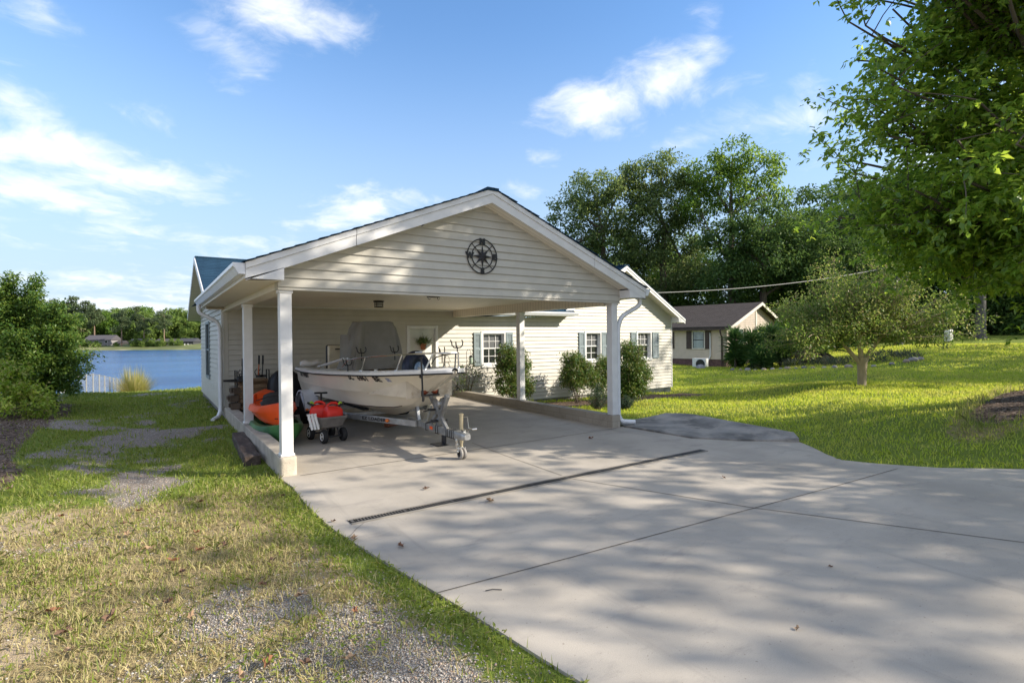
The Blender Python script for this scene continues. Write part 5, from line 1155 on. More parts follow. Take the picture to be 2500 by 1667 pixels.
# nandinas and other shrubs by the house
def shrub(name, label, loc, blobs, n, rc, per, L, Wd, lm, stems=9, group=None, droop=.2, seed=3, r_lo=.45, stem_r=.012, stem_col=None):
    rd = random.Random(seed); T = thing(name, label, 'shrub', loc, 0, group); mb = MB()
    for k in range(stems):
        c, r = blobs[k % len(blobs)]; limb(mb, (rd.gauss(0, .05), rd.gauss(0, .05), -.03), (c[0]+rd.gauss(0, r[0]*.5), c[1]+rd.gauss(0, r[1]*.5), c[2]+r[2]*rd.uniform(0, .8)), stem_r, stem_r*.35, .08, 5, 5, rd)
    mb.build('stems', stem_col or BARKG, T)
    P = crown_points(blobs, n, r_lo); V, F = clump_leaves(P, np.full((len(P), 1), rc)*(.6+.8*rng.random((len(P), 1))), per, L, Wd, droop, .6)
    npmesh('foliage', V, F, lm, T); return T
G_ = 'nandina shrubs along the house wall'
shrub('nandina_shrub', 'green nandina shrub under the first window, partly hidden by the middle white post', (7.0, 5.2, gz(7.0, 5.2)), [((0, 0, 1.05), (.5, .42, .45)), ((-.2, 0, 1.4), (.28, .26, .3)), ((.25, .1, 1.2), (.42, .35, .35)), ((-.1, 0, .6), (.5, .4, .35)), ((.35, 0, .55), (.4, .3, .3))], 380, .13, 26, .075, .03, LM_NAND, group=G_, seed=2)
shrub('nandina_shrub', 'rounded nandina shrub below the second window with open twiggy foot', (9.35, 5.15, gz(9.35, 5.15)), [((0, 0, 1.05), (.55, .42, .38)), ((-.25, 0, 1.35), (.3, .25, .22)), ((.35, 0, .8), (.45, .3, .3)), ((-.1, 0, .72), (.45, .4, .3))], 340, .13, 26, .075, .03, LM_NAND, group=G_, seed=4)
shrub('nandina_shrub', 'smaller nandina shrub close to the wall behind the right hand carport post', (10.55, 5.3, gz(10.55, 5.3)), [((0, 0, .95), (.42, .35, .4)), ((-.2, 0, .6), (.4, .3, .3)), ((.2, 0, 1.15), (.3, .3, .22))], 220, .13, 24, .075, .03, LM_NAND, group=G_, seed=6)
shrub('nandina_shrub', 'largest nandina shrub standing on the lawn just right of the downspout post', (9.42, 3.1, gz(9.42, 3.1)), [((0, 0, 1.0), (.48, .45, .5)), ((.1, 0, 1.45), (.36, .33, .28)), ((.25, 0, .8), (.45, .4, .35)), ((-.15, 0, .65), (.42, .4, .35)), ((.1, 0, .42), (.42, .36, .22))], 520, .13, 28, .07, .03, LM_NAND, group=G_, seed=8)
shrub('nandina_shrub', 'thin twiggy nandina against the sunlit wall behind the boat bow', (5.95, 5.75, gz(6.1, 5.6)), [((0, 0, .75), (.45, .16, .42)), ((.2, 0, 1.0), (.2, .14, .25)), ((-.25, 0, .5), (.3, .15, .3))], 60, .11, 9, .06, .02, LM_NAND, group=G_, seed=9)
def spiky(name, label, loc, blades, L, Wd, lm, spread=1.0, cat='shrub', tilt=(.1, 1.3), group=None, up=0.0):
    T = thing(name, label, cat, loc, 0, group); n = blades; az = rng.random(n)*2*PI; el = tilt[0]+(tilt[1]-tilt[0])*rng.random(n)
    D = np.stack([np.cos(az)*np.sin(el), np.sin(az)*np.sin(el), np.cos(el)], 1); C = np.stack([np.cos(az)*.05*spread, np.sin(az)*.05*spread, rng.random(n)*up], 1); Lr = L*(.65+.5*rng.random(n)); V = []; F = []
    N = np.cross(D, np.stack([-np.sin(az), np.cos(az), 0*az], 1)); S = np.stack([-np.sin(az), np.cos(az), 0*az], 1)
    segs = 4; pts = []
    for k in range(segs+1):
        t = k/segs; wv = Wd*(1-t)**.7*.5; p = C+D*(Lr*t)[:, None]-np.array([0, 0, 1.0])*(Lr*.45*t*t*np.sin(el))[:, None]; pts += [p-S*wv, p+S*wv]
    V = np.stack(pts, 1).reshape(-1, 3); i = (np.arange(n)*(2*segs+2))[:, None]
    F = np.concatenate([i+np.array([[2*k, 2*k+1, 2*k+3, 2*k+2]]) for k in range(segs)], 0); npmesh('leaves', V, F, lm, T); return T
LM_ROS = leafmat('rosemary_needles', [(.03, .06, .035), (.05, .085, .05), (.08, .11, .065)], .2, .6, .2)
for k, (x, y, h, lb) in enumerate(((8.0, 2.85, .62, 'dark spiky rosemary bush left of the right front carport post'), (8.75, 2.6, .34, 'low dark rosemary clump at the foot of the downspout'))):
    T = thing('rosemary_bush', lb, 'shrub', (x, y, gz(x, y)), 0, 'rosemary at the carport corner'); n = 85; az = rng.random(n)*2*PI; el = rng.random(n)*.8; D = np.stack([np.cos(az)*np.sin(el), np.sin(az)*np.sin(el), np.cos(el)], 1)
    mb = MB(); CC = []; DD = []
    for i in range(n):
        L = h*(.6+.5*rng.random()); p0 = Vector((D[i][0]*.08, D[i][1]*.08, 0)); p1 = p0+Vector(D[i])*L; mb.tube([p0, p0.lerp(p1, .6)], .004, 4)
        for t in np.linspace(.2, 1, 15): CC.append(p0.lerp(p1, t)); DD.append(Vector(D[i])*.7+Vector(rng.normal(0, .6, 3)))
    mb.build('stems', BARKG, T); V, F = leaves(np.array(CC), np.array(DD), rdir(len(CC)), .07, .014); npmesh('foliage', V, F, LM_ROS, T)
for x, y in ((6.35, 5.5), (7.9, 5.55)):
    spiky('bed_weed', 'small grassy weed in the mulch under the house wall', (x, y, gz(x, y)), 26, .3, .012, LM_SHRUBY, group='weeds in the mulch bed', tilt=(.1, .8), cat='weed')

# big evergreen shrub on the mulch bank at the left, with sprays reaching right
LB = [(-12.4, 12.6, 1.75, 1.15, 1.05), (-11.35, 12.4, 1.35, .8, .75), (-12.6, 12.3, 2.6, .65, .45), (-11.75, 12.6, 2.35, .55, .4), (-11.9, 12.2, .8, .95, .55), (-10.95, 12.3, 1.0, .6, .4), (-10.95, 12.5, 1.75, .45, .28)]
SPR = [((-11.9, 12.5, 2.2), (-11.15, 12.4, 3.15)), ((-12.0, 12.5, 2.4), (-11.7, 12.3, 3.2)), ((-11.5, 12.5, 1.9), (-10.5, 12.3, 2.55)), ((-11.4, 12.4, 1.8), (-10.35, 12.4, 2.2)), ((-11.3, 12.4, 1.4), (-10.1, 12.2, 1.75)), ((-11.2, 12.3, 1.2), (-9.9, 12.2, 1.35)), ((-11.2, 12.3, 1.0), (-10.05, 12.2, .98)), ((-11.2, 12.3, .8), (-10.15, 12.2, .60)), ((-12.3, 12.5, 2.5), (-12.3, 12.3, 3.35)), ((-11.6, 12.4, 1.6), (-10.6, 12.2, 1.95)), ((-11.7, 12.5, 2.1), (-11.0, 12.2, 2.75)), ((-11.4, 12.2, .7), (-10.5, 12.0, .40))]
base = far(-11.0, 12.3, 0); base.z = gz(base.x, base.y)
T = thing('evergreen_shrub', 'large dark evergreen shrub with feathery sprays on the mulch bank by the lake', 'shrub', base); rd = random.Random(2); mb = MB()
blobs = [((far(a, d, z)-base)[:], (r, r, rz)) for a, d, z, r, rz in LB]
for c, r in blobs: limb(mb, (rd.gauss(0, .1), rd.gauss(0, .1), -.05), c, .06, .02, .12, 6, 5, rd)
P = [crown_points(blobs, 1500, .62)]
for q, p2 in SPR:
    q = far(*q)-base; p2 = far(*p2)-base; pts = limb(mb, q, p2, .02, .006, .06, 5, 6, rd)
    for t in np.linspace(.1, 1, 13):
        for j in range(3): P.append(np.array([q.lerp(p2, t)+Vector((rd.gauss(0, .07), rd.gauss(0, .07), rd.gauss(.0, .05)))*(1.5-t)]))
mb.build('stems', BARKG, T); P = np.concatenate(P); V, F = clump_leaves(P, np.full((len(P), 1), .15), 34, .075, .038, .1, .5); npmesh('foliage', V, F, LM_SHRUB, T)
b2 = far(-11.0, 11.0, 0); b2.z = gz(b2.x, b2.y)
shrub('yellow_green_shrub', 'sunlit yellow green shrub in front of the dark evergreen at the left edge', b2, [((far(a, d, z)-b2)[:], (r, r, rz)) for a, d, z, r, rz in ((-10.9, 11.1, .85, .62, .5), (-10.3, 11.0, .5, .5, .32), (-11.5, 11.2, 1.1, .6, .42), (-9.9, 11.0, .28, .32, .2))], 190, .16, 26, .075, .036, LM_SHRUBY, seed=12, r_lo=.5)
b3 = far(-14.0, 16, 0); b3.z = gz(b3.x, b3.y)
shrub('pale_shrub', 'pale olive shrub behind the dark evergreen near the wire fence', b3, [((far(a, d, z)-b3)[:], (r, r, rz)) for a, d, z, r, rz in ((-14.2, 16, 1.6, 1.0, .9), (-13.5, 16, 1.1, .7, .7), (-15, 16, 1.8, 1, .8))], 150, .25, 26, .10, .045, LM_CRAPE, seed=14)

# ------------------------------------------------------------------ fence, pampas, little sign
FE = thing('wire_fence', 'low wire mesh fence with pale posts at the lake edge', 'fence', far(-13.2, 16, 0)); FB = Vector(FE.location)
FP = []
for k, (pxs, dep) in enumerate(((141.6, 15.5), (167, 16.3), (190, 17.2), (209.2, 18.1), (225.8, 19.0), (241, 20.0), (254, 20.9), (266.6, 21.8), (275.5, 22.6), (284.5, 23.4), (294.7, 24.2))):
    lat_ = (pxs-1250)/1283.75*dep; p = far(lat_, dep, 0); zt = 1.67-(([1095, 1092, 1085, 1070, 1062, 1072, 1082, 1095, 1102, 1108, 1115][k]*.25513+640)-832)/1283.75*dep
    p.z = zt; FP.append(p)
PV = mat('pale_post_paint', (.26, .26, .25), .6, .1)
for p in FP:
    mb = MB(); q = p-FB; mb.tube([(q.x, q.y, min(gz(p.x, p.y), p.z-.7)-.2), (q.x, q.y, q.z+.03)], .02, 8); mb.build('post', PV, FE)
mb = MB(); mb.tube([(p-FB)[:] for p in FP], .011, 6); mb.build('top_rail', PV, FE)
m, nt, out = _new('wire_mesh'); b = NB(nt); o_ = b.obj(); sx = b.n('ShaderNodeSeparateXYZ'); b.l(o_, sx.inputs[0])
u = b.math('ADD', b.math('MULTIPLY', sx.outputs[0], 1.0), sx.outputs[1]); w1 = b.math('FRACT', b.math('MULTIPLY', b.math('ADD', u, sx.outputs[2]), 14.0)); w2 = b.math('FRACT', b.math('MULTIPLY', b.math('SUBTRACT', u, sx.outputs[2]), 14.0))
f = b.math('MAXIMUM', b.math('LESS_THAN', w1, .14), b.math('LESS_THAN', w2, .14)); p = b.n('ShaderNodeBsdfPrincipled'); p.inputs['Base Color'].default_value = (.45, .46, .46, 1); p.inputs['Metallic'].default_value = .3
tr_ = b.n('ShaderNodeBsdfTransparent'); mx = b.n('ShaderNodeMixShader'); b.l(f, mx.inputs[0]); b.l(tr_.outputs[0], mx.inputs[1]); b.l(p.outputs[0], mx.inputs[2]); b.l(mx.outputs[0], out.inputs[0])
mb = MB(); mb.loft([[(p-FB)[:], (p.x-FB.x, p.y-FB.y, min(gz(p.x, p.y), p.z-.7)-.1)] for p in FP], closed=False, cap=False); mb.build('mesh', m, FE)
q = far(-15.85, 22, 0); q.z = gz(q.x, q.y)-.05
T = spiky('pampas_clump', 'rounded clump of straw coloured ornamental grass beside the end of the fence', q, 1100, 1.4, .017, leafmat('pampas_blade', [(.22, .24, .05), (.34, .33, .10), (.50, .43, .19)], .4, .6, .2), 4.5, 'ornamental grass', (.02, .75))
q = far(-(1250-153.5)/1283.75*20, 20, 0); q.z = gz(q.x, q.y)
T = thing('yard_marker', 'small white plate on a short dark stake in the grass near the fence', 'marker sign', q)
mb = MB(); mb.tube([(0, 0, -.05), (0, 0, .22)], .02, 6); mb.build('stake', BLACK, T); mb = MB(); mb.box(-.09, .09, -.025, .025, .18, .36); mb.build('plate', WHITE, T, bevel=.008)

# ------------------------------------------------------------------ neighbour's house
c0 = far(15.1, 37, 0); e1 = (FW2-rt).normalized(); e1.z = 0; e1.normalize(); e2 = Vector((e1.y, -e1.x, 0))
NBZ = 1.67-(901-825)/1283.75*37
NBH = thing('neighbour_house', 'neighbouring one storey house with tan siding, brown roof and dark brown shutters', 'house', (c0.x, c0.y, NBZ), math.atan2(e1.y, e1.x)-PI/2)
# local axes: +Y along the long wall (away), +X along the gable wall
EZ, PZ, GWd = 2.86, 4.62, 10.8
TAN = mat('tan_siding', (.56, .47, .37), .6, .05, 3); MBR = mat('brick_skirt_maroon', (.13, .075, .07), .9, .2); BRN = mat('dark_brown_trim', (.055, .035, .03), .5, .15); TRIMN = mat('cream_trim', (.62, .58, .5), .5)
mb = MB(); siding(mb, (0, 0, 0), (0, 1, 0), (-1, 0, 0), 0, 14, .5, EZ, None, (), .13, .02); w_ = mb.build('wall', TAN, NBH, smooth=False)
mb = MB(); siding(mb, (0, 0, 0), (1, 0, 0), (0, -1, 0), 0, GWd, .5, PZ, lambda z: (0 if z < EZ else (z-EZ)/(PZ-EZ)*GWd/2, GWd if z < EZ else GWd-(z-EZ)/(PZ-EZ)*GWd/2), (), .13, .02); mb.build('gable_wall', mat('darker_tan_siding', (.40, .345, .29), .7, .12, 2, dirt=(.33, .22, .15), dirt_scale=1.2, dirt_lo=.56), NBH, smooth=False)  # gable boards in a darker, blotchier tan than the long wall
mb = MB(); mb.box(.04, GWd-.05, .04, 13.9, -.3, .52); mb.build('foundation', MBR, NBH)
sN = (PZ-EZ)/(GWd/2); mb = MB()
for s in (-1, 1):
    xe = GWd/2+s*(GWd/2+.45); ze = EZ-.45*sN+.05; xs = sorted((xe, GWd/2)); zz = (ze, PZ+.05) if s < 0 else (PZ+.05, ze)
    mb.hexa([(xs[0], -.5, zz[0]), (xs[1], -.5, zz[1]), (xs[1], 14.5, zz[1]), (xs[0], 14.5, zz[0])], [(xs[0], -.5, zz[0]+.08), (xs[1], -.5, zz[1]+.08), (xs[1], 14.5, zz[1]+.08), (xs[0], 14.5, zz[0]+.08)])
mb.build('roof', SHINB, NBH, smooth=False)
for s in (-1, 1):
    xe = GWd/2+s*(GWd/2+.46); ze = EZ-.46*sN+.05; xs = sorted((xe, GWd/2)); zz = (ze, PZ+.05) if s < 0 else (PZ+.05, ze); mb = MB()
    mb.hexa([(xs[0], -.54, zz[0]-.16), (xs[1], -.54, zz[1]-.16), (xs[1], -.505, zz[1]-.16), (xs[0], -.505, zz[0]-.16)], [(xs[0], -.54, zz[0]+.06), (xs[1], -.54, zz[1]+.06), (xs[1], -.505, zz[1]+.06), (xs[0], -.505, zz[0]+.06)]); mb.build('rake_trim', TRIMN, NBH, smooth=False)
mb = MB(); mb.box(-.52, -.45, -.5, 14.4, EZ-.27, EZ-.14); mb.build('gutter', BRN, NBH)
mb = MB(); mb.box(-.44, -.02, -.5, 14.3, EZ-.2, EZ-.17); mb.build('soffit', TRIMN, NBH)
mb = MB(); mb.box(GWd/2-.12, GWd/2+.12, -.06, -.022, 1.2, PZ-.3); mb.build('gable_post', TRIMN, NBH)
def nwin(wall, c, z0, z1, wd, sh=.42):
    fr = MB(); px = lambda a0, a1, d0, d1, q0, q1: fr.box(*( (-d1, -d0, a0, a1) if wall == 'L' else (a0, a1, -d1, -d0)), q0, q1)
    px(c-wd/2-.07, c-wd/2, .0, .07, z0-.07, z1+.07); px(c+wd/2, c+wd/2+.07, .0, .07, z0-.07, z1+.07); px(c-wd/2, c+wd/2, .0, .07, z1, z1+.07); px(c-wd/2, c+wd/2, .0, .07, z0-.07, z0); f = fr.build('window', TRIMN, NBH)
    fr = MB(); px = lambda a0, a1, d0, d1, q0, q1: fr.box(*((-d1, -d0, a0, a1) if wall == 'L' else (a0, a1, -d1, -d0)), q0, q1)
    px(c-wd/2, c+wd/2, .025, .06, (z0+z1)/2-.025, (z0+z1)/2+.025); px(c-wd/2, c-wd/2+.04, .025, .06, z0, z1); px(c+wd/2-.04, c+wd/2, .025, .06, z0, z1); fr.build('sash', BLACK, f)
    fr = MB(); px = lambda a0, a1, d0, d1, q0, q1: fr.box(*((-d1, -d0, a0, a1) if wall == 'L' else (a0, a1, -d1, -d0)), q0, q1)
    px(c-wd/2+.005, c+wd/2-.005, .021, .04, z0+.005, z1-.005); fr.build('pane', NGL, f)
    for s in (-1, 1):
        fr = MB(); px = lambda a0, a1, d0, d1, q0, q1: fr.box(*((-d1, -d0, a0, a1) if wall == 'L' else (a0, a1, -d1, -d0)), q0, q1)
        a = c+s*(wd/2+.09+sh/2); px(a-sh/2, a+sh/2, .022, .06, z0-.06, z1+.06); px(a-.02, a+.02, .06, .075, z0, z1); fr.build('shutter', BRN, NBH)
NGL = mat('window_glass_bright', (.10, .15, .15), .08, .4, .8, spec=.9, col2=(.30, .36, .36))
nwin('L', 2.05, 1.3, 2.5, .85); nwin('L', 4.9, 1.3, 2.45, .85); nwin('L', 8.6, 1.3, 2.45, .85); nwin('G', 2.3, 1.45, 2.65, 1.0, .4); nwin('G', 7.4, 1.45, 2.6, .9, .4)
mb = MB(); mb.tube([(-.48, .25, EZ-.25), (-.48, .25, EZ-.4), (-.1, .3, EZ-.75), (-.1, .3, .1)], .06, 8); mb.build('downspout', BRN, NBH)
mb = MB(); mb.tube([(-.08, 1.15, 2.4), (-.08, 1.15, .75), (-.3, 1.2, .45), (-.4, 1.4, .3)], .045, 8); mb.build('vent_pipe', WHITE, NBH)
mb = MB(); mb.lathe([(.22, 0), (.22, .3), (.26, .32), (.26, .4), (0, .42)], (GWd/2-1.5, 9.6, PZ-.5), n=10); mb.build('roof_vent', mat('vent_tan', (.45, .36, .26), .6), NBH)
NB2 = thing('garage_annex', 'hipped dark brown roofed wing behind the neighbouring house', 'annex', (c0.x+9.5*e2.x+3.0*e1.x, c0.y+9.5*e2.y+3.0*e1.y, NBZ), math.atan2(e1.y, e1.x)-PI/2)
mb = MB(); mb.add([(0, -.5, 2.9), (9, -.5, 2.9), (9, 9, 2.9), (0, 9, 2.9), (3, 4, 4.3), (6, 4, 4.3)], [(0, 1, 5, 4), (1, 2, 5), (2, 3, 4, 5), (3, 0, 4), (0, 3, 2, 1)]); mb.build('roof', SHINB, NB2, smooth=False)
mb = MB(); siding(mb, (.4, 0, 0), (1, 0, 0), (0, -1, 0), 0, 8.2, 0, 2.85, None, (), .13, .02); mb.box(.42, 8.6, .03, 8.5, -.5, 2.85); mb.build('wall', TAN, NB2, smooth=False)
# air conditioner and fake rock
q = far((1708-1250)/1283.75*36, 35.9, 0); AC = thing('air_conditioner', 'white outdoor air conditioning unit against the neighbouring house skirt', 'air conditioner', (q.x, q.y, 1.67-(908-825.5)/1283.75*35.9), math.atan2(e1.y, e1.x)-PI/2)
mb = MB(); mb.box(-.2, .2, -.48, .48, .04, .78); mb.build('casing', WHITE, AC, bevel=.02)
mb = MB(); mb.lathe([(.0, .0), (.28, 0), (.30, .015), (.31, .02), (.31, -.01), (0, -.01)], (-.21, -.1, .41), (-1, 0, 0), n=24); mb.build('fan_grille', BLACK, AC)
mb = MB(); mb.box(-.2, .2, -.4, -.3, -.15, .04); mb.box(-.2, .2, .3, .4, -.15, .04); mb.build('feet', BLACK, AC)
q = far((1710-1250)/1283.75*33, 33, 0); RK = thing('boulder', 'rounded grey boulder on the lawn in front of the air conditioner', 'boulder', (q.x, q.y, 1.67-(921-825.5)/1283.75*33))
mb = MB(); mb.blob((0, 0, .25), (.36, .33, .42), 14, 10, .05, 3); mb.build('rock', mat('grey_boulder', (.24, .235, .24), .9, .25, 5, .6, 14), RK, angle=60)

# planting bed: yuccas, fan palms, ground plants, edging stones
def at(pxl, dep, ybase): q = far((pxl-1250)/1283.75*dep, dep, 0); q.z = 1.67-(ybase-(833.5-.0097*(pxl-1250)-4.5*1))/1283.75*dep; q.z = gz(q.x, q.y); return q
GY_ = 'yuccas in the neighbour bed'
for k, (pxs, dep, hh, lb) in enumerate(((1795, 33.5, 1.9, 'leafy yucca nearest the corner of the neighbouring house'), (1836, 32, 1.75, 'tallest spiky yucca in front of the neighbouring gable'), (1884, 32.5, 2.0, 'spiky yucca to the right under the gable window'), (1858, 31, .75, 'low young yucca at the front of the planting bed'), (1905, 32, 1.2, 'short yucca beside the fan palms'))):
    q = at(pxs, dep, 905); q.z -= .05; T = thing('yucca', lb, 'yucca', q, 0, GY_); mb = MB(); mb.tube([(0, 0, 0), (.04, 0, hh*.5), (0, 0, hh)], [.09, .08, .06], 7); mb.build('stem', BARKG, T)
    V = []; F = []; off = 0
    for zc, n_ in ((hh, 150), (hh*.66, 130), (hh*.33, 110)):
        az = rng.random(n_)*2*PI; el = .15+1.5*rng.random(n_); D = np.stack([np.cos(az)*np.sin(el), np.sin(az)*np.sin(el), np.cos(el)], 1); C = np.zeros((n_, 3)); C[:, 2] = zc; N = rdir(n_); v, f_ = leaves(C, D, np.stack([-np.cos(az)*np.cos(el), -np.sin(az)*np.cos(el), np.sin(el)], 1), .75+.4*rng.random(n_), .085); V.append(v); F.append(f_+off); off += len(v)
    npmesh('leaves', np.concatenate(V), np.concatenate(F), LM_YUC, T)
for pxs, dep, r, hh, lb, sd in ((1800, 34.5, .8, 1.5, 'leafy green shrub at the corner of the neighbouring house behind the yuccas', 71), (1868, 34, 1.1, 2.5, 'broad green shrub under the neighbouring gable window', 72), (1922, 33.5, 1.2, 3.0, 'tall green shrub hiding the right end of the neighbouring gable', 73), (1985, 34, 1.2, 1.7, 'grey green shrub behind the fan palms', 74)):
    q = at(pxs, dep, 900); shrub('leafy_shrub', lb, q, [((0, 0, hh*.6), (r, r*.8, hh*.42)), ((-r*.5, 0, hh*.4), (r*.6, r*.6, hh*.4)), ((r*.5, .1, hh*.45), (r*.6, r*.6, hh*.42)), ((.1, 0, hh*.95), (r*.5, r*.5, hh*.2))], 150, .2, 26, .16, .08, LM_OAK2, seed=sd, group='green shrubs in the neighbour bed')
for pxs, dep, hh, lb in ((1962, 31, 1.1, 'fan palm with a skirt of dry fronds nearer the house'), (2010, 31, .85, 'lower fan palm with a skirt of dry fronds by the crape myrtle')):
    q = at(pxs, dep, 890); T = thing('fan_palm', lb, 'palm', q, 0, 'fan palms in the neighbour bed'); mb = MB(); mb.tube([(0, 0, -.1), (0, 0, hh*.8)], [.2, .16], 8); mb.build('trunk', BARKG, T)
    def fans(n_, z0, el0, el1, L, R_, lm, nm):
        V = []; F = []; off = 0
        for k in range(n_):
            az = rng.random()*2*PI; el = el0+(el1-el0)*rng.random(); d = np.array([math.cos(az)*math.sin(el), math.sin(az)*math.sin(el), math.cos(el)]); c = np.array([0, 0, z0])+d*L; s = np.array([-math.sin(az), math.cos(az), 0]); m_ = 15
            th = np.linspace(-1.25, 1.25, m_); D = np.cos(th)[:, None]*d+np.sin(th)[:, None]*s+np.array([0, 0, -.25]); v, f_ = leaves(np.repeat(c[None], m_, 0), D, np.repeat(np.cross(d, s)[None], m_, 0), R_, .07); V.append(v); F.append(f_+off); off += len(v)
        npmesh(nm, np.concatenate(V), np.concatenate(F), lm, T)
    fans(34, hh, .1, 1.6, .9, .8, LM_YUC, 'fronds'); fans(20, hh*.9, 1.9, 2.7, .35, .55, leafmat('dry_frond', [(.20, .17, .11), (.30, .26, .18)], .25, .7, .1), 'dry_fronds')
bd = []
for x, y, r in ((28.2, 10.6, .5), (28.9, 8.8, .5), (28.8, 6.6, .5), (29.5, 5.0, .6), (30.3, 3.8, .6), (30.2, 9.5, .8), (31, 7, .9), (31.5, 5.2, .8), (29.6, 7.6, .6)):
    z = gz(x, y); d = rdir(150)*np.array([r, r, .3]); d[:, 2] = np.abs(d[:, 2]); bd.append(np.array([x, y, z])+d)
C = np.concatenate(bd); V, F = leaves(C, rdir(len(C))+np.array([0, 0, 1.1]), rdir(len(C)), .16+.25*rng.random(len(C)), .05)
tag(npmesh('bed_plants', V, F, leafmat('bed_greenery', [(.05, .075, .045), (.08, .105, .06), (.15, .14, .08)], .25, .6, .2)), 'low grey green ground cover filling the stone edged bed', 'ground cover', kind='stuff')
STN = [mat('edging_stone_%s' % n_, sc3(c, .8), .9, .2, 6, .5, 20) for n_, c in (('grey', (.25, .24, .24)), ('tan', (.34, .28, .22)), ('pale', (.32, .30, .28)))]
for k, (x, y) in enumerate([(26.7, 11.2), (26.95, 10.85), (27.1, 10.5), (27.3, 10.15), (27.5, 9.75), (27.6, 9.3), (27.65, 8.85), (27.5, 8.4), (27.4, 7.9), (27.3, 7.4), (27.2, 6.9), (27.1, 6.3), (27.1, 5.8), (27.2, 5.2), (28, 4.4), (28.7, 3.9), (29.3, 3.5), (29.7, 3.35), (30.1, 3.2)]):
    o = thing('edging_stone', 'rough stone edging the planting bed at the edge of the lawn', 'stone', (x, y, gz(x, y)), k*.8, 'stones edging the neighbour bed'); mb = MB(); r = .09+.10*random.random(); mb.blob((0, 0, r*.35), (r*1.3, r, r*.8), 9, 6, .12, k); mb.build('rock', STN[k % 3], o, angle=60)
# power line
a = Vector((15.2, 7.6, 3.42)); e = Vector((36, 4.0, 6.2)); mb = MB(); pts = [a.lerp(e, t)-Vector((0, 0, 4*.45*t*(1-t))) for t in [i/24 for i in range(25)]]
mb.tube(pts, .016, 5); mb.tube([a, a+Vector((.25, -.15, -.25)), a+Vector((.1, .1, -.55))], .012, 5)
tag(mb.build('power_line', mat('cable_grey', (.28, .28, .27), .6)), 'grey overhead service cable running from the wing roof mast toward the woods', 'power line')

# ------------------------------------------------------------------ woods behind
def wt(lat, dep): q = far(lat, dep, 0); q.z = gz(q.x, q.y)-.2; return q
def big(name, label, lat, dep, H, blobs, lm, seed, n=260, per=50, L=.34, Wd=.17, rc=1.0, gap=0):
    return tree(name, label, 'tree', wt(lat, dep), [(0, 0, 0, .5), (.1, 0, H*.15, .4), (0, .1, H*.4, .32), (.1, 0, H*.62, .2)], [((rt*a+FW2*c_+Vector((0, 0, z)))[:], (r, r, rz)) for a, c_, z, r, rz in blobs], n, rc, per, L, Wd, lm, seed=seed, gap=gap)
big('oak_tree', 'big dark oak rising just right of the carport gable, reaching furthest left', 9.8, 56, 21, [(-1, 0, 17.2, 3.2, 2.2), (-3.2, 0, 15.4, 2.4, 1.8), (1.5, 0, 15, 3.2, 2.6), (-3.0, 0, 12.0, 2.9, 2.0), (-5.4, 0, 11.2, 2.0, 1.4), (-7.6, 0, 9.6, 1.8, 1.5), (1.0, 1, 11.5, 3.4, 2.4), (-4.2, 0, 8.6, 2.8, 1.7), (0, 0, 8.0, 3.6, 2.0), (-6.2, 0, 7.0, 2.2, 1.2), (3, 0, 18.4, 1.8, 1.6)], LM_OAK, 31, 430, 54)
big('oak_tree', 'tall oak in the middle of the woods with rounded leaf clumps', 16.5, 57, 22, [(-2.2, 0, 18.6, 2.6, 1.9), (.6, 0, 19.4, 2.4, 2.0), (2.6, 0, 16.5, 2.6, 2.2), (-1.2, 0, 14.8, 3.4, 2.4), (2, 0, 12.5, 3.2, 2.2), (-3, 0, 11, 3, 2), (0, 0, 8.5, 3.6, 2.4), (3, 0, 8, 2.6, 1.8)], LM_OAK, 33, 400, 54)
big('sweetgum_tree', 'tall bright green tree with sky between its limbs at the right of the woods', 22.6, 54, 22.5, [(.2, 0, 20.2, 2.2, 1.7), (-2.2, 0, 18.2, 2.3, 1.8), (2.6, 0, 18.4, 2.3, 1.8), (3.9, 0, 16.2, 1.8, 1.2), (-.2, 0, 16.0, 2.2, 1.6), (-3.2, 0, 14.8, 2.0, 1.3)], LM_OAK2, 35, 190, 46, rc=.9)
big('oak_tree', 'dense dark oak behind the ridge of the brown roofed house', 24.0, 50, 14, [(0, 0, 12.3, 3.2, 2.2), (-3, 0, 11, 2.8, 2), (3.2, 0, 11, 3, 2.2), (0, 0, 8.8, 4.2, 2.2), (-3.2, 0, 7.2, 3, 1.8), (3.8, 0, 7.5, 3, 2)], LM_DARK, 37, 340, 52)
P1 = big('woodland_tree', 'bushy mid green tree closing the gap in the woods behind the houses', 13, 66, 15, [(0, 0, 12, 3.6, 2.8), (-3, 0, 9, 3.2, 2.6), (3, 0, 9.4, 3.2, 2.8), (0, 1, 7, 4.4, 3), (-2.5, 0, 4.2, 3.6, 2.4), (2.8, 0, 4, 3.6, 2.4)], LM_OAK2, 39, 300, 46, .36, .19, 1.1)
P2 = big('woodland_tree', 'dark bushy tree in the shaded woods at the right', 41, 52, 17, [(0, 0, 14, 3.8, 3), (-3, 0, 11, 3.4, 2.8), (3, 0, 11, 3.4, 2.8), (0, 1, 8, 4.6, 3), (-3, 0, 5, 3.6, 2.6), (3, 0, 4.6, 3.6, 2.6), (0, 0, 2.6, 4, 2.2)], LM_DARK, 41, 380, 46, .36, .19, 1.1)
for k, (lat_, dep, s, rz) in enumerate(((8.5, 68, .85, 1), (19, 64, .8, 2), (26, 62, .9, 3), (31, 58, 1.0, 4), (22.5, 70, 1.0, 5), (5.5, 72, .75, .5), (34, 64, 1.1, 2.4))):
    c = copy_tree(P1); c.location = wt(lat_, dep); c.scale = (s, s, s); c.rotation_euler[2] = rz; c['label'] = 'bushy mid green tree closing the gap in the woods behind the houses'; c['group'] = 'mid green trees behind the houses'
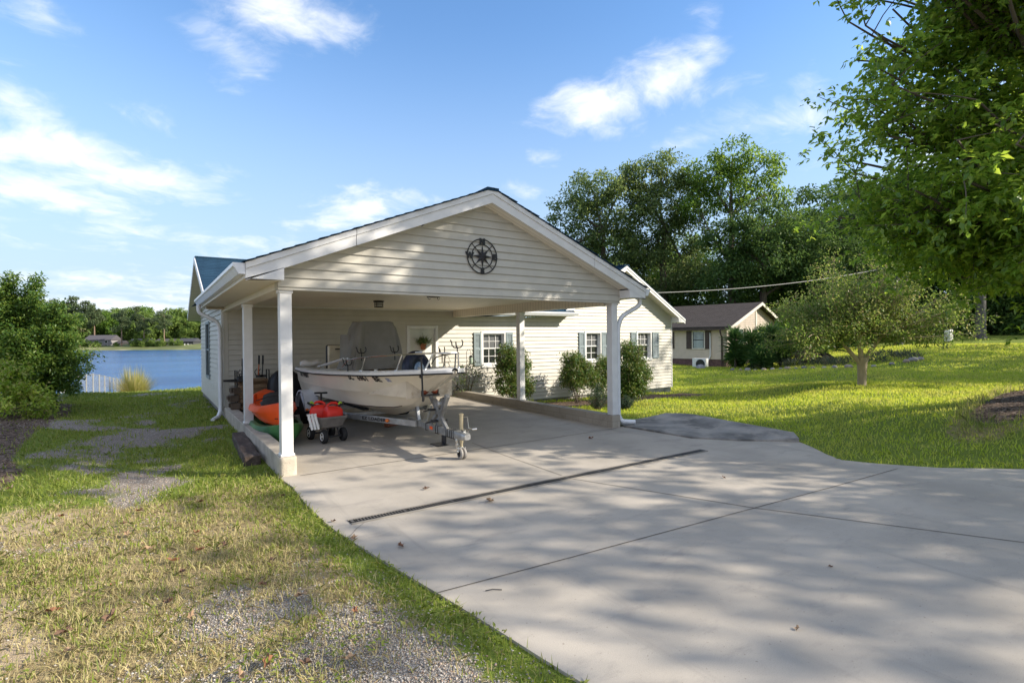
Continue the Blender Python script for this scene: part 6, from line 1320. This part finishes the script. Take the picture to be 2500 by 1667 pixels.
P1['group'] = 'mid green trees behind the houses'
for k, (lat_, dep, s, rz) in enumerate(((35, 54, .95, 1), (47, 50, 1.0, 2), (53, 52, 1.1, 3), (60, 50, 1.05, 4), (44, 60, 1.15, 5), (38, 62, 1.15, 5.6), (56, 60, 1.2, .7), (29.5, 48, .62, 3.3), (50, 44, .5, 1.5))):
    c = copy_tree(P2); c.location = wt(lat_, dep); c.scale = (s, s, s); c.rotation_euler[2] = rz; c['group'] = 'dark trees in the shaded woods'
P2['group'] = 'dark trees in the shaded woods'
UB = tree('woodland_bush', 'dark understory bush filling the shaded wood edge', 'bush', wt(34, 52), [(0, 0, -.1, .12), (0, 0, 1, .08)], [((a, c_, z), (1.9, 1.7, 1.3)) for a, c_, z in ((-2.2, 0, 1.0), (0, .4, 1.6), (2.2, 0, 1.1), (-1, -.4, 2.4), (1.2, .3, 2.7), (0, 0, .7))], 150, .8, 40, .3, .16, LM_DARK, seed=61, group='understory bushes of the wood edge')
for k in range(17):
    c = copy_tree(UB); la = 26+2.4*k; c.location = wt(la, 53+4*math.sin(k*2.3)-.12*(la-30)); s = .9+.5*random.random(); c.scale = (s, s, s); c.rotation_euler[2] = k*1.1
for k in range(9):
    c = copy_tree(UB); la = 11+2.2*k; c.location = wt(la, 60+2*math.sin(k*1.7)); s = 1.1+.5*random.random(); c.scale = (s, s, s); c.rotation_euler[2] = k*1.9
for pxs, dep, lb in ((2195, 44, 'bare grey tree trunk at the edge of the shaded woods, left of the white post'), (2394, 44, 'grey tree trunk at the edge of the woods, right of the white post')):
    q = wt((pxs-1250)/1283.75*dep, dep); T = thing('tree_trunk', lb, 'tree', q); mb = MB(); mb.tube([(0, 0, -.2), (0, 0, .6), (.1, 0, 4), (0, .2, 9)], [.5, .38, .33, .22], 10); mb.build('trunk', mat('bark_pale_grey', (.11, .105, .10), .95, .3, 4, .7, 12) if pxs < 2300 else bpy.data.materials['bark_pale_grey'], T)
    V, F = clump_leaves(np.array([[math.cos(a)*1.6, math.sin(a)*1.6, 8.6+math.sin(3*a)] for a in np.linspace(0, 6, 24)]), np.full((24, 1), 1.2), 40, .36, .19); npmesh('crown', V, F, LM_DARK, T)
q = wt((2316-1250)/1283.75*43, 43); T = thing('utility_marker', 'small white post box at the far edge of the lawn before the woods', 'post', q); mb = MB(); mb.box(-.35, .35, -.2, .2, .3, 1.25); mb.build('box', WHITE, T, bevel=.03); mb = MB(); mb.tube([(0, 0, 0), (0, 0, .4)], .06, 6); mb.build('stake', BLACK, T)

# ------------------------------------------------------------------ far bank: houses and trees
def fz(lat_, dep): return .3+LAKE_Z
FW_ = [('grey two storey lakeside house with white windows on the far bank', (-238, 306), 15, 7.5, (.38, .36, .36), (.16, .15, .16), 2), ('low dark blue lakeside house with a long roof on the far bank', (-215, 306), 10.5, 5.2, (.07, .085, .12), (.045, .05, .07), 1), ('small brown lakeside house behind a pine trunk on the far bank', (-199.6, 305), 10, 5.0, (.16, .11, .10), (.13, .12, .125), 1), ('dark lakeside house with white deck at the right of the far bank', (-187, 305), 9, 5.2, (.08, .085, .09), (.10, .105, .12), 1), ('white cottage half hidden by the left shrub on the far bank', (-254, 307), 7, 4.5, (.62, .64, .66), (.3, .32, .36), 1), ('small dark house between trees beside the two storey one on the far bank', (-230.5, 308), 8, 4.2, (.12, .11, .12), (.09, .085, .09), 1)]
for lb, (la, de), wd, ht, cw, cr, st_n in FW_:
    q = far(la, de+la*.0, LAKE_Z+1.0); o = thing('lake_house', lb, 'house', q, -yaw); hw = wd/2; wm = mat('far_wall', sc3(cw, .6), .8); rm = mat('far_roof', sc3(cr, .55), .95); eh = ht*.62
    mb = MB(); mb.box(-hw, hw, -4, 4, -1.5, eh); mb.build('wall', wm, o)
    mb = MB(); mb.prism([(-hw-.5, -4.6, eh), (-hw-.5, 4.6, eh), (-hw-.5, 0, ht)], (wd+1, 0, 0)); mb.build('roof', rm, o, smooth=False)
    for j in range(st_n):
        for k in range(3):
            x = -hw+wd*(k+.5)/3; z = .6+j*2.4; mb = MB(); mb.box(x-.8, x+.8, -4.06, -4.01, z, z+1.3); f = mb.build('window', WHITE, o); mb = MB(); mb.box(x-.68, x+.68, -4.1, -4.07, z+.1, z+1.2); mb.build('pane', GLASS, f)
    if st_n == 1:
        mb = MB(); mb.box(-hw*.8, hw*.8, -7, -4.02, -.1, .1); 
        for k in range(5): mb.box(-hw*.8+k*hw*.4-.08, -hw*.8+k*hw*.4+.08, -7, -6.85, -2, .9)
        mb.box(-hw*.8, hw*.8, -7, -6.9, .85, .95); mb.build('deck', WHITE if 'white' in lb else wm, o)
q = far(-228, 296.5, LAKE_Z+.2); o = thing('boat_dock', 'orange brown timber dock at the waterline of the far bank', 'dock', q, -yaw); mb = MB(); mb.box(-9, 9, -1.5, 1.5, .5, .8); mb.build('deck', mat('orange_timber', (.40, .22, .07), .8), o)
mb = MB()
for k in range(8): mb.box(-9+k*2.5, -8.75+k*2.5, -1.45, -1.2, -1, 1.5)
mb.box(-9, 9, -1.45, -1.3, 1.4, 1.55); mb.build('piles', bpy.data.materials['orange_timber'], o)
q = far(-187, 297, LAKE_Z+.2); o = thing('boat_lift', 'small white boat lift at the waterline of the far bank', 'boat lift', q, -yaw); mb = MB()
for x in (-3, 3):
    for y in (-1.5, 1.5): mb.box(x-.15, x+.15, y-.15, y+.15, -1, 3)
mb.build('posts', WHITE, o); mb = MB(); mb.box(-3.3, 3.3, -1.8, 1.8, .5, .9); mb.build('platform', WHITE, o)
def fproto(kind, lab, seed):
    if kind == 'pine':
        H = 24; bl_ = [((random.Random(seed+i).uniform(-2.6, 2.6), random.Random(seed+i+9).uniform(-2, 2), z), (r, r, 1.5)) for i, (z, r) in enumerate(((14, 2.6), (16, 3.2), (18, 3.2), (20, 2.8), (22, 2.2), (12, 1.8)))]
        return tree('pine_tree', lab, 'tree', (0, 0, 0), [(0, 0, -1, .42), (.1, 0, 8, .34), (0, 0, 15, .24), (0, 0, 21, .12)], bl_, 120, .95, 24, .85, .42, LM_FARP, mat('pine_bark', (.20, .14, .10), .9) if seed < 51 else bpy.data.materials['pine_bark'], seed=seed)
    H = 19; bl_ = [((math.cos(a)*3.2, math.sin(a)*3.2, z), (3.3, 3.3, 2.8)) for a, z in ((0, 7), (2.1, 9), (4.2, 8), (1, 12), (3.1, 13), (5.2, 11.5), (0, 16), (2.6, 4), (5.5, 4))]
    return tree('leafy_tree', lab, 'tree', (0, 0, 0), [(0, 0, -1, .4), (0, 0, 4, .34), (0, 0, 9, .22), (0, 0, 13, .12)], bl_, 190, 1.3, 24, 1.0, .55, LM_FAR if seed % 2 else LM_OAK2, seed=seed)
PR = [fproto('pine', 'tall straight pine on the far lake bank', 50), fproto('pine', 'tall straight pine on the far lake bank', 52), fproto('leaf', 'round bright green tree on the far lake bank', 53), fproto('leaf', 'round darker green tree on the far lake bank', 54)]
GR = ['pines on the far bank', 'pines on the far bank', 'bright leafy trees on the far bank', 'darker leafy trees on the far bank']
rd = random.Random(8); used = [False]*4; spots = []
for row, (d0, n_, l0, l1) in enumerate(((322, 30, -312, -160), (345, 32, -330, -155), (372, 28, -350, -150))):
    for k in range(n_): spots.append((l0+(l1-l0)*(k+rd.uniform(.15, .85))/n_, d0+rd.uniform(-7, 7), row))
spots += [(-212+3.1*k_+2*math.sin(k_*5), 301.5+math.sin(k_*3), -2) for k_ in range(9)]+[(-247+3.7*k_, 302, -2) for k_ in range(5)]+[(-219, 302, -1), (-195, 302, -1), (-207, 303, -1), (-204, 303.5, -2), (-209, 302.5, -2), (-233, 301, -2), (-222, 302, -2)]
for la, de, row in spots:
    k = rd.choice((0, 1)) if row == -1 else (2 if row == -2 else rd.choice((0, 1, 2, 2, 3, 3, 2)))
    o = PR[k] if not used[k] else copy_tree(PR[k]); used[k] = True; s = rd.uniform(.78, 1.2)*(1.0 if row < 1 else 1.12) if row >= 0 else rd.uniform(.8, .95)
    if row == -2: s = rd.uniform(.2, .36)
    o.location = far(la, de+10 if row >= 0 else de-7, [-.6, .8, 2.6][max(0, row)]-(2.0 if row < 0 else .8)); o.scale = (s, s, s); o.rotation_euler[2] = rd.uniform(0, 6.28); o['group'] = GR[k]
# ------------------------------------------------------------------ ground cover
def scatter(n, x0, x1, y0, y1, keep):
    x = x0+(x1-x0)*rng.random(n); y = y0+(y1-y0)*rng.random(n); d, ins = dist_poly(np.stack([x, y], 1), SLAB)
    ok = ~ins & ~((x > -.02) & (x < 15.05) & (y > 6.1) & (y < 12.4)) & ~((x > 5.9) & (x < 7.55) & (y > -2.6) & (y < .3)) & ~((x > -.26) & (x < .0) & (y > .8) & (y < 3.3))
    x, y, d = x[ok], y[ok], d[ok]
    lat_ = (x-CAM.x)*rt.x+(y-CAM.y)*rt.y; dp = (x-CAM.x)*FW2.x+(y-CAM.y)*FW2.y; v = (dp > 1.5) & (np.abs(lat_) < dp*1.12+1.5); x, y, d, dp = x[v], y[v], d[v], dp[v]
    k = keep(x, y, d, dp) > rng.random(len(x)); return x[k], y[k], dp[k]
def blades(x, y, z, h, w_, lean=.35):
    n = len(x); az = rng.random(n)*2*PI; ln = np.abs(rng.normal(0, lean, n)); D = np.stack([np.cos(az)*ln, np.sin(az)*ln, np.ones(n)], 1); D /= np.linalg.norm(D, axis=1, keepdims=True)**.85; ln = np.minimum(ln, .9); a2 = rng.random(n)*2*PI; S = np.stack([np.cos(a2), np.sin(a2), 0*a2], 1)*np.asarray(w_).reshape(-1, 1)/2
    C = np.stack([x, y, z-.006], 1); h = np.asarray(h).reshape(-1, 1); m_ = C+D*h*.55; t = C+D*h+np.stack([np.cos(az)*ln, np.sin(az)*ln, -.4*ln], 1)*h*.4
    V = np.stack([C-S, C+S, m_+S*.75, t, m_-S*.75], 1).reshape(-1, 3); i = (np.arange(n)*5)[:, None]
    return V, i+np.array([[0, 1, 2, 3, 4]])
GRL = leafmat('lawn_blade', [(.25, .36, .035), (.35, .47, .05), (.42, .50, .08), (.47, .49, .14)], .45, .5, .25, (.55, (.42, .43, .11), .7))
GRD = leafmat('dry_blade', [(.35, .31, .15), (.45, .39, .19), (.54, .47, .26), (.29, .33, .10)], .3, .7, .15)
GRG = leafmat('weed_blade', [(.13, .19, .03), (.19, .26, .042), (.26, .32, .06), (.34, .33, .12)], .42, .5, .25)
# lawn right of the drive
def kl(x, y, d, dp): zz = zones(x, y); return np.clip((1-1.1*zz[:, 1])*np.minimum(1, (11/np.maximum(dp, 4))**1.15), 0, 1)*(x > 5.6)
x, y, dp = scatter(620000, 5.6, 50, -12, 26, kl); h = (.045+.02*rng.random(len(x)))*(1+.03*dp); V, F = blades(x, y, height(x, y), h, .005+.0011*dp, .5)
tag(npmesh('lawn_grass', V, F, GRL), 'short bright green lawn grass right of the driveway', 'lawn', kind='stuff')
def ztall(x, y): ang = np.hypot((x-12.5)/3.0, (y+4.3)/.48); return np.exp(-((ang-1.12)/.16)**2)
x, y, dp = scatter(26000, 7, 14.5, -6.5, -1.5, lambda x, y, d, dp: ztall(x, y)*.55*vnoise(x, y, .5, 4)*1.6); V, F = blades(x, y, height(x, y), .10+.14*rng.random(len(x)), .008, .3); tag(npmesh('tall_grass_fringe', V, F, leafmat('pale_blade', [(.15, .2, .04), (.26, .28, .09), (.38, .33, .16)], .4, .6, .2)), 'fringe of taller pale grass round the mulch bed on the lawn', 'grass', kind='stuff')
# side yard at the left
def kg(x, y, d, dp):
    zz = zones(x, y); e = np.exp(-(d/.28)**2); f = fbm(x, y, .55, 41); g = np.clip((1-.97*zz[:, 0])*(1-.93*zz[:, 1])*(1-.8*zz[:, 3]), 0, 1)
    gr = np.where(y < .3, .32+.85*smooth(f, .44, .66)+1.1*e, .85+.2*f); return np.clip(g*gr+.9*e*(y < .2)*(1-.5*zz[:, 0]), 0, 1)*np.minimum(1, (5/np.maximum(dp, 2.5))**1.1)
x, y, dp = scatter(330000, -9, .6, -7, 19, kg); h = (.035+.05*rng.random(len(x))**1.5)*(1+.02*dp); V, F = blades(x, y, height(x, y), h, .0042+.0010*dp, .65); tag(npmesh('green_grass', V, F, GRG), 'patchy green grass along the drive edge and side yard', 'grass', kind='stuff')
def kd(x, y, d, dp):
    zz = zones(x, y); f = fbm(x, y, .45, 51); return np.clip(zz[:, 2]*(1-.68*zz[:, 0])*(1-.9*zz[:, 1])*(.30+.9*smooth(f, .35, .7))*(1-.55*zz[:, 3]), 0, 1)*np.minimum(1, (4/np.maximum(dp, 2.5))**1.0)
x, y, dp = scatter(300000, -7, .6, -7, 2.0, kd); h = .022+.06*rng.random(len(x))**1.6; V, F = blades(x, y, height(x, y), h, .0032+.0008*dp, .9); tag(npmesh('dry_grass', V, F, GRD), 'dry straw coloured grass stubble over the gravel yard', 'dry grass', kind='stuff')
# low clover-like weeds
x, y, dp = scatter(60000, -3.5, .55, -6, .3, lambda x, y, d, dp: np.clip(1.0*np.exp(-(d/.20)**2)*(vnoise(x, y, .35, 7) > .35)+.5*(fbm(x, y, .6, 61) > .66), 0, 1)*np.minimum(1, 3.5/dp)*.5)
n = len(x); C = np.stack([x, y, height(x, y)+.012+.03*rng.random(n)], 1); D = rdir(n); D[:, 2] = np.abs(D[:, 2])*.5; V, F = leaves(C, D, rdir(n)*.4+np.array([0, 0, 1.]), .022+.02*rng.random(n), .016); tag(npmesh('clover_weeds', V, F, GRG), 'low broad leaved weeds along the driveway edge', 'weeds', kind='stuff')
# gravel stones
x, y, dp = scatter(260000, -4, .6, -6.2, 9, lambda x, y, d, dp: np.clip(zones(x, y)[:, 0]*1.0+.05, 0, 1)*np.minimum(1, (3.2/np.maximum(dp, 2))**1.7)); n = len(x)
s = .0032+.0055*rng.random(n)**2; O = np.array([[1, 0, 0], [0, 1, 0], [-1, 0, 0], [0, -1, 0], [0, 0, .8], [0, 0, -.6]]); jit = 1+.35*(rng.random((n, 6, 1))-.5); a = rng.random(n)*PI; ca, sa = np.cos(a), np.sin(a)
V = O[None]*jit*s[:, None, None]*np.array([1.3, 1, 1]); V = np.stack([V[..., 0]*ca[:, None]-V[..., 1]*sa[:, None], V[..., 0]*sa[:, None]+V[..., 1]*ca[:, None], V[..., 2]], -1)+np.stack([x, y, height(x, y)+s*.35], 1)[:, None]
T_ = np.array([[0, 1, 4], [1, 2, 4], [2, 3, 4], [3, 0, 4], [1, 0, 5], [2, 1, 5], [3, 2, 5], [0, 3, 5]]); F = (np.arange(n)*6)[:, None, None]+T_[None]
m, nt, out = _new('gravel_stone'); b = NB(nt); r = b.n('ShaderNodeNewGeometry').outputs['Random Per Island']; cr = b.n('ShaderNodeValToRGB'); b.l(r, cr.inputs[0])
for i, (po, c) in enumerate(((0, (.22, .20, .18)), (.35, (.36, .335, .30)), (.7, (.50, .47, .43)), (.86, (.40, .27, .18)), (1, (.22, .2, .19)))):
    el = cr.color_ramp.elements[i] if i < 2 else cr.color_ramp.elements.new(po); el.position = po; el.color = c4(c)
p = b.n('ShaderNodeBsdfPrincipled'); b.l(cr.outputs[0], p.inputs['Base Color']); p.inputs['Roughness'].default_value = .9; b.l(p.outputs[0], out.inputs[0])
tag(npmesh('gravel', V.reshape(-1, 3), F.reshape(-1, 3), m), 'loose pale gravel stones in the bare patches of the side yard', 'gravel', kind='stuff')
# bark and leaf litter chips on the mulch beds
x, y, dp = scatter(120000, -9, 14, -7, 12, lambda x, y, d, dp: zones(x, y)[:, 1]*np.minimum(1, 6/dp)); n = len(x); C = np.stack([x, y, height(x, y)+.008], 1); D = rdir(n); D[:, 2] *= .25
V, F = leaves(C, D, rdir(n)*.35+np.array([0, 0, 1.]), .03+.05*rng.random(n), .018); tag(npmesh('mulch_chips', V, F, leafmat('mulch_chip', [(.05, .037, .03), (.12, .085, .06), (.21, .15, .11), (.33, .26, .2)], .05, .9, .1)), 'bark chips and leaf litter on the mulch beds', 'mulch', kind='stuff')
# fallen leaves one by one
LFM = [mat('dry_leaf_%s' % n_, c, .75, .25, 30) for n_, c in (('rust', (.20, .09, .045)), ('brown', (.14, .08, .05)), ('tan', (.30, .20, .12)))]
def leaf_obj(name, label, x, y, z, s, k, group=None):
    o = MB(); rd = random.Random(k); pts = []; n_ = 14
    for j in range(n_):
        a = 2*PI*j/n_; r = s*(1-.42*(j % 2))*(1.15 if j in (0, 7) else 1)*rd.uniform(.8, 1.1); pts.append((r*math.cos(a)*1.2, r*math.sin(a)*.75, s*(.22+.5*math.sin(a*1.5+k)**2)))
    o.add([(0, 0, s*.12)]+pts, [(0, 1+j, 1+(j+1) % n_) for j in range(n_)]); ob = o.build(name, LFM[k % 3], None); ob.location = (x, y, z+.004); ob.rotation_euler = (rd.uniform(-.3, .3), rd.uniform(-.3, .3), rd.uniform(0, 6)); tag(ob, label, 'fallen leaf', group)
for k, (x, y) in enumerate([(-1.4, -.54), (-1.51, -.95), (-1.47, -1.3), (-.98, -2.06), (-.81, -2.05), (-1.32, -1.79), (-1.52, -2.4), (-.67, -3.0), (-.49, -3.32), (-.27, -3.72), (-.64, -4.08), (-1.66, -3.24), (-1.8, -2.63), (-1.71, -2.99), (-.93, -3.98), (-.88, -.56), (-.14, -.9), (-2.61, 1.07), (-.98, -1.6), (-1.11, -2.43), (-1.1, -3.19), (-.8, -3.95), (-1.5, -2.91), (-.44, -4.18), (-1.16, -2.17), (-.54, -2.61), (-2.3, -1.6), (-2.0, -.4), (-1.2, -2.9)]):
    leaf_obj('fallen_leaf', 'dry brown oak leaf lying in the gravel and stubble', x, y, gz(x, y)+.02, (.030+.016*random.random()), k, 'dry leaves on the gravel yard')
for k, (x, y, lb, s) in enumerate(((1.21, -1.56, 'flat brown leaf on the concrete between carport and drain', .05), (1.55, -2.36, 'largest curled brown leaf on the concrete just before the drain', .075), (.36, -2.92, 'brown leaf on the concrete near the grass edge', .055), (.08, -2.01, 'pointed grey brown leaf by the left end of the drain', .04), (.10, -2.53, 'curled leaf at the edge of the concrete and weeds', .05), (4.66, -.51, 'brown leaf on the concrete near the right front post', .06), (2.74, -5.08, 'tiny dark leaf crumb alone on the shaded front slab', .022), (1.74, -5.36, 'dark curled leaf on the nearest part of the drive', .026), (4.26, -3.21, 'small dark leaf on the slab right of the centre joint', .03))):
    leaf_obj('fallen_leaf', lb, x, y, .0, s*.8, k+40)
o = thing('twig', 'thin dark twig lying on the front driveway slab', 'twig', (.57, -3.97, .006), -.5); mb = MB(); mb.tube([(-.05, 0, 0), (0, .008, .004), (.06, 0, 0)], .003, 5); mb.build('stick', BLACK, o)
